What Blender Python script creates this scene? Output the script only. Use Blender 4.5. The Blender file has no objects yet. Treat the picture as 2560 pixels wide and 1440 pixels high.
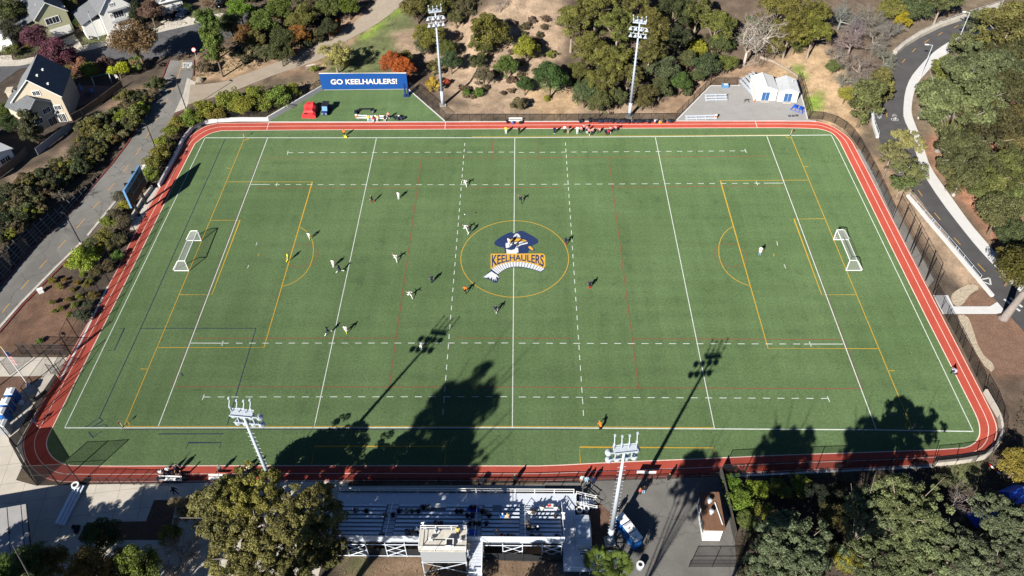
import bpy, bmesh, math, random
import numpy as np
from mathutils import Vector, Matrix
R = math.radians
scene = bpy.context.scene
COL = scene.collection

# ---------------------------------------------------------------- camera, sky, sun, exposure
CAM = (1.17161, -96.187123, 96.372984)
YAW, PITCH, ROLL, FPX = -0.0332136, 0.76233603, -0.0248882, 1998.88507
U0, V0 = 1280 - 25.3991, 720 - 127.1822
_c, _s, _cp, _sp = math.cos(YAW), math.sin(YAW), math.cos(PITCH), math.sin(PITCH)
_f = np.array([_s*_cp, _c*_cp, -_sp]); _r = np.array([_c, -_s, 0.0]); _u = np.cross(_r, _f)
_cr, _sr = math.cos(ROLL), math.sin(ROLL)
FW = _f; RT = _cr*_r + _sr*_u; UP = -_sr*_r + _cr*_u
CC = np.array(CAM)
cd = bpy.data.cameras.new('camera'); cam = bpy.data.objects.new('camera', cd); COL.objects.link(cam)
cam.matrix_world = Matrix(((RT[0], UP[0], -FW[0], CAM[0]), (RT[1], UP[1], -FW[1], CAM[1]), (RT[2], UP[2], -FW[2], CAM[2]), (0, 0, 0, 1)))
cd.sensor_width = 36.0; cd.lens = 36.0*FPX/2560
cd.shift_x = 25.3991/2560; cd.shift_y = -127.1822/2560
cd.clip_start = 1.0; cd.clip_end = 3000
scene.camera = cam
SUN_AZ, SUN_EL = 58.5, 32.3          # direction the shadows run (from +X towards +Y), height of the sun
w = bpy.data.worlds.new("World"); scene.world = w; w.use_nodes = True
nt = w.node_tree; bg = nt.nodes['Background']
sky = nt.nodes.new('ShaderNodeTexSky'); sky.sky_type = 'NISHITA'; sky.sun_disc = False
sky.sun_elevation = R(SUN_EL); sky.sun_rotation = R(270 - SUN_AZ); sky.altitude = 1500; sky.air_density = 0.8; sky.dust_density = 0.3; sky.ozone_density = 6.0
nt.links.new(sky.outputs[0], bg.inputs[0]); bg.inputs[1].default_value = 0.05
sl = bpy.data.lights.new('sun', 'SUN'); sl.energy = 5.0; sl.angle = R(0.5); sl.color = (1.0, 0.955, 0.88)
so = bpy.data.objects.new('sun', sl); COL.objects.link(so)
so.rotation_euler = Vector((math.cos(R(SUN_AZ))*math.cos(R(SUN_EL)), math.sin(R(SUN_AZ))*math.cos(R(SUN_EL)), -math.sin(R(SUN_EL)))).to_track_quat('-Z', 'Y').to_euler()
vs = scene.view_settings; vs.view_transform = 'Standard'; vs.look = 'None'; vs.gamma = 1; vs.exposure = 1.08
scene.cycles.max_bounces = 5; scene.cycles.diffuse_bounces = 2; scene.cycles.transparent_max_bounces = 12

# ---------------------------------------------------------------- terrain and pixel-to-place helpers
def ss(a, b, t):
    t = np.clip((t-a)/(b-a), 0, 1); return t*t*(3-2*t)
def at(x, y, z=0.0):
    d = FW + (x-U0)/FPX*RT - (y-V0)/FPX*UP
    return CC + (z-CC[2])/d[2]*d
def pj(P):
    d = np.asarray(P, float) - CC; zz = d@FW
    return U0 + FPX*(d@RT)/zz, V0 - FPX*(d@UP)/zz
# left edge of the campus road (red kerb), bottom to top of the photo
KERB_L = [(-60, 795), (5, 712), (82, 622), (175, 535), (282, 410), (322, 357), (380, 250), (410, 190), (424, 150)]
_K = np.array([at(*p)[:2] for p in KERB_L])
_KL = np.r_[0, np.cumsum(np.hypot(*np.diff(_K, axis=0).T))]
def kerb_sd(x, y):
    """distance left of the kerb line (positive to the west) and arc length along it"""
    x = np.asarray(x, float); y = np.asarray(y, float)
    best = np.full(x.shape, 1e9); sd = np.zeros(x.shape); arc = np.zeros(x.shape)
    for i in range(len(_K)-1):
        a, b = _K[i], _K[i+1]; v = b-a; L = np.hypot(*v); v = v/L
        t = (x-a[0])*v[0] + (y-a[1])*v[1]; n = -(x-a[0])*v[1] + (y-a[1])*v[0]
        lo = -1e3 if i == 0 else 0; hi = 1e3 if i == len(_K)-2 else L
        tc = np.clip(t, lo, hi); d = np.hypot(n, t-tc); k = d < best
        best = np.where(k, d, best); sd = np.where(k, np.where(n >= 0, d, -d), sd); arc = np.where(k, _KL[i]+tc, arc)
    return sd, arc
WALL_END = float(_KL[4])
def wall_h(arc): return 3.1*(1-ss(WALL_END*0.35, WALL_END*1.02, arc))
def hgt(x, y):
    x = np.asarray(x, float); y = np.asarray(y, float)
    mid = ss(-13, -7, x)*(1-ss(27, 33, x))                  # between the two bays the slope starts right behind the fence
    y0 = 62 - 17*mid
    S = 0.10 + 0.24*ss(-46, -18, x) - 0.30*ss(55, 85, x) - 0.06*ss(-60, -90, -x)*0
    S = np.maximum(S, 0.02)
    t = np.maximum(0, y-y0); h = S*t*t/(t+7)
    sd, arc = kerb_sd(x, y)
    top = wall_h(arc)
    bank = np.where(sd > 0, top*ss(0.55, 1.3, sd) + np.clip(sd-1.0, 0, 40)*0.05*ss(0, 12, sd)*(1-ss(WALL_END*1.0, WALL_END*1.45, arc)), 0)
    return h + bank
def W(px, py, dz=0.0):
    """the place on the terrain that is seen at photo pixel (px, py), or the point dz above it"""
    z = 0.0
    for _ in range(60):
        p = at(px, py, z+dz); z = 0.5*z + 0.5*float(hgt(p[0], p[1]))
    p = at(px, py, z+dz); return Vector((p[0], p[1], z))
def Wz(px, py, z): return Vector(at(px, py, z))

# ---------------------------------------------------------------- names, labels, mesh builder
LABELS = {}
def tag(o, label, cat, group=None):
    o['label'] = label; o['category'] = cat
    if group: o['group'] = group
    n = len(label.split())
    if n < 4 or n > 16: print('LABEL LENGTH', n, label)
    if label in LABELS and LABELS[label] is None: print('DUP LABEL', label)
    LABELS[label] = group if group and group.startswith('alike') else None
    return o
def link(o, parent=None):
    COL.objects.link(o)
    if parent is not None: o.parent = parent
    return o
def thing(name, label, cat, loc=(0, 0, 0), rz=0.0, group=None):
    o = link(bpy.data.objects.new(name, None)); o.empty_display_size = 0.3
    o.location = loc; o.rotation_euler = (0, 0, rz)
    return tag(o, label, cat, group)
def obj(name, me, parent=None, loc=None, color=None):
    o = link(bpy.data.objects.new(name, me), parent)
    if loc is not None: o.location = loc
    if color is not None: o.color = (*color, 1)
    return o
def struct(o): o['kind'] = 'structure'; return o
def copy_thing(src, loc, rz, label, group, scale=None):
    def cp(o, par):
        c = o.copy(); COL.objects.link(c)
        if par is not None: c.parent = par
        for ch in o.children: cp(ch, c)
        return c
    r = cp(src, None); r.location = loc; r.rotation_euler = (0, 0, rz)
    if scale: r.scale = scale
    tag(r, label, src['category'], group); return r

class MB:
    def __init__(s): s.v = []; s.f = []; s.m = []; s.mi = 0
    def add(s, vs, fs):
        b = len(s.v); s.v += [tuple(map(float, q)) for q in vs]
        for q in fs: s.f.append([b+i for i in q]); s.m.append(s.mi)
        return s
    def box(s, c, d, rz=0.0, top=(1, 1), M=None):
        x, y, z = d[0]/2, d[1]/2, d[2]/2; tx, ty = top
        P = [(-x, -y, -z), (x, -y, -z), (x, y, -z), (-x, y, -z), (-x*tx, -y*ty, z), (x*tx, -y*ty, z), (x*tx, y*ty, z), (-x*tx, y*ty, z)]
        if M is not None: P = [M@Vector(p) for p in P]
        ca, sa = math.cos(rz), math.sin(rz)
        P = [(c[0]+p[0]*ca-p[1]*sa, c[1]+p[0]*sa+p[1]*ca, c[2]+p[2]) for p in P]
        return s.add(P, [(0, 3, 2, 1), (4, 5, 6, 7), (0, 1, 5, 4), (1, 2, 6, 5), (2, 3, 7, 6), (3, 0, 4, 7)])
    def tube(s, pts, rad, n=6, cap=True):
        pts = [Vector(p) for p in pts]
        if not hasattr(rad, '__len__'): rad = [rad]*len(pts)
        rings = []; ref = None
        for i, p in enumerate(pts):
            t = (pts[min(i+1, len(pts)-1)] - pts[max(i-1, 0)])
            if t.length < 1e-9: t = Vector((0, 0, 1))
            t.normalize()
            if ref is None or abs(ref.dot(t)) > 0.97: ref = Vector((0, 0, 1)) if abs(t.z) < 0.9 else Vector((1, 0, 0))
            a = t.cross(ref).normalized(); b = t.cross(a).normalized(); ref = -a.cross(t) if False else ref
            rings.append([p + (a*math.cos(2*math.pi*k/n) + b*math.sin(2*math.pi*k/n))*rad[i] for k in range(n)])
        V = [q for r in rings for q in r]; F = []
        for i in range(len(pts)-1):
            for k in range(n): F.append((i*n+k, i*n+(k+1) % n, (i+1)*n+(k+1) % n, (i+1)*n+k))
        if cap: F.append(tuple(range(n-1, -1, -1))); F.append(tuple(range((len(pts)-1)*n, len(pts)*n)))
        return s.add(V, F)
    def lathe(s, prof, c=(0, 0, 0), n=12, M=None):
        V = []; F = []
        for r, z in prof:
            for k in range(n):
                p = Vector((r*math.cos(2*math.pi*k/n), r*math.sin(2*math.pi*k/n), z))
                if M is not None: p = M@p
                V.append((c[0]+p.x, c[1]+p.y, c[2]+p.z))
        for i in range(len(prof)-1):
            for k in range(n): F.append((i*n+k, i*n+(k+1) % n, (i+1)*n+(k+1) % n, (i+1)*n+k))
        F.append(tuple(range(n-1, -1, -1))); F.append(tuple(range((len(prof)-1)*n, len(prof)*n)))
        return s.add(V, F)
    def prism(s, poly, z0, z1):
        n = len(poly); V = [(p[0], p[1], z0) for p in poly] + [(p[0], p[1], z1) for p in poly]
        return s.add(V, [tuple(range(n-1, -1, -1)), tuple(range(n, 2*n))] + [(i, (i+1) % n, n+(i+1) % n, n+i) for i in range(n)])
    def quad(s, a, b, c, d): return s.add([a, b, c, d], [(0, 1, 2, 3)])
    def mesh(s, name, *mats, smooth=False):
        me = bpy.data.meshes.new(name); me.from_pydata(s.v, [], s.f)
        for m in mats: me.materials.append(m)
        if len(mats) > 1: me.polygons.foreach_set('material_index', s.m)
        if smooth: me.polygons.foreach_set('use_smooth', [True]*len(s.f))
        me.update(); return me
    def build(s, name, mats, parent=None, smooth=False, loc=None, color=None):
        if not isinstance(mats, (list, tuple)): mats = [mats]
        return obj(name, s.mesh(name, *mats, smooth=smooth), parent, loc, color)
# ---------------------------------------------------------------- materials
class NT:
    def __init__(s, name):
        s.m = bpy.data.materials.new(name); s.m.use_nodes = True; s.t = s.m.node_tree
        s.bsdf = s.t.nodes['Principled BSDF']; s.out = s.t.nodes['Material Output']
        if 'Specular IOR Level' in s.bsdf.inputs: s.bsdf.inputs['Specular IOR Level'].default_value = 0.25
    def n(s, typ, **kw):
        q = s.t.nodes.new(typ)
        for k, v in kw.items(): setattr(q, k, v)
        return q
    def l(s, a, b): s.t.links.new(a, b)
    def pos(s, obj=False):
        if obj: return s.n('ShaderNodeTexCoord').outputs['Object']
        return s.n('ShaderNodeNewGeometry').outputs['Position']
    def noise(s, vec, scale, detail=3, rough=0.55, stretch=None):
        if stretch:
            mp = s.n('ShaderNodeMapping'); mp.inputs['Scale'].default_value = stretch; s.l(vec, mp.inputs[0]); vec = mp.outputs[0]
        q = s.n('ShaderNodeTexNoise'); q.inputs['Scale'].default_value = scale; q.inputs['Detail'].default_value = detail
        q.inputs['Roughness'].default_value = rough; s.l(vec, q.inputs['Vector']); return q.outputs['Fac']
    def rng(s, v, a, b, lo, hi):
        q = s.n('ShaderNodeMapRange'); s.l(v, q.inputs[0])
        for i, x in enumerate((a, b, lo, hi)): q.inputs[i+1].default_value = x
        return q.outputs[0]
    def math(s, op, a, b):
        q = s.n('ShaderNodeMath', operation=op)
        for i, x in enumerate((a, b)):
            if isinstance(x, (int, float)): q.inputs[i].default_value = x
            else: s.l(x, q.inputs[i])
        return q.outputs[0]
    def mix(s, fac, a, b, typ='MIX'):
        q = s.n('ShaderNodeMix', data_type='RGBA', blend_type=typ)
        for k, x in ((0, fac), (6, a), (7, b)):
            if isinstance(x, (int, float)): q.inputs[k].default_value = x
            elif isinstance(x, tuple): q.inputs[k].default_value = (*x, 1) if len(x) == 3 else x
            else: s.l(x, q.inputs[k])
        return q.outputs[2]
    def scale(s, col, fac):
        """multiply a colour by a scalar socket"""
        q = s.n('ShaderNodeVectorMath', operation='SCALE')
        if isinstance(col, tuple): q.inputs[0].default_value = col
        else: s.l(col, q.inputs[0])
        s.l(fac, q.inputs['Scale']); return q.outputs[0]
    def done(s, col, rough=0.85, metal=0.0, bump=None, bstr=0.3, bdist=0.05, diff=None):
        b = s.bsdf
        if isinstance(col, tuple): b.inputs['Base Color'].default_value = (*col, 1)
        else: s.l(col, b.inputs['Base Color'])
        b.inputs['Roughness'].default_value = rough; b.inputs['Metallic'].default_value = metal
        if diff is not None and 'Diffuse Roughness' in b.inputs: b.inputs['Diffuse Roughness'].default_value = diff
        if bump is not None:
            q = s.n('ShaderNodeBump'); q.inputs['Strength'].default_value = bstr; q.inputs['Distance'].default_value = bdist
            s.l(bump, q.inputs['Height']); s.l(q.outputs[0], b.inputs['Normal'])
        return s.m
def plain(name, col, rough=0.6, metal=0.0, var=0.12, scale=1.5, obj=False, diff=None):
    """a painted or raw surface with mild uneven wear"""
    t = NT(name); p = t.pos(obj)
    f = t.math('ADD', t.math('MULTIPLY', t.noise(p, scale, 4), 0.7), t.math('MULTIPLY', t.noise(p, scale*9, 2), 0.3))
    return t.done(t.scale(col, t.rng(f, 0.3, 0.7, 1-var, 1+var)), rough, metal, diff=diff)
def ground_mat(name, c1, c2, s_big, s_fine, fine=0.25, rough=0.95, bstr=0.5, c3=None, bd=0.08, crack=0):
    t = NT(name); p = t.pos()
    a = t.noise(p, s_big, 5, 0.6); b = t.noise(p, s_fine, 3, 0.7)
    col = t.mix(t.rng(a, 0.35, 0.65, 0, 1), c1, c2)
    if c3: col = t.mix(t.rng(t.noise(p, s_big*3.1, 4, 0.65), 0.55, 0.7, 0, 0.8), col, c3)
    col = t.scale(col, t.rng(b, 0.3, 0.7, 1-fine, 1+fine))
    if crack:   # sealed cracks and patched panels
        wv = t.n('ShaderNodeVectorMath', operation='ADD'); nz = t.n('ShaderNodeTexNoise'); nz.inputs['Scale'].default_value = 0.6; t.l(p, nz.inputs['Vector']); sc = t.n('ShaderNodeVectorMath', operation='SCALE'); t.l(nz.outputs['Color'], sc.inputs[0]); sc.inputs['Scale'].default_value = 2.0; t.l(p, wv.inputs[0]); t.l(sc.outputs[0], wv.inputs[1])
        vo = t.n('ShaderNodeTexVoronoi', feature='DISTANCE_TO_EDGE'); vo.inputs['Scale'].default_value = 0.17; t.l(wv.outputs[0], vo.inputs['Vector'])
        v2 = t.n('ShaderNodeTexVoronoi'); v2.inputs['Scale'].default_value = 0.12; t.l(p, v2.inputs['Vector']); s1 = t.n('ShaderNodeSeparateColor'); t.l(v2.outputs['Color'], s1.inputs[0])
        col = t.scale(col, t.math('MULTIPLY', t.rng(vo.outputs['Distance'], 0.004, 0.014, 1-crack, 1), t.rng(s1.outputs[0], 0, 1, 1-crack*.3, 1+crack*.2)))
    return t.done(col, rough, bump=b, bstr=bstr, bdist=bd, diff=1.0)

# turf: blades, infill showing through, faint rolling stripes
t = NT('turf'); p = t.pos()
big = t.noise(p, 0.06, 4, 0.6); mid = t.noise(p, 0.45, 6, 0.7); fine = t.noise(p, 3.2, 3, 0.7); str1 = t.noise(p, 0.5, 3, 0.5, (0.06, 1.0, 1)); str2 = t.noise(p, 0.55, 4, 0.6, (1.0, 0.06, 1))
sx = t.n('ShaderNodeSeparateXYZ'); t.l(p, sx.inputs[0])
roll = t.n('ShaderNodeTexWhiteNoise', noise_dimensions='1D'); t.l(t.math('FLOOR', t.math('DIVIDE', sx.outputs[0], 4.57), 0), roll.inputs['W'])   # rolls of carpet laid side by side
seam = t.rng(t.math('PINGPONG', sx.outputs[0], 2.285), 0.0, 0.10, 0.93, 1.0)
col = t.mix(t.rng(big, 0.35, 0.65, 0, 1), (0.055, 0.090, 0.034), (0.069, 0.108, 0.044))
col = t.mix(t.math('MULTIPLY', t.rng(mid, 0.52, 0.70, 0, 0.75), t.rng(t.noise(p, 0.09, 3), 0.42, 0.6, 0.15, 1)), col, (0.036, 0.064, 0.026))
f = t.math('MULTIPLY', t.rng(fine, 0.25, 0.75, 0.66, 1.34), t.math('MULTIPLY', t.rng(str1, 0.3, 0.7, 0.92, 1.08), t.rng(str2, 0.3, 0.7, 0.92, 1.08)))
f = t.math('MULTIPLY', f, t.math('MULTIPLY', t.rng(roll.outputs['Value'], 0, 1, 0.965, 1.035), seam))
M_TURF = t.done(t.scale(col, f), 0.9, bump=fine, bstr=0.6, bdist=0.06, diff=1.0)
t = NT('track_rubber'); p = t.pos()
f = t.math('MULTIPLY', t.rng(t.noise(p, 0.25, 6, 0.7), 0.3, 0.7, 0.84, 1.12), t.rng(t.noise(p, 6, 2), 0.3, 0.7, 0.92, 1.08))
M_TRACK = t.done(t.scale((0.27, 0.048, 0.031), f), 0.9, bump=t.noise(p, 9, 2), bstr=0.3, bdist=0.03, diff=1.0)
def line_mat(name, col, wear, under=(0.045, 0.085, 0.032)):
    t = NT(name); p = t.pos(); f = t.rng(t.noise(p, 2.2, 4, 0.7), 0.35, 0.75, 0, wear)
    return t.done(t.mix(f, col, under), 0.9, diff=1.0)
M_WHITE_LINE = line_mat('white_line_paint', (0.42, 0.45, 0.42), 0.35)
M_YELLOW_LINE = line_mat('yellow_line_paint', (0.36, 0.22, 0.022), 0.3)
M_RED_LINE = line_mat('red_line_paint', (0.19, 0.035, 0.025), 0.85)
M_NAVY_LINE = line_mat('navy_line_paint', (0.008, 0.014, 0.045), 0.25)
M_BROWN_LINE = line_mat('brown_line_paint', (0.09, 0.055, 0.045), 0.5)
M_LANE = line_mat('lane_paint', (0.55, 0.45, 0.40), 0.4, (0.30, 0.07, 0.05))
M_LOGO_NAVY = line_mat('emblem_navy', (0.008, 0.018, 0.07), 0.12)
M_LOGO_GOLD = line_mat('emblem_gold', (0.40, 0.23, 0.03), 0.12)
M_LOGO_WHITE = line_mat('emblem_white', (0.42, 0.43, 0.44), 0.12)
M_ROAD_OLD = ground_mat('old_asphalt', (0.118, 0.112, 0.104), (0.14, 0.135, 0.126), 0.35, 6, 0.12, 0.9, 0.15, (0.11, 0.10, 0.09), 0.02, 0.35)
M_ROAD_NEW = ground_mat('fresh_asphalt', (0.036, 0.035, 0.036), (0.046, 0.045, 0.046), 0.4, 7, 0.12, 0.85, 0.15, None, 0.02)
M_STREET = ground_mat('street_asphalt', (0.062, 0.062, 0.066), (0.075, 0.075, 0.08), 0.3, 6, 0.12, 0.9, 0.15, None, 0.02, 0.3)
M_PLAZA = ground_mat('grey_court_asphalt', (0.16, 0.155, 0.15), (0.18, 0.175, 0.17), 0.4, 6, 0.08, 0.9, 0.12, (0.145, 0.14, 0.135), 0.02)
M_DARK_PLAZA = ground_mat('worn_dark_asphalt', (0.10, 0.096, 0.088), (0.13, 0.124, 0.115), 0.3, 6, 0.15, 0.9, 0.15, None, 0.02, 0.25)
M_PATH = ground_mat('dusty_service_road', (0.21, 0.178, 0.14), (0.185, 0.155, 0.12), 0.5, 3, 0.10, 0.95, 0.3, (0.24, 0.19, 0.14), 0.04)
t = NT('concrete'); p = t.pos()
f = t.math('MULTIPLY', t.rng(t.noise(p, 0.4, 5, 0.6), 0.3, 0.7, 0.88, 1.1), t.rng(t.noise(p, 5, 3), 0.3, 0.7, 0.95, 1.05))
br = t.n('ShaderNodeTexBrick'); br.inputs['Color1'].default_value = br.inputs['Color2'].default_value = (1, 1, 1, 1); br.inputs['Mortar'].default_value = (0.55, 0.55, 0.55, 1)
br.inputs['Scale'].default_value = 1; br.inputs['Mortar Size'].default_value = 0.03; br.inputs['Brick Width'].default_value = 3.2; br.inputs['Row Height'].default_value = 3.0; br.offset = 0
mp = t.n('ShaderNodeMapping'); mp.inputs['Rotation'].default_value = (0, 0, R(-8)); t.l(p, mp.inputs[0]); t.l(mp.outputs[0], br.inputs[0])
M_CONC = t.done(t.mix(1.0, t.scale((0.40, 0.365, 0.31), f), br.outputs[0], 'MULTIPLY'), 0.9)
M_CONC_NEW = plain('new_white_concrete', (0.51, 0.50, 0.485), 0.85, 0, 0.06, 0.7)
M_MULCH = ground_mat('bark_mulch', (0.125, 0.075, 0.052), (0.10, 0.058, 0.04), 0.6, 5, 0.4, 0.95, 0.8, (0.15, 0.10, 0.075))
M_ROCKS = ground_mat('pale_cobbles', (0.30, 0.25, 0.185), (0.20, 0.17, 0.13), 2.5, 6, 0.45, 0.95, 1.0)
M_RED_KERB = plain('red_kerb_paint', (0.17, 0.035, 0.03), 0.7, 0, 0.3, 3)
M_ROAD_WHITE = plain('road_white_paint', (0.5, 0.5, 0.48), 0.7, 0, 0.1, 5)
M_ROAD_YELLOW = plain('road_yellow_paint', (0.42, 0.23, 0.06), 0.7, 0, 0.2, 5)
M_STEEL = plain('galvanised_steel', (0.38, 0.42, 0.46), 0.55, 0.0, 0.08, 2, True)
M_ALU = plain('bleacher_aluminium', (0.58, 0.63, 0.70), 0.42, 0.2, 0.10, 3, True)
M_ALU_DARK = plain('shaded_deck_aluminium', (0.20, 0.225, 0.26), 0.55, 0.1, 0.15, 3, True)  # deck colour darkened to put in the shade of gaps under the seats
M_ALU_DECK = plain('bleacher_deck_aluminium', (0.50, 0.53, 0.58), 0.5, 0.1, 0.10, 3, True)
M_WHITE = plain('white_paint', (0.62, 0.62, 0.60), 0.55, 0, 0.05, 2, True)
M_CREAM = plain('cream_roof_coating', (0.42, 0.395, 0.34), 0.8, 0, 0.22, 2, True)
M_BLACK = plain('black_coated_steel', (0.012, 0.013, 0.014), 0.5, 0, 0.2, 3, True)
M_DARK = plain('dark_plastic', (0.018, 0.019, 0.023), 0.5, 0, 0.3, 6, True)
M_GREYP = plain('grey_plastic', (0.25, 0.26, 0.27), 0.6, 0, 0.1, 4, True)
M_BLUE_SIGN = plain('blue_banner', (0.006, 0.055, 0.215), 0.6, 0, 0.04, 2, True)
M_SIGN_WHITE = plain('banner_white', (0.60, 0.57, 0.50), 0.6, 0, 0.03, 2, True)
M_GOLD = plain('gold_edging', (0.42, 0.27, 0.06), 0.6, 0, 0.05, 2, True)
M_NAVY = plain('navy_vinyl', (0.012, 0.03, 0.11), 0.5, 0, 0.15, 4, True)
M_BLUE = plain('blue_plastic', (0.010, 0.10, 0.33), 0.45, 0, 0.10, 3, True)
M_BRIGHT_BLUE = plain('bright_blue_paint', (0.012, 0.07, 0.42), 0.5, 0, 0.1, 3, True)
M_SKY_BLUE = plain('pale_blue_panel', (0.10, 0.22, 0.38), 0.55, 0, 0.06, 2, True)
M_RED = plain('red_tarpaulin', (0.50, 0.035, 0.035), 0.55, 0, 0.15, 2.5, True)
M_ORANGE = plain('orange_plastic', (0.65, 0.13, 0.01), 0.5, 0, 0.05, 4, True)
M_YELLOW = plain('yellow_fabric', (0.6, 0.5, 0.03), 0.6, 0, 0.05, 4, True)
M_DOOR_BLUE = plain('blue_door_paint', (0.035, 0.10, 0.24), 0.55, 0, 0.1, 2, True)
M_SILVER = plain('silver_tarpaulin', (0.42, 0.47, 0.52), 0.4, 0.1, 0.15, 3, True)
M_WOOD = plain('weathered_wood', (0.16, 0.115, 0.08), 0.85, 0, 0.3, 4, True)
M_GREY_WOOD = plain('dark_grey_boards', (0.055, 0.05, 0.045), 0.85, 0, 0.3, 4, True)
M_WINDOW_GLASS = plain('window_glass', (0.022, 0.026, 0.032), 0.12, 0, 0.1, 2, True)  # one even dark glossy colour for all panes
M_BROWN_ROOF = ground_mat('brown_shingles', (0.13, 0.07, 0.042), (0.11, 0.058, 0.034), 1.2, 6, 0.2, 0.9, 0.3)
M_GREY_ROOF = ground_mat('grey_shingles', (0.12, 0.125, 0.13), (0.14, 0.145, 0.15), 1.0, 5, 0.22, 0.9, 0.4)
M_PALE_ROOF = ground_mat('pale_grey_shingles', (0.24, 0.25, 0.26), (0.28, 0.29, 0.30), 1.0, 5, 0.10, 0.9, 0.3)
M_SAGE = plain('sage_siding', (0.30, 0.30, 0.19), 0.8, 0, 0.06, 2, True)
M_TAN = plain('tan_siding', (0.43, 0.37, 0.275), 0.8, 0, 0.06, 2, True)
M_OFFWHITE = plain('offwhite_siding', (0.62, 0.61, 0.57), 0.8, 0, 0.05, 2, True)
M_PAVER = ground_mat('red_patio_pavers', (0.17, 0.10, 0.085), (0.15, 0.085, 0.075), 1, 6, 0.2, 0.9, 0.3)
M_BARK_PALE = plain('bleached_bark', (0.25, 0.20, 0.155), 0.9, 0, 0.25, 2, True)
M_BARK = plain('brown_bark', (0.13, 0.095, 0.065), 0.9, 0, 0.3, 2, True)
M_BARK_GREY = plain('grey_bark', (0.20, 0.17, 0.15), 0.9, 0, 0.2, 2, True)
def tinted(name, rough, var=0.1, scale=6.0):
    t = NT(name); oi = t.n('ShaderNodeObjectInfo')
    return t.done(t.scale(oi.outputs['Color'], t.rng(t.noise(t.pos(True), scale, 3), 0.3, 0.7, 1-var, 1+var)), rough)
M_CLOTH = tinted('cloth', 0.85, 0.12); M_SKIN = tinted('skin', 0.6, 0.05); M_PAINT = tinted('car_paint', 0.25, 0.03)
# leaves: the colour of each crown, each leaf a little different; some light comes through
def leaf_mat(name, trans=0.25, rough=0.7):
    t = NT(name); oi = t.n('ShaderNodeObjectInfo'); at_ = t.n('ShaderNodeAttribute', attribute_name='tint')
    col = t.scale(oi.outputs['Color'], at_.outputs['Fac'])
    tb = t.n('ShaderNodeBsdfTranslucent'); t.l(col, tb.inputs[0]); mx = t.n('ShaderNodeMixShader'); mx.inputs[0].default_value = trans
    t.done(col, rough); t.bsdf.inputs['Specular IOR Level'].default_value = 0.3
    t.l(t.bsdf.outputs[0], mx.inputs[1]); t.l(tb.outputs[0], mx.inputs[2]); t.l(mx.outputs[0], t.out.inputs[0]); return t.m
M_LEAF = leaf_mat('foliage', 0.35); M_TWIG = leaf_mat('dry_twigs', 0.05, 0.9)
# woven wire mesh far too fine to see single wires of
def mesh_mat(name, col, cover):
    t = NT(name); tr = t.n('ShaderNodeBsdfTransparent'); mx = t.n('ShaderNodeMixShader'); mx.inputs[0].default_value = cover
    t.done(col, 0.7); t.l(tr.outputs[0], mx.inputs[1]); t.l(t.bsdf.outputs[0], mx.inputs[2]); t.l(mx.outputs[0], t.out.inputs[0]); return t.m
M_MESH = mesh_mat('black_chain_link', (0.012, 0.012, 0.012), 0.38); M_NET_TALL = mesh_mat('black_ball_netting', (0.02, 0.02, 0.02), 0.16)
M_SCREEN = mesh_mat('black_windscreen', (0.017, 0.018, 0.02), 0.9); M_NET_WHITE = mesh_mat('white_goal_net', (0.6, 0.6, 0.6), 0.16)
# ---------------------------------------------------------------- setting: terrain, roads, pitch
def smooth(P, it=1, closed=True):
    P = [np.array(p, float) for p in P]
    for _ in range(it):
        Q = []; n = len(P)
        if not closed: Q.append(P[0])
        for i in range(n if closed else n-1):
            a, b = P[i], P[(i+1) % n]; Q += [0.75*a+0.25*b, 0.25*a+0.75*b]
        if not closed: Q.append(P[-1])
        P = Q
    return P
def pxpoly(pts, it=0, closed=True):
    P = [np.array(W(*p)[:2]) for p in pts]
    return smooth(P, it, closed) if it else P
def sheet(name, pts, mat, z, it=0, px=True, thick=None):
    P = pxpoly(pts, it) if px else pts
    bm = bmesh.new(); vs_ = [bm.verts.new((p[0], p[1], z)) for p in P]
    f = bm.faces.new(vs_); f.normal_update()
    if f.normal.z < 0: f.normal_flip()
    bmesh.ops.triangulate(bm, faces=[f], ngon_method='EAR_CLIP')
    me = bpy.data.meshes.new(name); bm.to_mesh(me); bm.free(); me.materials.append(mat)
    return struct(obj(name, me))
def resample(P, step):
    P = [np.array(p, float)[:2] for p in P]; out = [P[0]]
    for a, b in zip(P[:-1], P[1:]):
        n = max(1, int(math.ceil(np.hypot(*(b-a)[:2])/step)))
        out += [a+(b-a)*k/n for k in range(1, n+1)]
    return out
def ribbon(mb, P, wid, z, drape=False, cross=1, side=0.0, wids=None):
    """flat strip along a plan polyline; drape lets it follow the terrain"""
    P = [np.array(p[:2], float) for p in P]
    if drape: P = resample(P, 1.2)
    rows = []
    for i, p in enumerate(P):
        a = P[max(i-1, 0)]; b = P[min(i+1, len(P)-1)]; t_ = b-a; t_ = t_/(np.hypot(*t_)+1e-9); nrm = np.array([-t_[1], t_[0]])
        m = 1.0
        if 0 < i < len(P)-1:
            u = (P[i]-P[i-1])/(np.hypot(*(P[i]-P[i-1]))+1e-9); m = 1/max(0.5, abs(u@t_))
        wd = wids[i] if wids else wid
        rows.append([p + nrm*(side + wd*m*(k/cross-0.5)) for k in range(cross+1)])
    V = []; F = []
    for r in rows:
        for q in r: V.append((q[0], q[1], (float(hgt(q[0], q[1])) if drape else 0)+z))
    c = cross+1
    for i in range(len(rows)-1):
        for k in range(cross): F.append((i*c+k, (i+1)*c+k, (i+1)*c+k+1, i*c+k+1))
    mb.add(V, [f[::-1] for f in F])
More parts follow.
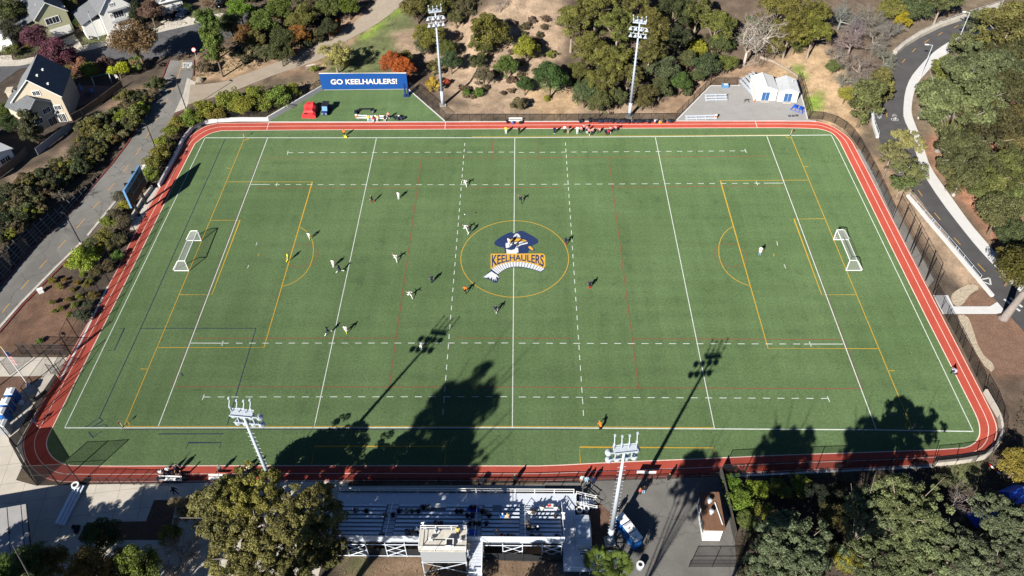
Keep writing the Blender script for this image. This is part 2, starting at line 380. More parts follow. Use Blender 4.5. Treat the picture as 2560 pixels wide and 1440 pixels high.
def between(mb, A, B, z, drape=True, step=1.2, cross=6):
    """strip between two plan polylines of equal point count"""
    n = max(2, int(max(sum(np.hypot(*(np.array(A[i+1])-np.array(A[i]))[:2]) for i in range(len(A)-1)), 1)/step))
    def samp(P):
        P = [np.array(p[:2], float) for p in P]; L = np.r_[0, np.cumsum([np.linalg.norm(b-a) for a, b in zip(P[:-1], P[1:])])]
        s_ = np.linspace(0, L[-1], n+1); return np.stack([np.interp(s_, L, [p[k] for p in P]) for k in (0, 1)], 1)
    a, b = samp(A), samp(B); V = []; F = []
    for i in range(n+1):
        for k in range(cross+1):
            q = a[i]+(b[i]-a[i])*k/cross; V.append((q[0], q[1], (float(hgt(*q)) if drape else 0)+z))
    c = cross+1
    for i in range(n):
        for k in range(cross): F.append((i*c+k, (i+1)*c+k, (i+1)*c+k+1, i*c+k+1))
    mb.add(V, F)

def inside(px, py, poly):
    r = np.zeros(px.shape, bool); n = len(poly)
    for i in range(n):
        x1, y1 = poly[i]; x2, y2 = poly[(i+1) % n]
        c = ((y1 > py) != (y2 > py)) & (px < (x2-x1)*(py-y1)/(y2-y1+1e-12)+x1); r ^= c
    return r
TAN, TAN2, DIRT, GRASSY, LUSH, LITTER, SOIL, MULCHC = (0.25, 0.175, 0.105), (0.20, 0.145, 0.10), (0.17, 0.115, 0.075), (0.085, 0.095, 0.04), (0.11, 0.16, 0.025), (0.075, 0.055, 0.04), (0.055, 0.042, 0.032), (0.13, 0.075, 0.05)
PALE = (0.235, 0.172, 0.118); BRICKY = (0.19, 0.095, 0.06)
REG = [  # ground colours: what lies where on the unpaved ground (photo pixels of the outline)
    (LITTER, [(1000, -60), (2260, -60), (2200, 300), (1000, 300)]),
    (PALE, [(1120, 60), (1380, -60), (1420, 100), (1390, 160), (1360, 210), (1420, 250), (1300, 270), (1200, 270), (1110, 230), (1040, 90)]),
    (TAN2, [(1100, 265), (1230, 250), (1460, 260), (1720, 270), (1690, 302), (1112, 302), (1060, 250)]),
    (TAN, [(1330, 215), (1440, 215), (1450, 285), (1330, 290)]),
    (TAN, [(1700, 300), (1740, 210), (1800, 190), (1900, 150), (2080, 110), (2130, 200), (2150, 330), (2120, 335), (2060, 300), (2010, 290), (1990, 195), (1780, 212)]),
    (DIRT, [(1640, 260), (1770, 190), (1990, 120), (1900, 200), (1700, 300)]),
    (LUSH, [(2010, 225), (2060, 230), (2065, 278), (2020, 282)]), (LUSH, [(2010, 195), (1975, 170), (2010, 170)]),
    (GRASSY, [(880, 100), (1005, 10), (1040, 60), (1010, 120), (960, 185), (1030, 180), (940, 190), (800, 215), (820, 150)]),
    (LUSH, [(868, 103), (1000, 16), (1003, 28), (930, 82), (880, 112)]),
    (TAN2, [(960, 100), (1040, 60), (1060, 160), (1000, 130)]),
    (TAN2, [(690, 240), (760, 205), (800, 185), (800, 225), (740, 240)]),
    (DIRT, [(470, 130), (560, 160), (800, 60), (900, -20), (1010, -20), (870, 120), (800, 180), (480, 215)]),
    (TAN, [(490, 170), (560, 130), (640, 110), (650, 165), (560, 195), (490, 200)]),
    (LITTER, [(520, 60), (900, -60), (960, -10), (800, 90), (650, 120), (560, 120)]),
    (LITTER, [(180, 330), (300, 260), (405, 200), (330, 340), (280, 405), (100, 590), (0, 650), (-50, 600), (60, 420)]),
    (DIRT, [(280, 250), (390, 205), (345, 300), (300, 330), (260, 300)]),
    (TAN2, [(0, 460), (170, 360), (180, 400), (90, 450), (0, 500)]),
    (LITTER, [(300, 640), (420, 340), (480, 250), (670, 300), (460, 345), (340, 570), (270, 720)]),
    (MULCHC, [(-50, 860), (110, 715), (210, 640), (290, 640), (270, 720), (170, 885), (-60, 885)]),
    (SOIL, [(150, 650), (330, 560), (270, 720), (205, 840)]),
    (DIRT, [(2140, 350), (2240, 430), (2470, 720), (2330, 735), (2230, 545)]),
    (TAN2, [(2240, 440), (2290, 480), (2460, 690), (2400, 720), (2330, 640)]),
    (SOIL, [(2215, 500), (2330, 640), (2420, 740), (2330, 740)]),
    (BRICKY, [(2320, 340), (2400, 250), (2500, 40), (2560, 20), (2560, 700), (2500, 640), (2380, 470), (2320, 400)]),
    (TAN, [(2310, 260), (2380, 180), (2390, 300), (2330, 340), (2400, 470), (2360, 430)]),
    (MULCHC, [(2400, 780), (2580, 790), (2600, 960), (2470, 960)]),
    (LITTER, [(2450, 950), (2600, 940), (2600, 1500), (2350, 1200), (2500, 1140)]),
    (SOIL, [(1800, 1190), (2500, 1140), (2600, 1500), (1840, 1500)]),
    (GRASSY, [(2360, 1160), (2440, 1150), (2430, 1230), (2370, 1230)]),
    (DIRT, [(860, 1380), (1500, 1390), (1520, 1500), (820, 1500)]), (GRASSY, [(870, 1400), (930, 1390), (920, 1440), (860, 1440)]),
    (SOIL, [(-60, 1395), (860, 1360), (860, 1500), (-60, 1500)]),
    (SOIL, [(-200, -60), (420, -60), (480, 130), (170, 330), (-200, 420)]),
    (GRASSY, [(190, 95), (290, 80), (300, 100), (210, 115)]), (GRASSY, [(475, 30), (545, 10), (550, 30), (480, 50)]), (GRASSY, [(30, 130), (95, 120), (60, 155)]),
]
def build_ground():
    xs = np.unique(np.r_[np.arange(-420, -150, 15), np.arange(-150, 150, 0.8), np.arange(150, 421, 15)])
    ys = np.unique(np.r_[np.arange(-160, -62, 8), np.arange(-62, 118, 0.8), np.arange(118, 640, 20)])
    X, Y = np.meshgrid(xs, ys); H = hgt(X, Y)
    rs = np.random.RandomState(3)
    def vnoise(freq, seed):
        g = np.random.RandomState(seed).rand(400, 400); u = (X+500)*freq; v = (Y+500)*freq
        i, j = np.floor(u).astype(int) % 399, np.floor(v).astype(int) % 399; a, b = ss(0, 1, u-np.floor(u)), ss(0, 1, v-np.floor(v))
        return (g[i, j]*(1-a)*(1-b)+g[i+1, j]*a*(1-b)+g[i, j+1]*(1-a)*b+g[i+1, j+1]*a*b)-0.5
    P = np.stack([X, Y, H], -1) - CC; zz = np.maximum(P@FW, 1)
    PX = U0+FPX*(P@RT)/zz + 26*vnoise(0.35, 1)+16*vnoise(0.9, 2); PY = V0-FPX*(P@UP)/zz + 26*vnoise(0.35, 4)+16*vnoise(0.9, 5)
    PX = np.where(P@FW < 5, -1e4, PX)
    colr = np.zeros(X.shape+(3,)); colr[:] = (0.085, 0.065, 0.045)
    for c, poly in REG: colr[inside(PX, PY, poly)] = c
    for _ in range(2):
        q = colr.copy(); q[1:-1, 1:-1] = (colr[1:-1, 1:-1]*2+colr[:-2, 1:-1]+colr[2:, 1:-1]+colr[1:-1, :-2]+colr[1:-1, 2:])/6; colr = q
    colr *= (1+0.5*vnoise(0.6, 7)+0.4*vnoise(1.25, 8))[..., None]
    rough_ = (H > 0.4) & (X > -36) & (X < 62) & (Y > 48)
    H2 = H - 0.035 + np.where(rough_, 0.25*vnoise(0.3, 9), 0)
    nx, ny = len(xs), len(ys); idx = np.arange(nx*ny).reshape(ny, nx)
    F = np.stack([idx[:-1, :-1], idx[:-1, 1:], idx[1:, 1:], idx[1:, :-1]], -1).reshape(-1, 4)
    me = bpy.data.meshes.new('ground'); V = np.stack([X, Y, H2], -1).reshape(-1, 3)
    me.vertices.add(len(V)); me.vertices.foreach_set('co', V.ravel().astype(np.float32))
    me.loops.add(F.size); me.loops.foreach_set('vertex_index', F.ravel().astype(np.int32))
    me.polygons.add(len(F)); me.polygons.foreach_set('loop_start', np.arange(0, F.size, 4, dtype=np.int32))
    me.polygons.foreach_set('use_smooth', np.ones(len(F), bool)); me.update(calc_edges=True)
    a = me.color_attributes.new('soil', 'FLOAT_COLOR', 'POINT'); a.data.foreach_set('color', np.concatenate([colr, np.ones(X.shape+(1,))], -1).astype(np.float32).ravel())
    t = NT('bare_ground'); p = t.pos(); ca = t.n('ShaderNodeAttribute', attribute_name='soil')
    n1 = t.noise(p, 0.7, 6, 0.7); n2 = t.noise(p, 4.5, 4, 0.75)
    f = t.math('MULTIPLY', t.rng(n1, 0.3, 0.7, 0.72, 1.28), t.rng(n2, 0.3, 0.7, 0.7, 1.3))
    me.materials.append(t.done(t.scale(ca.outputs['Color'], f), 0.95, bump=n2, bstr=0.9, bdist=0.12, diff=1.0))
    struct(obj('ground', me))
build_ground()

# --- paved areas outside the pitch
INNER = [(560, 326), (541, 329), (525, 334), (510, 342), (496, 352), (484, 362), (307, 720), (125, 1080), (115, 1105), (119, 1127), (133, 1146), (156, 1160), (186, 1166),
         (640, 1164), (1280, 1165), (1367, 1165), (1530, 1156), (1805, 1145), (1920, 1139), (2170, 1131), (2405, 1122), (2433, 1112), (2447, 1095), (2450, 1078), (2447, 1055), (2435, 1027),
         (2278, 720), (2103, 360), (2093, 345), (2080, 332), (2060, 325), (2040, 321), (1920, 319), (1280, 322)]
OUTER = [(557, 306), (520, 312), (497, 323), (475, 340), (460, 360), (397, 470), (340, 572), (269, 720), (60, 1080), (54, 1115), (62, 1150), (84, 1180), (118, 1202), (170, 1208),
         (400, 1206), (860, 1203), (1280, 1205), (1430, 1202), (1680, 1194), (1805, 1190), (1920, 1181), (2220, 1170), (2400, 1158), (2455, 1143), (2485, 1117), (2496, 1080), (2490, 1050), (2460, 990),
         (2320, 720), (2136, 360), (2120, 341), (2095, 323), (2070, 310), (2040, 302), (1920, 300), (1280, 304)]
sheet('concrete_apron', [(-120, 890), (52, 893), (178, 893), (150, 960), (40, 1200), (90, 1214), (400, 1208), (870, 1202), (870, 1215), (1362, 1212), (1362, 1236), (850, 1236), (780, 1500), (-300, 1500)], M_CONC, 0.0)
sheet('entrance_plaza', [(1362, 1205), (1690, 1193), (1800, 1188), (1836, 1345), (1850, 1500), (1440, 1500), (1380, 1400), (1430, 1236), (1362, 1236)], M_DARK_PLAZA, 0.004)
sheet('mulch_bed', [(385, 1250), (443, 1250), (420, 1350), (193, 1350), (217, 1306), (365, 1303)], M_MULCH, 0.006)
sheet('mulch_bed', [(-60, 942), (110, 940), (45, 985), (-60, 1040)], M_MULCH, 0.006)
sheet('mulch_bed', [(1452, 1262), (1500, 1258), (1530, 1285), (1515, 1340), (1560, 1400), (1440, 1380)], M_MULCH, 0.008)
sheet('grey_court', [(1688, 303), (1775, 215), (1995, 201), (2020, 298), (2040, 303), (1920, 303)], M_PLAZA, 0.0)
sheet('running_track', OUTER, M_TRACK, 0.008, 1)
sheet('pitch_turf', INNER, M_TURF, 0.016, 1)
sheet('practice_turf', [(672, 304), (808, 224), (1019, 222), (1112, 304)], M_TURF, 0.012)
def px_ribbon(mb, pts, wid, z, it=0, side=0.0):
    P = pxpoly(pts, it, False); ribbon(mb, P, wid, z, side=side)
# edges and lanes of the track
mb = MB()
I = smooth(pxpoly(INNER), 1); O = smooth(pxpoly(OUTER), 1)
ribbon(mb, I+[I[0]], 0.13, 0.021)
def resamp_closed(P, n):
    P = np.array(P+[P[0]]); L = np.r_[0, np.cumsum(np.hypot(*np.diff(P, axis=0).T))]; s_ = np.linspace(0, L[-1], n)
    return np.stack([np.interp(s_, L, P[:, k]) for k in (0, 1)], 1)
Oc = resamp_closed(O, 500); Ic = resamp_closed(I, 2000)
mid = []; edge = []
for o in Oc:
    q = Ic[np.argmin(((Ic-o)**2).sum(1))]; mid.append(o*0.5+q*0.5); edge.append(o*0.94+q*0.06)
ribbon(mb, mid, 0.09, 0.021); ribbon(mb, edge, 0.10, 0.021)
for a, b in (((672, 306), (667, 325)), ((1114, 305), (1112, 323)), ((1888, 302), (1893, 319))): px_ribbon(mb, (a, b), 0.1, 0.025)
struct(mb.build('track_lane_lines', M_LANE))
mb = MB()
for pts in ([(672, 305), (1112, 305)], [(1112, 305), (1690, 302.5)], [(1690, 302.5), (2040, 303)], [(1690, 302), (1774, 216)], [(1112, 303), (1022, 224)], [(810, 224.5), (1019, 222.5)],
            [(1994, 202), (2019, 298)], [(1774, 214.5), (1850, 214)]):
    px_ribbon(mb, pts, 0.3, 0.03)
px_ribbon(mb, [(270, 716), (205, 848), (150, 950)], 0.3, 0.03)
px_ribbon(mb, [(1800, 1191), (2220, 1172), (2330, 1166)], 0.3, 0.03)
struct(mb.build('concrete_edging', M_CONC_NEW))

# --- pitch markings
FX = {}
def lines(name, mat, z, segs, wid=0.12):
    mb = MB()
    for s_ in segs:
        if isinstance(s_, tuple): px_ribbon(mb, s_[0], s_[1], z)
        else: px_ribbon(mb, s_, wid, z)
    return struct(mb.build(name, mat))
def dashes(a, b, n, frac=0.5, wid=0.12):
    """n dashes evenly from pixel a to pixel b, measured on the ground"""
    A, B = W(*a), W(*b); out = []
    for i in range(n):
        L = (B-A)/(n-1+frac); p = A+L*i; q = p+L*frac
        out.append((p, q))
    return out
def arc_pts(c, r, a0, a1, n=48): return [(c[0]+r*math.cos(R(a0+(a1-a0)*i/n)), c[1]+r*math.sin(R(a0+(a1-a0)*i/n))) for i in range(n+1)]
mb = MB()
for s_, wd in (([(513, 344.8), (1280, 344.6), (1638, 341.8), (2078, 337.8)], 0.18), ([(162, 1070), (400, 1070), (1100, 1069.5), (1281, 1069.5), (1786, 1072.5), (2190, 1075), (2433, 1079)], 0.17), ([(513, 344.5), (162, 1070)], 0.12), ([(2078, 337.5), (2433, 1079)], 0.12),
            ([(669, 346), (396, 1066)], 0.13), ([(1917, 341), (2190, 1073)], 0.13), ([(941, 346), (786, 1066)], 0.12), ([(1638, 342), (1786, 1071)], 0.12), ([(1287, 346), (1281, 1068)], 0.13),
            ([(627, 461.5), (674, 461.5)], 0.12), ([(1910, 458.3), (1958, 458)], 0.12), ([(475, 858), (572, 858.3)], 0.12), ([(2010, 860.5), (2108, 860.5)], 0.12),
            ([(693, 457), (691, 466)], .12), ([(1890, 454), (1894, 463)], .12), ([(558, 852), (555, 865)], .12), ([(2023, 854), (2028, 867)], .12),
            ([(720.5, 377), (718.5, 387)], .12), ([(1862, 373), (1866, 382)], .12), ([(511, 986), (506, 1000)], .12), ([(2068, 991), (2074, 1005)], .12),
            ([(643, 606), (640, 614)], .1), ([(622, 663), (619, 671)], .1), ([(1942, 604), (1944, 614)], .1), ([(1960, 661), (1964, 671)], .1)):
    px_ribbon(mb, s_, wd, 0.040)
for a, b, n in (((720, 382), (1287, 380.5), 22), ((1297, 381.5), (1864, 377.5), 22), ((686, 461.8), (1275, 462.2), 22), ((1297, 461.5), (1900, 458.5), 22),
                ((590, 858.3), (1270, 857.8), 21), ((1297, 858.3), (2000, 860.4), 21), ((509, 992.8), (1268, 992), 22), ((1297, 992.8), (2070, 996.5), 22),
                ((1162, 358), (1107, 1037), 33), ((1413.5, 357), (1459, 1040), 33)):
    for p, q in dashes(a, b, n): ribbon(mb, (p, q), 0.115, 0.044)
struct(mb.build('white_pitch_lines', M_WHITE_LINE))
oc = W(1286.5, 643)
mb = MB()
for s_ in ([(611, 347), (310, 1067)], [(568, 455), (781, 455), (660, 869), (395, 869)], [(526, 551), (600, 551), (530, 737), (449, 737)], [(566, 420), (577, 421.5)], [(351, 922.5), (367, 923)],
           [(748, 568), (757, 572), (767, 579), (776, 590), (782, 606), (784, 624), (782, 645), (775, 666), (763, 684), (745, 700), (724, 711), (706, 716)],
           [(1977, 341), (2280, 1072)], [(2020, 450.5), (1801, 452), (1920, 871), (2195, 872)], [(2061, 547), (1985, 548), (2054, 737), (2139, 737)], [(2010, 417), (2021, 417)], [(2220, 927), (2237, 927)],
           [(1832, 567), (1820, 574), (1810, 584), (1802, 597), (1797, 614), (1797, 636), (1801, 654), (1809, 671), (1821, 686), (1838, 699), (1857, 709), (1875, 715)],
           [(779, 1163), (786, 1116), (1114, 1116), (1112, 1162)], [(1451, 1160), (1449, 1118), (1785, 1120), (1790, 1145)], [(648, 634), (645, 640)], [(1934, 634), (1935, 641)],
           [(310, 1066.5), (700, 1066.5), (1280, 1066.2), (1786, 1069.5)], [(1180, 341.8), (1640, 339.5), (1977, 337.6)],
           [(622, 345), (621, 348.5), (617, 350), (611, 349)], [(314, 1053), (320, 1055), (323.5, 1060), (323, 1066)], [(2268, 1057), (2263, 1062), (2265, 1071)], [(1964, 340), (1967, 343.5), (1976, 344)]):
    px_ribbon(mb, s_, 0.12, 0.034)
ribbon(mb, arc_pts(oc, 9.15, 0, 360, 96), 0.13, 0.034)
struct(mb.build('yellow_pitch_lines', M_YELLOW_LINE))
mb = MB()
for s_ in ([(437, 967), (1326, 968), (1600, 970), (2153, 972)], [(652, 395.5), (1280, 395.2), (1923, 390.5)], [(1054, 397), (973, 967)], [(1522, 395), (1596, 970)], [(1232, 350), (1230, 395)], [(1343, 350), (1345, 395)],
           [(640, 469.5), (1043, 469.7)], [(1168, 469.5), (1405, 469)], [(1530, 468), (1957, 465)], [(484, 846), (990, 845.5)], [(1138, 845.3), (1428, 846)], [(1581, 847), (2103, 849)]):
    px_ribbon(mb, s_, 0.13, 0.026)
for c, r in ((W(756, 639), 2.75), (W(1826, 638), 2.75)): ribbon(mb, arc_pts(c, r, 0, 360, 48), 0.1, 0.026)
struct(mb.build('red_pitch_lines', M_RED_LINE))
mb = MB()
for s_ in ([(648, 396), (431, 968)], [(1935, 391), (2156, 972)]): px_ribbon(mb, s_, 0.22, 0.026)
struct(mb.build('brown_pitch_lines', M_BROWN_LINE))
mb = MB()
for s_, wd in (([(563, 347), (352, 821), (248, 1046)], .13), ([(352, 821), (640, 821), (568, 1063)], .13), ([(298, 821), (311, 821), (285, 877), (270, 877)], .12), ([(397, 1085), (559, 1085)], .14), ([(466, 1122), (471, 1107), (553, 1107), (549, 1122)], .12),
           ([(248, 1044), (257, 1052), (230, 1069)], .13), ([(215, 1068), (249, 1044)], .12), ([(235, 1069), (263, 1061), (269, 1068)], .1), ([(310, 1073), (1457, 1073.2)], .12), ([(453, 933), (458, 940)], .2), ([(222, 1080), (234, 1096)], .13), ([(234, 1092), (256, 1078)], .1)):
    px_ribbon(mb, s_, wd, 0.030)
struct(mb.build('navy_pitch_lines', M_NAVY_LINE))

# --- emblem on the centre spot (outlines in the plane of the turf)
def em(pts): return [np.array(at(1190+x/9, 560+y/9)[:2]) for x, y in pts]
def em_sheet(name, pts, mat, z, it=1): return sheet(name, smooth(em(pts), it) if it else em(pts), mat, z, 0, False)
em_sheet('emblem_outline', [(405, 430), (450, 370), (560, 290), (700, 215), (800, 180), (815, 215), (870, 210), (1010, 140), (1180, 225), (1320, 300), (1400, 370), (1395, 430), (1320, 470), (1250, 495), (1300, 560), (1345, 600), (1260, 612), (1185, 580), (1172, 680), (655, 680), (645, 535), (520, 520), (430, 480)], M_LOGO_NAVY, 0.048)
em_sheet('emblem_tail', [(1178, 505), (1230, 500), (1275, 550), (1300, 600), (1250, 592), (1180, 548)], M_LOGO_GOLD, 0.052)
em_sheet('emblem_band', [(672, 400), (780, 350), (900, 322), (1030, 335), (1165, 390), (1090, 400), (800, 402)], M_LOGO_GOLD, 0.052)
em_sheet('emblem_panel', [(665, 440), (760, 408), (1090, 404), (770, 515), (720, 540), (670, 540)], M_LOGO_WHITE, 0.052, 0)
em_sheet('emblem_panel', [(1165, 412), (1160, 445), (1010, 480), (945, 515), (955, 640), (920, 650), (930, 680), (690, 680), (678, 560), (720, 580), (800, 592), (870, 570), (910, 500), (1000, 455)], M_LOGO_WHITE, 0.052, 0)
em_sheet('emblem_badge', [(860, 270), (875, 232), (920, 218), (965, 232), (980, 270), (998, 275), (995, 315), (925, 300), (842, 320), (838, 275)], M_LOGO_WHITE, 0.052)
for x in (893, 935): em_sheet('emblem_badge_mark', [(x, 245), (x+13, 240), (x+20, 252), (x+6, 262)], M_LOGO_NAVY, 0.056)
em_sheet('emblem_badge_mark', [(845, 282), (995, 300), (995, 304), (845, 286)], M_LOGO_NAVY, 0.056, 0)
em_sheet('emblem_badge_mark', [(995, 282), (845, 300), (845, 304), (995, 286)], M_LOGO_NAVY, 0.058, 0)
em_sheet('emblem_banner_edge', [(328, 672), (1510, 668), (1560, 720), (1562, 960), (1520, 1000), (1300, 915), (1130, 870), (940, 850), (750, 870), (560, 915), (420, 975), (328, 1020)], M_LOGO_GOLD, 0.056, 0)
# rope below the wordmark
top = [(345, 1020), (430, 965), (520, 925), (640, 885), (760, 862), (900, 852), (1040, 855), (1180, 878), (1320, 915), (1450, 965), (1545, 1010)]
bot = [(490, 1135), (545, 1090), (610, 1045), (690, 1000), (790, 972), (900, 960), (1020, 965), (1140, 985), (1270, 1015), (1380, 1050), (1450, 1075)]
em_sheet('emblem_rope_edge', [(x, y-10) for x, y in top]+[(1560, 1015)]+[(x, y+14) for x, y in bot[::-1]]+[(400, 1110), (330, 1040)], M_LOGO_NAVY, 0.050, 0)
mbr = MB()
for i in range(10):
    for k in range(2):
        u, v = k/2+0.06, (k+1)/2-0.04
        q = [(top[i][0]+(top[i+1][0]-top[i][0])*u, top[i][1]+(top[i+1][1]-top[i][1])*u+4), (top[i][0]+(top[i+1][0]-top[i][0])*v, top[i][1]+(top[i+1][1]-top[i][1])*v+4),
             (bot[i][0]+(bot[i+1][0]-bot[i][0])*v, bot[i][1]+(bot[i+1][1]-bot[i][1])*v), (bot[i][0]+(bot[i+1][0]-bot[i][0])*u, bot[i][1]+(bot[i+1][1]-bot[i][1])*u)]
        P = em(q); mbr.add([(p[0], p[1], 0.060) for p in P][::-1], [(0, 1, 2, 3)])
struct(mbr.build('emblem_rope', M_LOGO_WHITE))
em_sheet('emblem_tassel_edge', [(345, 1050), (450, 1130), (490, 1170), (545, 1225), (490, 1255), (480, 1325), (420, 1330), (360, 1285), (290, 1250), (150, 1200), (240, 1130), (290, 1070)], M_LOGO_NAVY, 0.050)
em_sheet('emblem_tassel', [(345, 1070), (470, 1150), (530, 1225), (480, 1200), (450, 1190), (465, 1290), (430, 1230), (425, 1290), (400, 1220), (375, 1285), (355, 1190), (320, 1250), (290, 1200), (240, 1215), (165, 1200), (260, 1130)], M_LOGO_WHITE, 0.056, 0)
def text_mesh(body, size, offset=0.0, extrude=0.0, align='CENTER', shear=0.0):
    cu = bpy.data.curves.new('lettering', 'FONT'); cu.body = body; cu.size = size; cu.offset = offset; cu.extrude = extrude; cu.align_x = align; cu.align_y = 'CENTER'; cu.shear = shear
    o = bpy.data.objects.new('lettering', cu); COL.objects.link(o); dg = bpy.context.evaluated_depsgraph_get()
    me = bpy.data.meshes.new_from_object(o.evaluated_get(dg)); bpy.data.objects.remove(o); bpy.data.curves.remove(cu); me.materials.clear(); return me
def emblem_word():
    """wordmark whose lower edge arches: letters stretched between two curves"""
    me = text_mesh('KEELHAULERS', 1.0, 0.022); co = np.array([v.co[:] for v in me.vertices]); x = co[:, 0]; y = co[:, 1]
    u = (x-x.min())/(x.max()-x.min()); v = (y-y.min())/(y.max()-y.min())
    tx = 355+u*1170; topy = 696; boty = 832+150*(2*np.abs(u-0.5))**2.0
    P = np.array(em(list(zip(tx, boty+(topy-boty)*v))))
    for i, vt in enumerate(me.vertices): vt.co = (P[i, 0], P[i, 1], 0.062)
    me.materials.append(M_LOGO_NAVY); struct(obj('emblem_wordmark', me))
emblem_word()

# --- roads
ROAD_R = [(0, 830), (100, 718), (212, 604), (290, 512), (360, 420), (405, 347), (432, 290), (455, 250), (470, 215), (483, 190), (484, 150)]
A = [W(*p) for p in [(-60, 795), (5, 712), (82, 622), (175, 535), (282, 410), (322, 357), (380, 250), (400, 205), (412, 180), (421, 160), (424, 146)]]
B = [W(*p) for p in [(-60, 895), (0, 826), (60, 755), (212, 605), (285, 520), (330, 465), (405, 347), (438, 280), (462, 225), (482, 190), (484, 140)]]
mb = MB(); between(mb, A, B, 0.006, False, 2, 2); struct(mb.build('campus_road', M_ROAD_OLD))
mb = MB()
for pts in (KERB_L[1:],): ribbon(mb, [W(*p) for p in pts], 0.22, 0.10, side=0.11)
k = mb; P = [W(*p) for p in KERB_L[1:]]
mb = MB()
def kerb(mb, P, wd, h, side=0.0):
    P = resample([np.array(p[:2]) for p in P], 3); ribbon(mb, P, wd, h, side=side)
    for s_ in (-1, 1):
        Q = []
        for i, p in enumerate(P):
            t_ = P[min(i+1, len(P)-1)]-P[max(i-1, 0)]; t_ /= np.hypot(*t_); Q.append(p+np.array([-t_[1], t_[0]])*(side+s_*wd/2))
        V = [(q[0], q[1], z) for q in Q for z in (-0.02, h)]; mb.add(V, [(2*i, 2*i+2, 2*i+3, 2*i+1) for i in range(len(Q)-1)])
kerb(mb, P, 0.22, 0.13, 0.12)
kerb(mb, [W(*p) for p in [(483, 190), (484, 150)]], 0.2, 0.13, -0.1)
kerb(mb, [W(*p) for p in [(466, 275), (440, 290), (425, 318), (405, 350)]], 0.2, 0.13, -0.1)
kerb(mb, [W(*p) for p in [(205, 610), (150, 672), (60, 762), (0, 832)]], 0.2, 0.13, -0.1)
struct(mb.build('red_kerb', M_RED_KERB))
mb = MB()
kerb(mb, [W(*p) for p in [(392, 372), (352, 432), (285, 512), (222, 590)]], 0.45, 0.12, -0.2)
kerb(mb, [W(*p) for p in [(195, 612), (140, 665), (50, 757), (-10, 825)]], 0.45, 0.11, 0.25)
struct(mb.build('concrete_kerb', M_CONC))
sheet('concrete_ramp', [(468, 195), (490, 205), (478, 240), (466, 270), (436, 282), (458, 235)], M_CONC, 0.012)
mb = MB()
yc = [(425, 227, 431, 214), (410, 264, 419, 247), (389, 304, 398, 286), (364, 345, 376, 327), (339, 388, 352, 369), (308, 431, 321, 413), (270, 477, 286, 458), (232, 522, 249, 503), (191, 571, 212, 547), (146, 621, 165, 600), (98, 671, 119, 649), (52, 724, 72, 701), (5, 782, 24, 758)]
for x1, y1, x2, y2 in yc: px_ribbon(mb, [(x1, y1), (x2, y2)], 0.14, 0.012)
px_ribbon(mb, [(430, 226), (446, 190), (455, 160), (457, 142)], 0.16, 0.012, 1)
struct(mb.build('yellow_road_markings', M_ROAD_YELLOW))
mb = MB(); px_ribbon(mb, [(457, 142), (483, 136)], 0.5, 0.014)
struct(mb.build('stop_line', M_ROAD_WHITE))
me = text_mesh('STOP', 1.0, 0.03); co = np.array([v.co[:] for v in me.vertices]); x, y = co[:, 0], co[:, 1]
u = (x-x.min())/(x.max()-x.min()); v = (y-y.min())/(y.max()-y.min())
for i, vt in enumerate(me.vertices):
    p = W(455+u[i]*24 + v[i]*1.5, 171-v[i]*15 - u[i]*0.5); vt.co = (p.x, p.y, 0.016)
me.materials.append(M_ROAD_WHITE); struct(obj('stop_lettering', me))
# residential street, drive, pavements: follow the ground
mb = MB(); between(mb, [W(*p) for p in [(-200, 190), (-20, 164), (190, 132), (300, 98), (400, 78), (480, 62), (560, 40), (640, 10)]], [W(*p) for p in [(-200, 240), (-20, 222), (50, 172), (190, 155), (330, 150), (430, 140), (490, 130), (600, 80)]], 0.03, True, 1.2, 8); struct(mb.build('residential_street', M_STREET))
mb = MB(); between(mb, [W(*p) for p in [(-60, 152), (50, 150), (190, 118), (240, 108), (290, 97), (390, 68), (480, 45), (560, 32)]], [W(*p) for p in [(-60, 168), (50, 165), (190, 132), (240, 122), (292, 108), (395, 82), (490, 60), (560, 44)]], 0.05, True, 1.2, 3)
between(mb, [W(*p) for p in [(112, 118), (186, 86)]], [W(*p) for p in [(158, 142), (212, 124)]], 0.08, True, 0.8, 8)
between(mb, [W(*p) for p in [(268, 90), (292, 82)]], [W(*p) for p in [(262, 100), (292, 98)]], 0.06, True, 0.8, 3)
between(mb, [W(*p) for p in [(400, 55), (465, 38)]], [W(*p) for p in [(425, 68), (490, 52)]], 0.06, True, 0.8, 5)
between(mb, [W(*p) for p in [(-40, 140), (28, 138)]], [W(*p) for p in [(-30, 168), (34, 156)]], 0.06, True, 0.8, 5)
struct(mb.build('pavement', M_CONC))
mb = MB(); between(mb, [W(*p) for p in [(476, 212), (500, 212), (560, 205), (650, 172), (700, 152), (740, 130), (790, 105), (830, 95), (905, 40), (960, -20), (1000, -60)]], [W(*p) for p in [(470, 262), (520, 248), (600, 222), (680, 190), (740, 170), (800, 150), (840, 125), (870, 100), (950, 55), (1010, 8), (1060, -60)]], 0.05, True, 1.0, 8)
struct(mb.build('service_road', M_PATH))
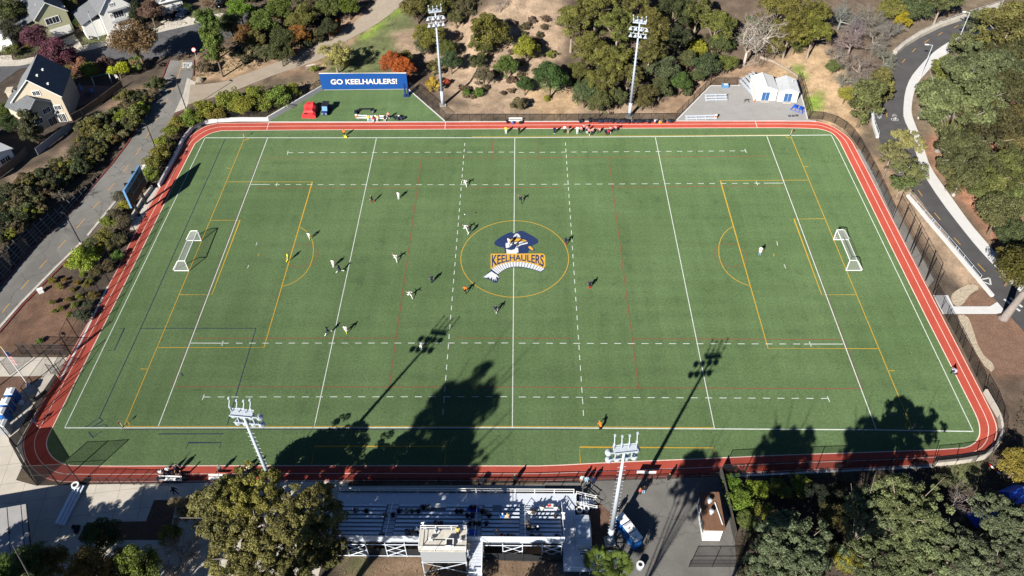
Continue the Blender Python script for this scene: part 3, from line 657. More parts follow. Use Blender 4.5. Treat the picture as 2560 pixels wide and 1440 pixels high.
# road on the right with its pavement
LA = [(2505, 15), (2420, 42), (2350, 65), (2300, 88), (2260, 112), (2237, 132), (2230, 170), (2236, 205), (2215, 235), (2190, 270), (2180, 300), (2195, 342), (2225, 420), (2285, 480), (2330, 540), (2380, 605), (2440, 688), (2475, 735), (2560, 830), (2640, 920)]
LB = [(2515, 55), (2460, 70), (2405, 88), (2360, 112), (2325, 138), (2300, 165), (2275, 195), (2262, 230), (2258, 270), (2258, 295), (2275, 330), (2290, 385), (2305, 430), (2350, 500), (2400, 565), (2440, 615), (2500, 680), (2560, 740), (2620, 800), (2700, 880)]
mb = MB(); between(mb, smooth([np.array(W(*p)[:2]) for p in LA], 1, False), smooth([np.array(W(*p)[:2]) for p in LB], 1, False), 0.01, True, 1.2, 6); struct(mb.build('hill_road', M_ROAD_NEW))
LC = [(2525, 66), (2470, 82), (2418, 102), (2388, 122), (2345, 150), (2320, 178), (2295, 205), (2283, 235), (2278, 270), (2279, 290), (2295, 330), (2312, 380), (2325, 420), (2375, 490), (2425, 560), (2470, 612), (2520, 670), (2580, 735), (2640, 790), (2720, 870)]
mb = MB(); between(mb, smooth([np.array(W(*p)[:2]) for p in LB], 1, False), smooth([np.array(W(*p)[:2]) for p in LC], 1, False), 0.12, True, 1.2, 3)
sp = smooth([np.array(W(*p)[:2]) for p in LB], 1, False); V = []
for q in resample(sp, 1.5): h_ = float(hgt(*q)); V += [(q[0], q[1], h_), (q[0], q[1], h_+0.12)]
mb.add(V, [(2*i, 2*i+2, 2*i+3, 2*i+1) for i in range(len(V)//2-1)]); struct(mb.build('hill_road_pavement', M_CONC_NEW))
mb = MB()
for x1, y1, x2, y2 in [(2217, 282, 2217, 293), (2217, 242, 2217, 255), (2255, 157, 2263, 148), (2281, 130, 2289, 121), (2311, 107, 2322, 99), (2345, 88, 2356, 81), (2384, 70, 2396, 64), (2295, 475, 2306, 491), (2336, 532, 2351, 550), (2385, 594, 2401, 612), (2444, 659, 2463, 679), (2527, 742, 2540, 756)]: ribbon(mb, [W(x1, y1), W(x2, y2)], 0.16, 0.018, True)
struct(mb.build('hill_road_yellow_dashes', M_ROAD_YELLOW))
mb = MB()
def wheel_mark(c, k):
    a = [(c[0]-3.6*k, c[1]+3), (c[0]+3.2*k, c[1]+3)]
    for q in a: ribbon(mb, arc_pts(W(*q), 0.42, 0, 360, 14), 0.1, 0.02)
    px_ribbon(mb, [a[0], (c[0]-1, c[1]-2), (c[0]+2.2, c[1]-2), a[1]], 0.1, 0.021); px_ribbon(mb, [(c[0]-1, c[1]-2), (c[0]+.3, c[1]+3), (c[0]+2.4, c[1]-3)], 0.1, 0.022)
wheel_mark((2197, 282), 1); wheel_mark((2237, 296), 1); wheel_mark((2478, 25), 1); wheel_mark((2497, 38), 1)
for x, y, s_ in ((2198, 292, 1), (2236, 287, -1)):
    for d in (0, 3): px_ribbon(mb, [(x-6, y-2*s_+d), (x, y+1.5*s_+d), (x+6, y-2*s_+d)], 0.1, 0.02)
for a, b in (((2447, 700), (2477, 712)), ((2477, 712), (2474, 695)), ((2474, 695), (2447, 700))): px_ribbon(mb, [a, b], 0.25, 0.02)
for a, b in (((2510, 748), (2550, 778)), ((2525, 745), (2556, 768))): px_ribbon(mb, [a, b], 0.4, 0.02)
struct(mb.build('hill_road_white_marks', M_ROAD_WHITE))
sheet('path_to_gate', [(2333, 738), (2370, 738), (2384, 766), (2475, 766), (2497, 752), (2530, 775), (2490, 785), (2357, 785)], M_CONC_NEW, 0.008)
sheet('cobble_bed', [(2385, 765), (2375, 740), (2395, 722), (2430, 708), (2452, 720), (2425, 735), (2405, 765)], M_ROCKS, 0.004, 1)
sheet('cobble_bed', [(2388, 787), (2418, 787), (2430, 815), (2450, 880), (2490, 915), (2475, 935), (2425, 860)], M_ROCKS, 0.004, 1)
sheet('mulch_bed', [(2405, 765), (2420, 742), (2455, 725), (2492, 755), (2475, 765)], M_MULCH, 0.002)
sheet('mulch_bed', [(2420, 787), (2490, 787), (2560, 850), (2640, 940), (2500, 935), (2450, 870)], M_MULCH, 0.002, 0)
sheet('scoreboard_pad', [(340, 575), (397, 470), (384, 468), (360, 482), (330, 545), (325, 575)], M_CONC, 0.004)
sheet('gravel_strip', [(2140, 375), (2152, 372), (2230, 500), (2335, 700), (2320, 718), (2290, 660)], M_ROAD_OLD, 0.002)
# ---------------------------------------------------------------- floodlight towers
def make_tower(label, base, H, face, aerials):
    """face: direction (radians) the lamps look; local +Y is that direction"""
    t = thing('floodlight_tower', label, 'floodlight', (base.x, base.y, 0), face-math.pi/2, 'floodlight towers round the pitch')
    m = MB(); m.tube([(0, 0, 0), (0, 0, H*0.16)], [0.36, 0.33], 12); m.tube([(0, 0, H*0.16), (0, 0, H*0.96)], [0.30, 0.13], 12); m.build('pole', M_STEEL, t, True)
    for i in range(int(H*0.72/0.8)):
        z = 2.6+i*0.8; m = MB(); m.tube([(-0.48, 0, z), (0.48, 0, z)], 0.022, 4); m.build('climbing_peg', M_STEEL, t)
    m = MB()
    for z in (H*0.865, H*0.925): m.box((0, 0.12, z), (3.2 if z < H*0.9 else 3.0, 0.10, 0.10))
    for x in (-0.9, 0.9): m.box((x, 0.12, H*0.895), (0.1, 0.1, H*0.06))
    m.build('crossarm', M_STEEL, t)
    for row, z in enumerate((H*0.845, H*0.91)):
        for i in range(4):
            x = (-1.4, -0.48, 0.48, 1.4)[i]+(0.0 if row == 0 else 0.08*(i-1.5))
            q = MB(); M = Matrix.Rotation(R(52), 4, 'X')
            q.lathe([(0.11, 0.38), (0.17, 0.25), (0.29, 0.04), (0.40, -0.20), (0.42, -0.25)], (x, 0.42, z), 12, Matrix.Rotation(R(38), 4, 'X')); l = q.build('lamp', M_STEEL, t, True)
            g = MB(); g.lathe([(0.38, -0.268), (0.0001, -0.26)], (x, 0.42, z), 12, Matrix.Rotation(R(38), 4, 'X')); g.build('lens', M_GREYP, l)
    m = MB(); zt = H*0.965; m.box((0, -0.1, zt), (2.5, 0.8, 0.08)); m.box((0, 0.38, zt+0.12), (2.5, 0.05, 0.16)); m.box((0, -0.58, zt+0.12), (2.5, 0.05, 0.16)); m.build('platform', M_STEEL, t)
    for i, x in enumerate((-1.2, -0.4, 0.4, 1.2)):
        q = MB(); h = 0.8*aerials*(1 if i in (0, 3) else 0.85)
        q.tube([(x, 0, zt), (x, 0, zt+h*0.55), (x+0.05, 0.35, zt+h*0.8), (x+0.05, 0.4, zt+h)], 0.055, 6); q.box((x+0.05, 0.4, zt+h), (0.2, 0.22, 0.2)); q.box((x, 0.05, zt+h*0.45), (0.2, 0.16, 0.28))
        if i in (1, 2): q.box((0.2 if i == 2 else -0.2, 0, zt+h*0.5), (0.4, 0.05, 0.06))
        q.build('aerial', M_STEEL, t)
    m = MB(); m.box((0, 0, 0.12), (1.3, 1.3, 0.24)); m.build('footing', M_CONC, t)
    return t
make_tower('pale floodlight tower on the brown slope behind the blue banner wall', W(1107, 263), 22.3, R(-78), 2.0)
make_tower('pale floodlight tower in front of the dark eucalyptus wood', W(1573, 293), 22.2, R(-105), 2.0)
make_tower('pale floodlight tower rising out of the big olive tree beside the track', Vector((-29.7, -46.2, 0)), 22.6, R(84), 2.6)
make_tower('pale floodlight tower standing between the bleachers and the blue portable toilets', W(1524, 1355), 22.3, R(97), 2.6)

# ---------------------------------------------------------------- goals and corner flags
def make_goal(label, c, dirx):
    """c: middle of the goal line; dirx: +1 when the net lies towards +X"""
    t = thing('football_goal', label, 'goal', (c[0], c[1], 0), 0 if dirx > 0 else math.pi, 'football goals')
    w2, h, r = 3.66, 2.44, 0.085; d1, d2 = 1.3, 2.6
    q = MB()
    q.tube([(0, -w2, 0.08), (0, -w2, h)], r, 8); q.tube([(0, w2, 0.08), (0, w2, h)], r, 8); q.tube([(0, -w2, h), (0, w2, h)], r, 8); q.build('goal_mouth', M_WHITE, t)
    q = MB()
    for s in (-1, 1):
        q.tube([(0, s*w2, h), (d1*0.75, s*w2, h), (d1, s*w2, h-0.12), (d2, s*w2, 0.35), (d2-0.1, s*w2, 0.09), (0, s*w2, 0.09)], 0.07, 6)
    q.tube([(d2-0.08, -w2, 0.09), (d2-0.08, w2, 0.09)], 0.07, 6); q.build('side_frame', M_WHITE, t)
    n = MB()
    n.quad((0, -w2, h), (0, w2, h), (d1, w2, h-.06), (d1, -w2, h-.06)); n.quad((d1, -w2, h-.06), (d1, w2, h-.06), (d2, w2, 0.15), (d2, -w2, 0.15))
    for s in (-1, 1): n.add([(0, s*w2, 0.1), (0, s*w2, h), (d1, s*w2, h-.06), (d2, s*w2, 0.15)], [(0, 1, 2, 3)])
    n.build('net', M_NET_WHITE, t)
make_goal('white goal near the scoreboard with its net towards the campus road', ((W(506, 601)+W(470, 679))/2)[:2], -1)
make_goal('white goal on the right near the hill road with sagging net', ((W(2083, 600)+W(2115, 677))/2)[:2], 1)
for px, lab in (((611, 346), 'corner flag at the far corner near the campus road end'), ((307, 1068), 'red and white corner flag at the near left corner of the pitch'), ((1976, 339), 'corner flag at the far corner below the white sheds'), ((2279, 1074), 'corner flag at the near right corner in tree shade')):
    p = W(*px); t = thing('corner_flag', lab, 'flag', p, 0, 'corner flags')
    q = MB(); q.tube([(0, 0, 0), (0, 0, 1.6)], 0.03, 6); q.build('pole', M_WHITE, t)
    q = MB(); q.box((0, -0.22, 1.4), (0.02, 0.42, 0.34), top=(1, 0.9)); q.build('pennant', M_RED, t)
    q = MB(); q.lathe([(0.16, 0.0), (0.14, 0.06), (0.05, 0.09)], (0, 0, 0.02), 10); q.build('base', M_DARK, t)

# ---------------------------------------------------------------- fences
def fence(name, label, pts, h, step, post_m, mesh_m, px=True, rail=True, cover=True, mid=False, post_r=0.045, cat='fence', brace=False, z0=0.0, loc_h=None):
    P = [np.array(W(*p)[:2]) for p in pts] if px else [np.array(p) for p in pts]
    o = P[0]; zf = lambda q: float(hgt(*q))
    t = thing(name, label, cat, (o[0], o[1], 0))
    L = np.r_[0, np.cumsum([np.hypot(*(b-a)) for a, b in zip(P[:-1], P[1:])])]; n = max(1, int(round(L[-1]/step)))
    S = sorted(set(list(np.linspace(0, L[-1], n+1)) + ([] if len(P) > 6 else list(L[1:-1]))))
    Q = [np.array([np.interp(s, L, [p[k] for p in P]) for k in (0, 1)]) for s in S]
    top = lambda i: loc_h(i/(len(Q)-1)) if loc_h else h
    for i, q in enumerate(Q):
        m = MB(); z = zf(q); m.tube([(q[0]-o[0], q[1]-o[1], z), (q[0]-o[0], q[1]-o[1], z+top(i))], post_r, 6); m.build('post', post_m, t)
    if rail:
        m = MB()
        m.tube([(q[0]-o[0], q[1]-o[1], zf(q)+top(i)-0.03) for i, q in enumerate(Q)], 0.035, 5)
        if mid: m.tube([(q[0]-o[0], q[1]-o[1], zf(q)+top(i)*0.52) for i, q in enumerate(Q)], 0.03, 5)
        if brace:
            for a, b in zip(Q[:-1], Q[1:]): m.tube([(a[0]-o[0], a[1]-o[1], zf(a)+0.1), (b[0]-o[0], b[1]-o[1], zf(b)+h-0.1)], 0.022, 4)
        m.build('rail', post_m, t)
    if cover:
        m = MB()
        for i in range(len(Q)-1):
            a, b = Q[i], Q[i+1]
            m.quad((a[0]-o[0], a[1]-o[1], zf(a)+z0+0.03), (b[0]-o[0], b[1]-o[1], zf(b)+z0+0.03), (b[0]-o[0], b[1]-o[1], zf(b)+top(i+1)-0.05), (a[0]-o[0], a[1]-o[1], zf(a)+top(i)-0.05))
        m.build('wire_mesh' if mesh_m is not M_SCREEN else 'windscreen', mesh_m, t)
    return t
fence('chain_link_fence', 'long black chain link fence behind the kit bags on the far side', [(1114, 302), (1400, 302), (1688, 300)], 1.75, 2.45, M_BLACK, M_MESH)
fence('chain_link_fence', 'black chain link fence running up from the track to the blue banner', [(1114, 301), (1068, 263), (1026, 226)], 2.1, 2.4, M_BLACK, M_MESH)
fence('chain_link_fence', 'black chain link fence on the wood side of the grey court', [(1690, 299), (1733, 256), (1775, 214)], 2.1, 2.4, M_BLACK, M_MESH)
fence('chain_link_fence', 'black chain link fence at the back of the grey court', [(1776, 213), (1842, 213)], 2.1, 2.6, M_BLACK, M_MESH)
fence('chain_link_fence', 'black chain link fence beside the right hand white shed', [(1994, 200), (2008, 250), (2020, 297)], 2.2, 2.6, M_BLACK, M_MESH)
fence('chain_link_fence', 'curved black chain link fence round the far right track bend', [(2022, 297), (2045, 297), (2070, 302), (2095, 313), (2118, 330), (2136, 352), (2155, 385), (2190, 450), (2230, 540)], 1.9, 2.6, M_BLACK, M_MESH)
fence('ball_net_fence', 'tall black ball netting on posts beside the right straight', [(2232, 545), (2275, 628), (2314, 702), (2332, 735)], 5.2, 3.0, M_BLACK, M_NET_TALL, mid=True, post_r=0.07)
fence('chain_link_fence', 'black chain link fence above the concrete gate path on the right', [(2336, 742), (2365, 795), (2398, 855), (2458, 978)], 2.1, 2.6, M_BLACK, M_MESH)
fence('ball_net_fence', 'tall black ball netting beside the left straight below the scoreboard', [(338, 578), (306, 637), (285, 682), (262, 722), (230, 782), (198, 843), (178, 885)], 4.8, 3.1, M_BLACK, M_NET_TALL, mid=True, post_r=0.07)
fence('chain_link_fence', 'black chain link fence along the left straight above the scoreboard', [(500, 306), (478, 322), (455, 350), (438, 385), (418, 425), (396, 467)], 2.1, 2.6, M_BLACK, M_MESH)
fence('chain_link_fence', 'black chain link fence over the white wall by the far left bend', [(670, 299), (600, 299), (545, 301), (505, 306)], 2.0, 2.6, M_BLACK, M_MESH)
fence('chain_link_fence', 'black chain link fence on top of the grey bay wall', [(674, 299), (740, 262), (808, 223)], 2.6, 2.6, M_BLACK, M_MESH)
fence('chain_link_fence', 'black chain link fence across the mulch above the concrete apron', [(56, 886), (115, 887), (178, 888)], 2.6, 3.0, M_BLACK, M_MESH, mid=True)
fence('chain_link_fence', 'short black fence on the concrete apron beside the flagpole mulch', [(0, 905), (25, 937)], 2.4, 2.6, M_BLACK, M_MESH)
fence('chain_link_gate', 'black framed gate standing open beside the left straight', [(128, 934), (148, 938), (165, 905)], 2.3, 1.6, M_BLACK, M_MESH, mid=True, cat='gate')
fence('ball_net_fence', 'tall black ball netting behind the near left bend', [(150, 940), (90, 1022), (62, 1067), (40, 1116)], 5.2, 3.6, M_BLACK, M_NET_TALL, mid=True, post_r=0.07)
fence('windscreen_fence', 'black windscreen fence wrapping the near left corner of the track', [(146, 948), (90, 1030), (40, 1118), (92, 1213)], 2.6, 3.0, M_BLACK, M_SCREEN, loc_h=lambda u: 1.3+1.9*float(ss(0.55, 0.7, u)))
fence('ball_net_fence', 'tall netting along the concrete apron by the near left corner', [(94, 1214), (147, 1212), (202, 1208)], 5.0, 2.6, M_BLACK, M_MESH, mid=True, post_r=0.07)
fence('chain_link_fence', 'low black fence between the concrete apron and the track', [(204, 1210), (275, 1210), (335, 1212), (402, 1212)], 1.7, 2.6, M_BLACK, M_MESH)
fence('rail_fence', 'black pipe rail fence in front of the bleachers', [(858, 1206), (1100, 1206), (1290, 1208), (1432, 1204)], 1.15, 2.6, M_BLACK, M_MESH, mid=True)
fence('rail_fence', 'black pipe rail fence between the track and the dark plaza', [(1432, 1205), (1560, 1201), (1690, 1197), (1798, 1192)], 1.15, 2.6, M_BLACK, M_MESH, mid=True)
fence('chain_link_fence', 'black chain link fence along the hedge at the near right straight', [(1800, 1191), (1925, 1185), (2100, 1180), (2225, 1175), (2330, 1167)], 3.0, 3.2, M_BLACK, M_MESH, mid=False)
fence('chain_link_fence', 'black chain link fence round the near right bend on the white wall', [(2335, 1166), (2400, 1160), (2460, 1150), (2492, 1122), (2507, 1085), (2500, 1045), (2463, 980)], 2.4, 2.8, M_BLACK, M_MESH)
fence('chain_link_fence', 'dark fence standing in shade behind the bleacher framework left', [(850, 1386), (1050, 1391)], 1.9, 2.4, M_BLACK, M_SCREEN)
fence('chain_link_fence', 'dark fence standing in shade behind the bleacher framework right', [(1215, 1400), (1402, 1406)], 1.9, 2.4, M_BLACK, M_SCREEN)
fence('board_fence', 'grey board fence on the hedge side of the brown roofed hut', [(1797, 1190), (1815, 1265), (1834, 1350)], 2.3, 2.2, M_GREY_WOOD, M_GREY_WOOD, post_r=0.06)
fence('slatted_gate', 'dark slatted gate standing in shade below the brown roofed hut', [(1722, 1418), (1838, 1418)], 2.0, 2.4, M_BLACK, M_MESH, mid=True, cat='gate')
fence('cable_rail', 'white concrete kerb rail with posts beside the hill road', [(2271, 493), (2332, 562), (2392, 632), (2448, 700)], 1.15, 2.4, M_STEEL, M_NET_TALL, rail=True, cover=False, mid=True, cat='railing')
fence('cable_rail', 'short steel post railing left of the bicycle marks on the hill road', [(2181, 284), (2184, 312), (2195, 342)], 1.15, 2.4, M_STEEL, M_NET_TALL, cover=False, mid=True, cat='railing')
fence('cable_rail', 'steel post railing on the outside of the upper hill road bend', [(2236, 132), (2262, 110), (2300, 86), (2350, 62), (2420, 38), (2505, 11)], 1.2, 2.6, M_STEEL, M_NET_TALL, cover=False, mid=True, cat='railing')
fence('board_fence', 'brown board fence along the back of the patio', [(183, 304), (215, 286), (250, 262), (308, 218)], 1.7, 2.2, M_WOOD, M_WOOD)
fence('board_fence', 'dark board fence below the white roofed house on the left', [(-10, 452), (40, 415), (72, 385)], 1.8, 2.2, M_WOOD, M_WOOD)
fence('board_fence', 'grey board fence panel beside the tall conifer', [(96, 388), (130, 362), (180, 322)], 1.7, 2.4, M_GREYP, M_GREYP)

def wall(name, label, pts, h, wd, mat, px=True, hl=None):
    P = [np.array(W(*p)[:2]) for p in pts] if px else pts
    P = resample(P, 1.5); o = P[0]; t = thing(name, label, 'wall', (o[0], o[1], 0)); m = MB(); V = []
    for i, p in enumerate(P):
        a, b = P[max(i-1, 0)], P[min(i+1, len(P)-1)]; t_ = (b-a)/np.hypot(*(b-a)); n_ = np.array([-t_[1], t_[0]])*wd/2; z = float(hgt(*p)); hh = hl(i/(len(P)-1)) if hl else h
        for s, zz in ((-1, z-0.05), (-1, z+hh), (1, z+hh), (1, z-0.05)): V.append((p[0]+n_[0]*s-o[0], p[1]+n_[1]*s-o[1], zz))
    F = [(4*i+k, 4*i+(k+1) % 4, 4*i+4+(k+1) % 4, 4*i+4+k) for i in range(len(P)-1) for k in range(4)]+[(3, 2, 1, 0), tuple(4*(len(P)-1)+k for k in range(4))]
    m.add(V, F); m.build('wall_body', mat, t); return t
wall('retaining_wall', 'white concrete wall behind the far left track bend', [(670, 302), (600, 302), (548, 304), (508, 310), (482, 324), (460, 350), (446, 380), (420, 428), (399, 468)], 0.8, 0.35, M_CONC_NEW)
wall('retaining_wall', 'grey concrete wall along the left side of the turf bay', [(671, 303), (740, 263), (808, 223)], 1.1, 0.3, M_CONC_NEW)
wall('retaining_wall', 'white concrete wall round the near right track bend', [(2335, 1164), (2400, 1157), (2458, 1147), (2488, 1120), (2502, 1085), (2496, 1045), (2460, 982)], 0.9, 0.32, M_CONC)
wall('retaining_wall', 'white concrete kerb wall between the dry slope and the hill road', [(2268, 490), (2330, 565), (2390, 635), (2455, 712), (2480, 742)], 0.45, 0.5, M_CONC_NEW)
wall('retaining_wall', 'short white kerb wall left of the bicycle marks', [(2179, 280), (2182, 310), (2193, 345)], 0.5, 0.5, M_CONC_NEW)
wall('retaining_wall', 'long pale concrete wall outside the upper hill road bend', [(2235, 136), (2260, 114), (2300, 90), (2350, 66), (2420, 42), (2506, 14)], 0.9, 0.9, M_CONC)
wall('retaining_wall', 'grey concrete footing wall behind the scoreboard posts', [(382, 470), (356, 505), (330, 548)], 0.7, 0.3, M_CONC)
# timber crib wall beside the campus road: leaning lattice of beams with dark soil behind
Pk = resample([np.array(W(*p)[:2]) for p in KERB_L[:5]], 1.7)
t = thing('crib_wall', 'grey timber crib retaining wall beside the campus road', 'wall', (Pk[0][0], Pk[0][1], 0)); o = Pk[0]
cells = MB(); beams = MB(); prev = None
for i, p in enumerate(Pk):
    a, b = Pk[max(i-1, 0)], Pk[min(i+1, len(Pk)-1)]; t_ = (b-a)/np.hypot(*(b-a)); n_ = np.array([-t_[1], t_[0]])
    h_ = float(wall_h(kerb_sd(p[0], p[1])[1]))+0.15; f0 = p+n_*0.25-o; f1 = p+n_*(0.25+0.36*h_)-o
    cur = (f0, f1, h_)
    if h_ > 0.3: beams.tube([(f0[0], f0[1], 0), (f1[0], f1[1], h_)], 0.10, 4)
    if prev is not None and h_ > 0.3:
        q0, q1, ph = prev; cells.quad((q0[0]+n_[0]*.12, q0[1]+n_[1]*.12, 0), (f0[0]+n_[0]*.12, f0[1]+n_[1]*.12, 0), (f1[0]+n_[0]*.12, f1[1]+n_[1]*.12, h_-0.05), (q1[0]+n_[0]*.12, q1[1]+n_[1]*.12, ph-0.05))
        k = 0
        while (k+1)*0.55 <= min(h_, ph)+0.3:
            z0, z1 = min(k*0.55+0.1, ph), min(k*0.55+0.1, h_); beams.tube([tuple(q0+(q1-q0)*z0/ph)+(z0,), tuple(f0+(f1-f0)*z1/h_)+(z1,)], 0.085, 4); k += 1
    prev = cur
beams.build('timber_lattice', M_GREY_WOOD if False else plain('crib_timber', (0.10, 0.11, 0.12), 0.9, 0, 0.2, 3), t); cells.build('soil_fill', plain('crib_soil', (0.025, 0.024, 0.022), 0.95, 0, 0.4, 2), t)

# ---------------------------------------------------------------- blue banner wall and scoreboard
def plane_frame(a, b):
    a, b = Vector(a), Vector(b); x = (b-a); L = x.length; return math.atan2(x.y, x.x), L
a, b = W(809, 225), W(1019, 223); rz, L = plane_frame(a, b)
t = thing('banner_wall', 'tall blue banner wall with white slogan behind the turf bay', 'banner', a, rz)
def slant(mb, x0, x1, z0, za, zb, y0, y1): mb.add([(x0, y0, z0), (x1, y0, z0), (x1, y1, z0), (x0, y1, z0), (x0, y0, za), (x1, y0, zb), (x1, y1, zb), (x0, y1, za)], [(0, 3, 2, 1), (4, 5, 6, 7), (0, 1, 5, 4), (1, 2, 6, 5), (2, 3, 7, 6), (3, 0, 4, 7)])
q = MB(); slant(q, -0.3, L+0.1, 0.12, 4.15, 3.9, -0.05, 0.05); q.build('panel', M_BLUE_SIGN, t)
q = MB(); slant(q, -0.3, L+0.1, 4.15, 4.27, 4.02, -0.1, 0.12); q.build('top_rail', M_SIGN_WHITE, t)
q = MB()
for i in range(9): q.tube([(L*i/8, 0.2, 0), (L*i/8, 0.2, 3.9)], 0.08, 6)
q.build('frame', M_BLACK, t)
for dy, m_, off, nm in ((-0.062, M_GOLD, 0.055, 'slogan_edging'), (-0.07, M_SIGN_WHITE, 0.03, 'slogan')):
    me = text_mesh('GO KEELHAULERS!', 1.72, off, 0.004, shear=0.06); me.transform(Matrix.Translation((L*0.5-0.1, dy, 2.0))@Matrix.Rotation(R(90), 4, 'X')); me.materials.append(m_); obj(nm, me, t)
# posts fixed at px; panel faces the pitch
pa, pb = W(350, 540), W(367, 510); rz, L = plane_frame(pa, pb)
t = thing('scoreboard', 'dark scoreboard on two posts with pale blue top panel', 'scoreboard', pa, rz)
for x in (0, L): q = MB(); q.box((x, 0.1, 3.85), (0.35, 0.35, 7.7)); q.build('post', M_BLACK, t)
x0, x1 = -1.55, L+1.9; zb, zt = 3.4, 7.5
q = MB(); q.box(((x0+x1)/2, -0.22, (zb+zt-1.1)/2), (x1-x0, 0.25, zt-1.1-zb)); q.build('display_panel', M_DARK, t)
q = MB(); q.box(((x0+x1)/2, -0.24, zt-0.5), (x1-x0, 0.3, 1.0)); hd = q.build('header_panel', M_SKY_BLUE, t)
me = text_mesh('CAL MARITIME', 0.72, 0.01, 0.004); me.transform(Matrix.Translation(((x0+x1)/2+0.2, -0.397, zt-0.5))@Matrix.Rotation(R(90), 4, 'X')); me.materials.append(M_NAVY); obj('header_lettering', me, hd)
q = MB(); q.box((x0-0.08, -0.22, (zb+zt)/2), (0.14, 0.36, zt-zb)); q.box((x1+0.08, -0.22, (zb+zt)/2), (0.14, 0.36, zt-zb)); q.box(((x0+x1)/2, -0.36, zb+1.45), (x1-x0, 0.02, 0.07)); q.box((0.3, -0.36, zb+2.3), (0.07, 0.02, 1.2)); q.box((L+0.1, -0.36, zb+2.3), (0.07, 0.02, 1.2)); q.box((L/2+.2, -0.36, zb+1.75), (L, 0.02, 0.06)); q.build('trim', M_SKY_BLUE, t)
M_DIGIT = plain('amber_digits', (0.16, 0.035, 0.012), 0.5, 0, 0.2, 3, True)
q = MB()
for x, z in ((x0+0.7, zb+.7), (x0+2.3, zb+.7), (x0+4.2, zb+.7), (x0+5.5, zb+.7), (x0+.7, zb+2.2), (x0+1.2, zb+2.2), (L/2, zb+2.3), (L/2+.6, zb+2.3), (x1-.8, zb+2.2), (x1-1.3, zb+2.2)):
    q.box((x, -0.355, z), (0.36, 0.02, 0.12)); q.box((x-.15, -0.357, z+.25), (0.09, 0.02, 0.4)); q.box((x+.15, -0.357, z-.2), (0.09, 0.02, 0.4))
q.build('digits', M_DIGIT, t)

# ---------------------------------------------------------------- main bleachers
NR, YF, YB = 9, -46.35, -51.75
XS = [(-22.5, -16.0), (-14.4, -5.2), (-3.7, 0.9), (2.3, 6.0)]
row_y = lambda r: YF+(YB-YF)*r/(NR-1)
row_z = lambda r: 1.55+2.35*r/(NR-1)
t = thing('bleachers', 'large aluminium bleachers beside the near straight', 'bleachers', (0, 0, 0))
q = MB(); q.box((-7.2, -45.15, 1.02), (30.8, 1.7, 0.12)); q.build('front_walkway', M_ALU_DECK, t)
q = MB(); q.box((-7.2, -44.32, 0.65), (30.6, 0.06, 1.2)); q.build('front_skirt', M_DARK, t)
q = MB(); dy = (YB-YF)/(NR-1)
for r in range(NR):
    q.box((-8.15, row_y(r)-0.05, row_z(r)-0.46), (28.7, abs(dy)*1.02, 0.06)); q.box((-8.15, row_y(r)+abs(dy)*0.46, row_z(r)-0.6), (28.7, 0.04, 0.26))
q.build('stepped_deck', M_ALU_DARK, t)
for r in range(NR):
    for k, (xa, xb) in enumerate(XS):
        if r < 2 and k == 1: segs = [(xa, xa+2.6), (xb-3.2, xb)]
        elif r < 2 and k == 2: segs = [(xa+0.2, xa+1.2), (xb-2.2, xb)]
        else: segs = [(xa, xb)]
        for u, v in segs: q = MB(); q.box(((u+v)/2, row_y(r), row_z(r)), (v-u, 0.31, 0.06)); q.build('seat_plank', M_ALU, t)
for x in (-15.2, -4.45, 1.6):
    q = MB()
    for r in range(0, NR*2):
        q.box((x, row_y(r/2)+0.0, row_z(r/2)-0.36), (1.3, abs(dy)*0.48, 0.06))
    q.build('aisle_steps', M_ALU_DECK, t)
    q = MB()
    for g in ((0, 2.4), (2.9, 5), (5.5, 8)):
        P = [(x, row_y(u), row_z(u)-0.4+0.95) for u in g]; q.tube([(x, P[0][1], P[0][2]-0.95), P[0], P[1], (x, P[1][1], P[1][2]-0.95)], 0.04, 6)
    q.build('aisle_handrail', M_ALU, t)
q = MB()
xs_ = np.linspace(-22.3, 7.9, 13)
for z in (2.15, 1.65): q.tube([(-22.3, -44.34, z), (7.9, -44.34, z)], 0.05, 6)
for x in xs_: q.tube([(x, -44.34, 1.0), (x, -44.34, 2.15)], 0.05, 6)
q.build('front_railing', M_WHITE, t)
q = MB(); q.box((-8.15, YB-0.45, 4.55), (28.9, 0.06, 1.35)); q.build('back_panel', M_ALU, t)
for s, x in ((-1, -22.6), (1, 6.25)):
    q = MB()
    for zz in (0.5, 1.0): q.tube([(x, YF+0.3, row_z(0)-0.46+zz), (x, YB-0.4, row_z(8)-0.46+zz)], 0.045, 6)
    for u in np.linspace(0, 8, 5): q.tube([(x, row_y(u), row_z(u)-0.46), (x, row_y(u), row_z(u)+0.56)], 0.04, 6)
    q.build('side_railing', M_WHITE, t)
q = MB()
for x in np.linspace(-22.4, 6.0, 13):
    for y in (YB-0.6, -49.0, -46.5): q.tube([(x, y, 0), (x, y, 1.0+max(0, (-46-y))*0.42)], 0.06, 6)
xb = np.linspace(-22.4, 6.0, 13)
for i in (1, 3, 7, 9, 11):
    a_, b_ = xb[i], xb[i+1]; y = YB-0.62
    for z0, z1 in ((0.3, 1.9), (1.9, 0.3), (1.6, 3.2), (3.2, 1.6)): q.tube([(a_, y, z0), (b_, y, z1)], 0.05, 5)
for z in (0.3, 3.3): q.tube([(-22.4, YB-0.62, z), (6.0, YB-0.62, z)], 0.05, 5)
q.build('support_frame', M_ALU, t)
q = MB()
for i in range(6): q.box((8.75+i*0.32, -45.3, 0.95-i*0.17), (0.34, 1.35, 0.06))
q.box((7.15, -48.4, 1.06), (1.6, 5.4, 0.1)); q.build('end_stairs', M_ALU_DECK, t)
q = MB()
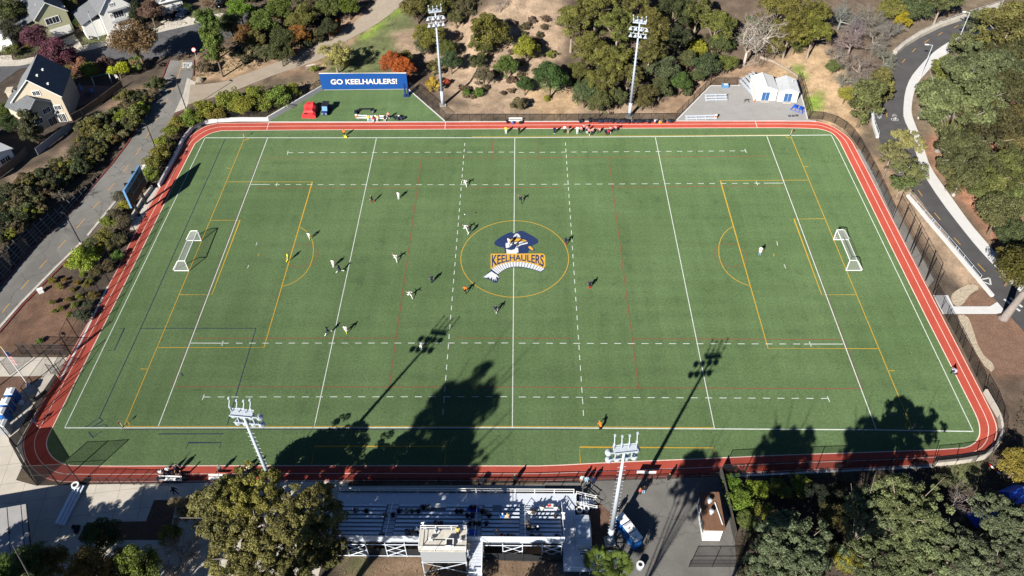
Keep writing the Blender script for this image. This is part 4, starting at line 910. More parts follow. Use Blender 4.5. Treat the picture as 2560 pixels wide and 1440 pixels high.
for y in (-44.6, -46.0):
    for z in (0.55, 1.0): q.tube([(8.2, y, 1.1+z), (10.6, y, 0.05+z), (10.9, y, 0.0+z)], 0.05, 6)
    for x, z in ((8.2, 1.1), (9.4, 0.6), (10.7, 0.0)): q.tube([(x, y, z), (x, y, z+1.0)], 0.045, 6)
q.build('stair_railing', M_WHITE, t)
t = thing('access_ramp', 'aluminium access ramp with railing at the bleachers end', 'ramp', (6.3, -51.2, 0))
q = MB(); q.box((0.9, 0.2, 1.0), (1.9, 3.4, 0.12)); q.box((3.2, -2.2, 0.95), (6.6, 2.0, 0.12)); q.build('ramp_deck', M_ALU_DECK, t)
q = MB()
for z in (1.5, 2.0): q.tube([(1.9, -1.15, z), (6.4, -1.15, z)], 0.045, 6); q.tube([(0, -3.2, z), (6.4, -3.2, z)], 0.045, 6)
for x in np.linspace(1.9, 6.4, 5): q.tube([(x, -1.15, 0), (x, -1.15, 2.0)], 0.045, 6); q.tube([(x, -3.2, 0), (x, -3.2, 2.0)], 0.045, 6)
q.build('ramp_railing', M_ALU, t)

# press box on stilts behind the stand
ZR = 7.0; pa, pb, pc = Wz(1053, 1324, ZR), Wz(1167, 1324, ZR), Wz(1168, 1378, ZR)
X0, X1, Y1, Y0 = pa.x, pb.x, pa.y, pc.y; cx_, cy_ = (X0+X1)/2, (Y0+Y1)/2; wx, wy = X1-X0, Y1-Y0
t = thing('press_box', 'raised press box with flat cream roof deck behind the bleachers', 'press box', (cx_, cy_, 0))
q = MB(); q.box((0, 0, 5.55), (wx-0.1, wy-0.1, 2.7)); q.build('cabin', M_GREYP, t)
q = MB(); q.box((0, 0, ZR-0.08), (wx+0.1, wy+0.1, 0.14)); q.build('roof_deck', M_CREAM, t)
q = MB()
for z in (0.5, 1.0):
    q.tube([(-wx/2, -wy/2, ZR+z), (wx/2, -wy/2, ZR+z), (wx/2, wy/2, ZR+z), (-wx/2, wy/2, ZR+z), (-wx/2, -wy/2, ZR+z)], 0.05, 6)
for i in range(4):
    for y in (-wy/2, wy/2): q.tube([(-wx/2+wx*i/3, y, ZR), (-wx/2+wx*i/3, y, ZR+1.0)], 0.05, 6)
q.build('roof_railing', M_WHITE, t)
q = MB(); q.box((0.15*wx, -wy*0.2, ZR+0.35), (0.95, 0.85, 0.7)); q.build('roof_hatch', M_WHITE, t); 
q = MB(); q.box((0.15*wx, -wy*0.2, ZR+0.705), (0.7, 0.6, 0.012)); q.build('hatch_opening', M_DARK, t)
q = MB(); q.box((0, wy/2-0.03, 5.7), (wx*0.9, 0.06, 1.1)); q.build('front_window', M_WINDOW_GLASS, t)
q = MB()
for x in (-wx/2+0.1, wx/2-0.1):
    for y in (-wy/2+0.1, wy/2-0.2): q.tube([(x, y, 0), (x, y, 4.2)], 0.09, 6)
q.tube([(-wx/2, -wy/2, 4.0), (wx/2, -wy/2, 1.2)], 0.05, 5); q.tube([(-wx/2, -wy/2, 1.2), (wx/2, -wy/2, 4.0)], 0.05, 5); q.tube([(-wx/2, -wy/2, 4.1), (wx/2, -wy/2, 4.1)], 0.06, 5); q.build('stilts', M_STEEL, t)
q = MB()
for i in range(9): q.box((wx/2+0.95, wy/2-0.2-i*0.3, 4.0+0.02-0.02*i-(0.12*i)), (1.5, 0.3, 0.06))
q.box((wx/2+0.95, -wy/2-0.3, 2.8), (1.6, 1.4, 0.08)); q.build('side_steps', M_ALU_DECK, t)
q = MB(); q.tube([(wx/2+1.75, wy/2, 5.0), (wx/2+1.75, -wy/2-0.9, 3.7)], 0.05, 6); q.tube([(wx/2+0.2, -wy/2-1.0, 3.7), (wx/2+1.75, -wy/2-1.0, 3.7)], 0.05, 6)
for y in (wy/2, 0, -wy/2-0.9): q.tube([(wx/2+1.75, y, 2.8), (wx/2+1.75, y, 5.0-(wy/2-y)*0.38)], 0.045, 6)
q.build('step_railing', M_WHITE, t)
def folding_chair(label, p, rz):
    t = thing('folding_chair', label, 'chair', p, rz, 'chairs on the press box roof')
    q = MB(); q.box((0, 0, 0.45), (0.45, 0.42, 0.04)); q.build('seat', M_WHITE, t)
    q = MB(); q.box((0, -0.22, 0.72), (0.45, 0.04, 0.36)); q.build('backrest', M_WHITE, t)
    for x in (-0.2, 0.2): q = MB(); q.tube([(x, -0.24, 0), (x, 0.2, 0.45)], 0.02, 5); q.tube([(x, 0.24, 0), (x, -0.22, 0.6)], 0.02, 5); q.build('leg', M_STEEL, t)
folding_chair('white folding chair at the left of the press box roof', Wz(1077, 1352, ZR), R(10)); folding_chair('white folding chair against the front rail of the press box roof', Wz(1093, 1333, ZR), R(-60)); folding_chair('white folding chair at the right of the press box roof behind the person', Wz(1150, 1355, ZR), R(15))
def speaker(label, p, rz):
    t = thing('loudspeaker', label, 'loudspeaker', p, rz, 'white loudspeakers on the stand')
    q = MB(); q.lathe([(0.07, 0), (0.1, 0.12), (0.28, 0.42), (0.3, 0.46)], (0, 0.1, 0.1), 10, Matrix.Rotation(R(-60), 4, 'X')); q.build('horn', M_WHITE, t, True)
    q = MB(); q.box((0, -0.05, 0.1), (0.35, 0.3, 0.4)); q.build('housing', M_WHITE, t)
speaker('white horn loudspeaker at the left front corner of the press box', Wz(1061, 1318, ZR), R(20)); speaker('white horn loudspeaker at the right front corner of the press box', Wz(1160, 1317, ZR), R(-20)); speaker('white horn loudspeaker low on the left side of the press box', Wz(1050, 1326, ZR-0.5), R(80)); speaker('white horn loudspeaker on the bleachers right side railing', Vector((6.3, -48.9, 3.6)), R(0))

# ---------------------------------------------------------------- huts, sheds, toilets
def shed(name, label, a, b, depth, eave, ridge, wall_m, roof_m, door_m, over=0.15, cat='shed'):
    """gable front between ground pixels a and b, ridge running back"""
    A, B = W(*a), W(*b); rz, L = plane_frame(A, B); t = thing(name, label, cat, A, rz)
    q = MB(); V = [(0, 0, 0), (L, 0, 0), (L, 0, eave), (L/2, 0, ridge), (0, 0, eave)]; V2 = [(x, depth, z) for x, y, z in V]
    q.add(V+V2, [(0, 1, 2, 3, 4), (9, 8, 7, 6, 5), (0, 4, 9, 5), (1, 6, 7, 2)]); q.build('wall', wall_m, t)
    q = MB(); e = 0.1; s = (ridge-eave)/(L/2)
    for sg in (-1, 1):
        xe = L/2+sg*(L/2+over); ze = eave-over*s
        q.add([(L/2, -over, ridge+e), (xe, -over, ze+e), (xe, depth+over, ze+e), (L/2, depth+over, ridge+e), (L/2, -over, ridge+0.02), (xe, -over, ze+0.02), (xe, depth+over, ze+0.02), (L/2, depth+over, ridge+0.02)],
              [(0, 1, 2, 3) if sg < 0 else (3, 2, 1, 0), (4, 5, 1, 0), (5, 6, 2, 1), (6, 7, 3, 2), (7, 6, 5, 4)])
    rf = q.build('roof', roof_m, t)
    if door_m:
        q = MB(); q.box((L*0.5, -0.03, 1.05), (1.5, 0.06, 2.1)); d = q.build('door', door_m, t)
        q = MB(); q.box((L*0.5, -0.075, 1.05), (0.04, 0.02, 2.0)); q.build('door_seam', M_WHITE, d); q = MB(); q.box((L*.5, -0.3, 0.08), (1.7, 0.6, 0.16)); q.build('threshold', M_CONC, t)
    return t, rf, L
t, rf, L = shed('storage_shed', 'white storage shed with white roof and blue door beside the bleacher frame', (1884, 252), (1938, 252), 5.2, 2.6, 3.5, M_OFFWHITE, M_WHITE, M_DOOR_BLUE)
q = MB(); q.box((L/2, 2.5, 3.63), (0.12, 5.4, 0.06)); q.build('ridge_cap', M_GREYP, rf)
t, rf, L = shed('storage_shed', 'white storage shed with pale shingle roof next to the court fence', (1942, 254), (1991, 256), 4.8, 2.5, 3.3, M_OFFWHITE, M_PALE_ROOF, M_DOOR_BLUE)
q = MB(); q.lathe([(0.1, 0), (0.1, 0.3), (0.16, 0.32), (0.16, 0.4)], (L*0.75, 3.2, 2.95), 8); q.build('roof_vent', M_WHITE, rf)
# ticket hut with flat-ish brown roof
hz = 3.1; c0, c1, c2, c3 = Wz(1745, 1232, hz), Wz(1795, 1233, hz), Wz(1812, 1325, hz), Wz(1763, 1324, hz)
t = thing('ticket_hut', 'white hut with brown shingle roof beside the board fence', 'hut', (c3.x, c3.y, 0), math.atan2((c2-c3).y, (c2-c3).x)); Lx = (c2-c3).length; Ly = (c0-c3).length
q = MB(); q.box((Lx/2, Ly/2, hz/2-0.1), (Lx-0.2, Ly-0.2, hz-0.2)); wl = q.build('wall', M_OFFWHITE, t)
q = MB(); q.box((Lx/2, Ly/2, hz), (Lx+0.2, Ly+0.2, 0.2)); rf = q.build('roof', M_BROWN_ROOF, t)
for y in (Ly*0.42, Ly*0.72): q = MB(); q.lathe([(0.18, 0), (0.18, 0.5), (0.3, 0.55), (0.3, 0.7), (0.1, 0.8)], (Lx*0.42, y, hz+0.1), 10); q.build('roof_vent', M_STEEL, rf)
q = MB(); q.tube([(Lx*0.92, Ly*0.12, hz+0.2), (Lx*0.72, Ly*0.72, hz+0.2)], 0.07, 6); q.build('roof_pipe', M_WHITE, rf)
for y in (0.22, 0.5, 0.78):
    q = MB(); q.box((0.075, Ly*y, 1.6), (0.05, Ly*0.2, 1.2)); wn = q.build('window', M_WINDOW_GLASS, wl)
    q = MB(); q.box((0.04, Ly*y, 1.0), (0.14, Ly*0.22, 0.08)); q.build('sill', M_WHITE, wn)
def toilet(label, p, rz, body=M_BLUE, grp='portable toilets'):
    t = thing('portable_toilet', label, 'toilet', p, rz, grp)
    q = MB(); q.box((0, 0, 1.1), (1.15, 1.15, 2.2)); q.build('cabin', body, t)
    q = MB(); q.add([(-.62, -.62, 2.2), (.62, -.62, 2.2), (.62, .62, 2.2), (-.62, .62, 2.2), (-.3, -.5, 2.42), (.3, -.5, 2.42), (.3, .5, 2.42), (-.3, .5, 2.42)], [(4, 5, 6, 7), (0, 1, 5, 4), (1, 2, 6, 5), (2, 3, 7, 6), (3, 0, 4, 7)]); rf = q.build('roof', M_WHITE, t)
    q = MB(); q.tube([(-0.2, 0.3, 2.4), (-0.2, 0.3, 2.62)], 0.06, 6); q.build('vent_pipe', M_DARK, rf)
    q = MB(); q.box((0.0, -0.59, 1.1), (0.8, 0.04, 1.9)); d = q.build('door', body, t); q = MB(); q.box((0.3, -0.63, 1.1), (0.08, 0.04, 0.2)); q.build('latch', M_WHITE, d)
zt = 2.2
P = [Wz(1556, 1296, zt), Wz(1574, 1318, zt), Wz(1590, 1340, zt)]; d = P[2]-P[0]; rz = math.atan2(d.y, d.x)-R(90)-R(90)
for p, l in zip(P, ('blue portable toilet nearest the track in the row of three', 'blue portable toilet in the middle of the row of three', 'blue portable toilet nearest the palm in the row of three')): toilet(l, (p.x, p.y, 0), rz)
P = [Wz(24, 978, zt), Wz(12, 1003, zt), Wz(0, 1028, zt)]; d = P[2]-P[0]; rz = math.atan2(d.y, d.x)+R(90)
for p, l in zip(P, ('blue portable toilet beside the flagpole mulch', 'blue portable toilet in the middle of the row near the flagpole', 'blue portable toilet at the photo edge beside the grey toilet')): toilet(l, (p.x, p.y, 0), rz)
p = Wz(3, 1058, zt); toilet('grey portable toilet at the lower end of the row near the flagpole', (p.x, p.y, 0), rz, M_GREYP)
# flat roofed building at the near left corner
hz = 4.0; r1, r2, r3, r0 = Wz(67, 1260, hz), Wz(80, 1392, hz), Wz(-160, 1440, hz), Wz(-160, 1300, hz)
t = thing('flat_roof_building', 'flat roofed building at the near left corner with pale panelled roof', 'building', (r1.x, r1.y, 0))
q = MB(); q.prism([(p.x-r1.x, p.y-r1.y) for p in (r0, r3, r2+Vector((-3.5, 0, 0)), r1+Vector((-3.5, -2.5, 0)))], 0, hz-0.05); q.build('wall', M_CONC, t)
q = MB(); q.prism([(p.x-r1.x, p.y-r1.y) for p in (r0, r3, r2, r1)], hz-0.02, hz+0.05); rf = q.build('roof', plain('pale_roof_membrane', (0.27, 0.26, 0.25), 0.9, 0, 0.12, 0.6), t)
q = MB()
for u in (0.12, 0.4, 0.68):
    a_ = r1.lerp(r0, u*0.55)-r1; b_ = r2.lerp(r3, u*0.55)-r1; q.tube([(a_.x, a_.y, 0.06+hz), (b_.x, b_.y, 0.06+hz)], 0.035, 4)
q.tube([(0, 0, hz+0.12), ((r2-r1).x, (r2-r1).y, hz+0.12)], 0.09, 5); q.build('roof_seam', M_DARK, rf)
q = MB(); a_ = Wz(25, 1333, hz)-r1; q.tube([(a_.x, a_.y, hz), (a_.x, a_.y, hz+0.5), (a_.x+.2, a_.y+.1, hz+.55)], 0.07, 6); q.build('roof_vent', M_DARK, rf)

# ---------------------------------------------------------------- lamps, flagpole, signs
def street_lamp(label, base, H, dark, arm, rz, grp):
    t = thing('street_lamp', label, 'street lamp', base, rz, grp)
    m_ = M_BLACK if dark else M_STEEL
    q = MB(); q.tube([(0, 0, 0), (0, 0, H)], [0.11, 0.07], 8); q.tube([(0, 0, H-0.03), (arm*0.6, 0, H+0.03), (arm, 0, H+0.05)], 0.055, 6); q.build('pole', m_, t)
    q = MB(); q.box((arm+0.3, 0, H+0.06), (0.75, 0.34, 0.12), top=(0.9, 0.8)); q.build('lamp_head', m_ if dark else M_WHITE, t)
    q = MB(); q.lathe([(0.3, 0), (0.3, 0.35), (0.26, 0.4)], (0, 0, 0), 10); q.build('base', M_CONC, t)
for b, H, l in (((467, 277), 8.4, 'black street lamp at the service road junction'), ((397, 390), 7.6, 'black street lamp beside the campus road above the scoreboard'), ((203, 610), 7.1, 'black street lamp beside the campus road facing the crib wall'), ((-48, 1000), 9.0, 'street lamp leaning into view over the near left mulch')):
    street_lamp(l, W(*b), H, True, 0.35, R(155), 'black lamps along the campus road')
for b, H, l in (((2393, 107), 7.6, 'pale street lamp on the pavement of the upper hill road bend'), ((2300, 193), 7.8, 'pale street lamp on the inside of the hill road bend'), ((2296, 296), 7.8, 'pale street lamp beside the bicycle marks partly behind foliage'), ((2383, 489), 7.9, 'pale street lamp on the pavement near the cable railing')):
    street_lamp(l, W(*b), H, False, 0.9, R(168), 'pale lamps along the hill road')
b = W(72, 964); t = thing('flagpole', 'white flagpole on the concrete apron beside the portable toilets', 'flagpole', b)
q = MB(); q.tube([(0, 0, 0), (0, 0, 9.0)], [0.09, 0.05], 8); q.build('pole', M_WHITE, t)
q = MB(); q.lathe([(0.02, 0), (0.12, .08), (0.12, .16), (0.02, .25)], (0, 0, 9.0), 8); q.build('finial', M_GOLD, t); q = MB(); q.lathe([(0.35, 0), (0.3, 0.3), (0.14, 0.5)], (0, 0, 0), 10); q.build('base', M_STEEL, t)
f = thing('national_flag', 'limp striped red white and blue flag on the white flagpole', 'flag', (b.x, b.y, 0))
for nm, m_, zs in (('canton', M_NAVY, [(7.0, 8.0)]), ('red_stripes', M_RED, [(6.85-0.34*k, 7.0-0.34*k) for k in range(6)]), ('white_stripes', M_WHITE, [(6.68-0.34*k, 6.83-0.34*k) for k in range(6)])):
    q = MB()
    for za, zb in zs:
        for k in range(5): a_, c_ = 0.1+k*0.09, 0.1+(k+1)*0.09; y1, y2 = 0.06*math.sin(k*2.1), 0.06*math.sin((k+1)*2.1); q.quad((a_, y1, za), (c_, y2, za-0.03), (c_, y2, zb-0.03), (a_, y1, zb))
    q.build(nm, m_, f)
b = W(493, 150); t = thing('road_sign', 'round red and white road sign at the campus road entrance', 'sign', b)
q = MB(); q.tube([(0, 0, 0), (0, 0, 2.9)], 0.04, 6); q.build('pole', M_STEEL, t)
for r_, m_, dy, nm in ((0.5, M_RED, -0.06, 'disc'), (0.34, M_SIGN_WHITE, -0.075, 'disc_centre')):
    q = MB(); q.lathe([(r_, 0), (r_, 0.02)], (-0.05, dy, 2.7), 16, Matrix.Rotation(R(60), 4, 'X')); q.build(nm, m_, t)
q = MB(); q.box((-0.05, -0.115, 2.72), (0.42, 0.02, 0.1)); q.build('bar', M_RED, t)
for px, H, lab in (((787, 62), 6, 'black utility pole in the shrubs above the service road'), ((248, 100), 7.5, 'slender pale lamp post on the lawn before the white house')):
    h_ = H; p = W(*px); t = thing('utility_pole', lab, 'pole', p); q = MB(); q.tube([(0, 0, 0), (0, 0, H)], [0.12, 0.08], 8); q.build('pole', M_BLACK if H < 7 else M_STEEL, t); q = MB(); q.box((0, 0, H-0.2), (0.5, 0.16, 0.14)); q.build('crossarm', M_BLACK, t)
b = W(778, 172); t = thing('gate_barrier', 'small white barrier frame at the edge of the service road', 'barrier', b, R(25))
q = MB(); q.box((0, 0, 0.95), (2.2, 0.1, 0.14)); q.build('bar', M_WHITE, t)
for x in (-1.0, 1.0): q = MB(); q.box((x, 0, 0.5), (0.12, 0.12, 1.0)); q.build('leg', M_GREYP, t)
b = W(1018, 240); t = thing('blue_pad_post', 'blue padded post folded up beside the banner wall', 'padded post', b)
q = MB(); q.box((-0.35, 0, 1.5), (0.35, 0.35, 3.0)); q.build('pad', M_NAVY, t); q = MB(); q.box((0.25, 0.1, 1.1), (0.35, 0.35, 2.2)); q.build('pad', M_NAVY, t); q = MB(); q.box((-0.1, 0, 0.1), (1.3, 0.9, 0.2)); q.build('base', M_NAVY, t)
# ---------------------------------------------------------------- vegetation
def leaf_mesh(name, V4, tint, mat):
    n = len(V4); me = bpy.data.meshes.new(name)
    me.vertices.add(n*4); me.vertices.foreach_set('co', V4.reshape(-1).astype(np.float32))
    me.loops.add(n*4); me.loops.foreach_set('vertex_index', np.arange(n*4, dtype=np.int32))
    me.polygons.add(n); me.polygons.foreach_set('loop_start', np.arange(0, n*4, 4, dtype=np.int32)); me.update(calc_edges=True)
    a = me.attributes.new('tint', 'FLOAT', 'FACE'); a.data.foreach_set('value', tint.astype(np.float32))
    me.materials.append(mat); return me
def leaf_cards(C, Nrm, size, rs, aspect=0.6, jit=0.9):
    """leaf-shaped quads at C, roughly facing Nrm"""
    n = len(C); N = Nrm+rs.normal(0, jit, (n, 3)); N /= np.linalg.norm(N, axis=1, keepdims=True)+1e-9
    T = np.cross(N, rs.normal(0, 1, (n, 3))); T /= np.linalg.norm(T, axis=1, keepdims=True)+1e-9; B = np.cross(N, T)
    s = size*rs.uniform(0.6, 1.35, (n, 1))
    return np.stack([C-T*s, C+B*s*aspect, C+T*s, C-B*s*aspect], 1)
def crown_mesh(name, seed, Rad, Hh, leaf, n_leaf, n_lobe=7, clump=0.24, zbase=0.0, flat=1.0, aspect=0.6, mat=None, spread=0.62, n_clump=90, openness=0.35, patch=0.25):
    """crown of radius Rad whose middle is at height 0: lobes, each built of leaf clumps, with holes between"""
    rs = np.random.RandomState(seed); lob = []
    for i in range(n_lobe):
        a = 2*math.pi*(i+rs.uniform(-.3, .3))/max(1, n_lobe-1); r = spread*Rad*rs.uniform(0.65, 1.0) if i else 0.0
        lob.append((r*math.cos(a), r*math.sin(a), Hh*rs.uniform(-0.35, 0.35)+(0.35*Hh if i == 0 else 0), Rad*rs.uniform(0.36, 0.55)))
    C = []; tint = []; N = []
    cl = []
    for k in range(n_clump):
        x, y, z, r = lob[rs.randint(n_lobe)]; d = rs.normal(0, 1, 3); d /= np.linalg.norm(d)
        if d[2] < -0.2 and rs.rand() < 0.75: d[2] = -d[2]
        rr = r*rs.uniform(0.72, 1.08); cl.append((x+d[0]*rr, y+d[1]*rr, z+d[2]*rr*Hh/Rad*1.0, Rad*clump*rs.uniform(0.55, 1.25), rs.normal(0, patch)))
    cl = np.array(cl); per = rs.multinomial(n_leaf, cl[:, 3]**2/np.sum(cl[:, 3]**2))
    for (x, y, z, r, tn), m in zip(cl, per):
        d = rs.normal(0, 1, (m, 3)); d /= np.linalg.norm(d, axis=1, keepdims=True); d[:, 2] = np.where((d[:, 2] < -0.1) & (rs.rand(m) < 0.6), -d[:, 2], d[:, 2])
        rad = r*(rs.uniform(openness, 1, (m, 1))**0.5); C.append(np.array([x, y, z])+d*rad*np.array([1, 1, 0.8])); N.append(d+np.array([0, 0, 0.35]))
        tint.append(np.clip(1+tn+rs.normal(0, 0.2, m), 0.35, 1.9))
    C = np.concatenate(C); N = np.concatenate(N); C[:, 2] *= flat
    return leaf_mesh(name, leaf_cards(C, N, leaf, rs, aspect), np.concatenate(tint), mat or M_LEAF)
def trunk_mesh(name, seed, Rad, zc, Hh, r0, mat, n_limb=9, lean=(0, 0)):
    rs = random.Random(seed); m = MB(); top = (lean[0]*0.7, lean[1]*0.7, zc*0.95)
    m.tube([(0, 0, -0.4), (0, 0, 0.15), (lean[0]*0.25, lean[1]*0.25, zc*0.4), top], [r0*1.5, r0*1.1, r0*0.8, r0*0.4], 8)
    for i in range(n_limb):
        a = 2*math.pi*i/n_limb+rs.uniform(-.4, .4); f0 = rs.uniform(0.4, 0.8); b = (lean[0]*0.6*f0, lean[1]*0.6*f0, zc*f0*0.95); twig = mat is not M_BARK; q = Rad*rs.uniform(0.5, 0.8)*(1.4 if twig else 1)
        m.tube([b, (b[0]+q*0.45*math.cos(a), b[1]+q*0.45*math.sin(a), zc*rs.uniform(0.85, 1.05)), (b[0]+q*math.cos(a), b[1]+q*math.sin(a), zc+Hh*rs.uniform(0.0, 0.5)*(1.5 if twig else 1))], [r0*0.5, r0*0.3, r0*0.08], 5)
    return m.mesh(name, mat, smooth=True)
def bare_mesh(name, seed, Rad, H, r0, mat, levels=4, trunk=0.3, kids=4, up=0.35, gnarl=0.25):
    """leafless branching: limbs that fork down to twigs"""
    rs = random.Random(seed); m = MB()
    def grow(p, d, L, r, lev):
        q = [p]; dd = d.copy()
        for k in range(3):
            dd = (dd+Vector((rs.gauss(0, gnarl), rs.gauss(0, gnarl), rs.gauss(0, gnarl*0.6)))).normalized(); q.append(q[-1]+dd*L/3)
        m.tube(q, [r, r*0.85, r*0.7, r*0.5], 5 if lev < 2 else 3, False)
        if lev >= levels: return
        for k in range(kids+(1 if lev > 1 else 0)):
            s = q[rs.choice((1, 2, 3, 3))]; n = (dd+Vector((rs.gauss(0, 0.75), rs.gauss(0, 0.75), rs.gauss(up*0.4, 0.45)))).normalized()
            grow(s, n, L*rs.uniform(0.55, 0.8), r*0.52, lev+1)
    for i in range(kids+1):
        a = 2*math.pi*i/(kids+1)+rs.uniform(-.4, .4); grow(Vector((0, 0, H*trunk)), Vector((math.cos(a), math.sin(a), up+rs.uniform(0, .6))).normalized(), Rad*0.55, r0*0.7, 1)
    m.tube([(0, 0, -0.3), (0, 0, H*trunk*0.5), (0, 0, H*trunk)], [r0*1.3, r0, r0*0.75], 7)
    me = m.mesh(name, mat, smooth=True); a = me.attributes.new('tint', 'FLOAT', 'FACE'); a.data.foreach_set('value', np.random.RandomState(seed).uniform(0.75, 1.25, len(me.polygons)).astype(np.float32)); return me

# prototypes: kind -> list of (crown mesh, trunk mesh, radius, crown middle height)
PROTO = {}
def proto(kind, n, Rad, zc, Hh, leaf, cnt, r0, bark, **kw):
    L = []
    for i in range(n):
        sd = hash_(kind)+i*17; L.append((crown_mesh(kind+'_crown', sd, Rad, Hh, leaf, cnt, **kw), trunk_mesh(kind+'_trunk', sd, Rad, zc, Hh, r0, bark), Rad, zc))
    PROTO[kind] = L
def hash_(s): return sum(ord(c)*(i+3) for i, c in enumerate(s)) % 9973
proto('round_shrub', 4, 1.0, 0.75, 0.8, 0.055, 4500, 0.07, M_BARK, n_lobe=6, clump=0.3, n_clump=50, openness=0.5, patch=0.15)
proto('wild_shrub', 4, 1.2, 0.8, 0.8, 0.075, 3600, 0.06, M_BARK, n_lobe=7, clump=0.26, n_clump=40, patch=0.3)
proto('broadleaf_tree', 4, 3.2, 4.2, 2.6, 0.125, 11000, 0.2, M_BARK, n_lobe=8, clump=0.24, n_clump=110, patch=0.2)
proto('olive_eucalyptus', 4, 4.5, 8.0, 4.6, 0.20, 13000, 0.32, M_BARK_PALE, n_lobe=10, clump=0.19, n_clump=120, aspect=0.4, spread=0.75, patch=0.28)
proto('big_oak', 3, 6.0, 8.5, 4.2, 0.19, 26000, 0.42, M_BARK_GREY, n_lobe=12, clump=0.15, n_clump=210, spread=0.72, patch=0.25)
proto('grey_oak', 3, 5.2, 7.0, 3.4, 0.165, 19000, 0.24, M_BARK_PALE, n_lobe=12, clump=0.13, n_clump=190, spread=0.75, patch=0.22, openness=0.2)
proto('conifer', 2, 2.0, 4.5, 4.6, 0.12, 9000, 0.16, M_BARK, n_lobe=7, clump=0.25, n_clump=90, spread=0.45, patch=0.2)
proto('airy_tree', 3, 3.4, 4.6, 2.4, 0.11, 7500, 0.2, M_BARK_PALE, n_lobe=10, clump=0.17, n_clump=100, spread=0.8, patch=0.25, openness=0.15)
BARE = [bare_mesh('bare_crown', 5+i, 3.4, 6.0, 0.22, M_TWIG, 5, 0.3, 4) for i in range(3)]
DEAD = [bare_mesh('dead_crown', 31+i, 6.5, 9.0, 0.25, M_TWIG, 5, 0.3, 3, 0.4, 0.3) for i in range(2)]
TRS = random.Random(11); LEAF_GAIN = 2.15
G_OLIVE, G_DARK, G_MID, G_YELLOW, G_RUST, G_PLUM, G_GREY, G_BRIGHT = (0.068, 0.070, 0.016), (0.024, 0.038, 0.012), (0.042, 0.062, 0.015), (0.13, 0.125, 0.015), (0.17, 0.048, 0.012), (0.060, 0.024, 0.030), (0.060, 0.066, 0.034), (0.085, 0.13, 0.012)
def tree(kind, px, py, rpx, colr, label, group=None, cat='tree', squash=1.0, place=None, hscale=1.0, name=None):
    """crown middle is seen at pixel (px, py) and is rpx photo pixels wide from middle to edge"""
    L = PROTO[kind]; cm, tm, Rad, zc = L[TRS.randrange(len(L))]
    if place is None: rpx = rpx*(1.08 if px > 2370 and py < 720 else 0.9)
    if kind == 'grey_oak': colr = (colr[0]*.84, colr[1]*1.02, colr[2]*.95)
    if place is None:
        p0 = W(px, py); dist = (Vector(CAM)-p0).length; s = rpx*dist/FPX/Rad; zz = zc*s*hscale
        p = W(px, py, zz); s = rpx*(Vector(CAM)-Vector((p.x, p.y, p.z+zz))).length/FPX/Rad; zz = zc*s*hscale
    else: p = Vector(place); s = rpx/Rad; zz = zc*s*hscale
    t = thing(name or kind, label, cat, (p.x, p.y, float(hgt(p.x, p.y))), TRS.uniform(0, 6.28), group)
    c = obj('foliage' if 'shrub' in kind else 'crown', cm, t, (0, 0, zz), (colr[0]*LEAF_GAIN, colr[1]*LEAF_GAIN*.97, colr[2]*LEAF_GAIN)); k = obj('stem' if 'shrub' in kind else 'trunk', tm, t)
    c.scale = (s, s, s*squash); k.scale = (s, s, s*hscale)
    return t
def bare(px, py, rpx, label, colr=(0.20, 0.17, 0.15), group=None, dead=False, i=0, sq=1.0, lift=0.0):
    L = DEAD if dead else BARE; Rad = 6.5*1.25 if dead else 3.4*1.2; H = 6.0
    p = W(px, py); s = rpx*(Vector(CAM)-p).length/FPX/Rad; zz = (5.0 if dead else 3.2)*s; p = W(px, py, zz*(1.5 if dead else 1)+lift)
    t = thing('dead_tree' if dead else 'bare_tree', label, 'tree', (p.x, p.y, float(hgt(p.x, p.y))), TRS.uniform(0, 6.28), group)
    c = obj('branches', L[i % len(L)], t, None, colr); c.scale = (s, s, s*sq); return t
def jc(c, s=0.12): return tuple(max(0.004, q*(1+TRS.uniform(-s, s))) for q in c)
OE, BT, BO, GO_, RS, WS, CF, AT = 'olive_eucalyptus', 'broadleaf_tree', 'big_oak', 'grey_oak', 'round_shrub', 'wild_shrub', 'conifer', 'airy_tree'
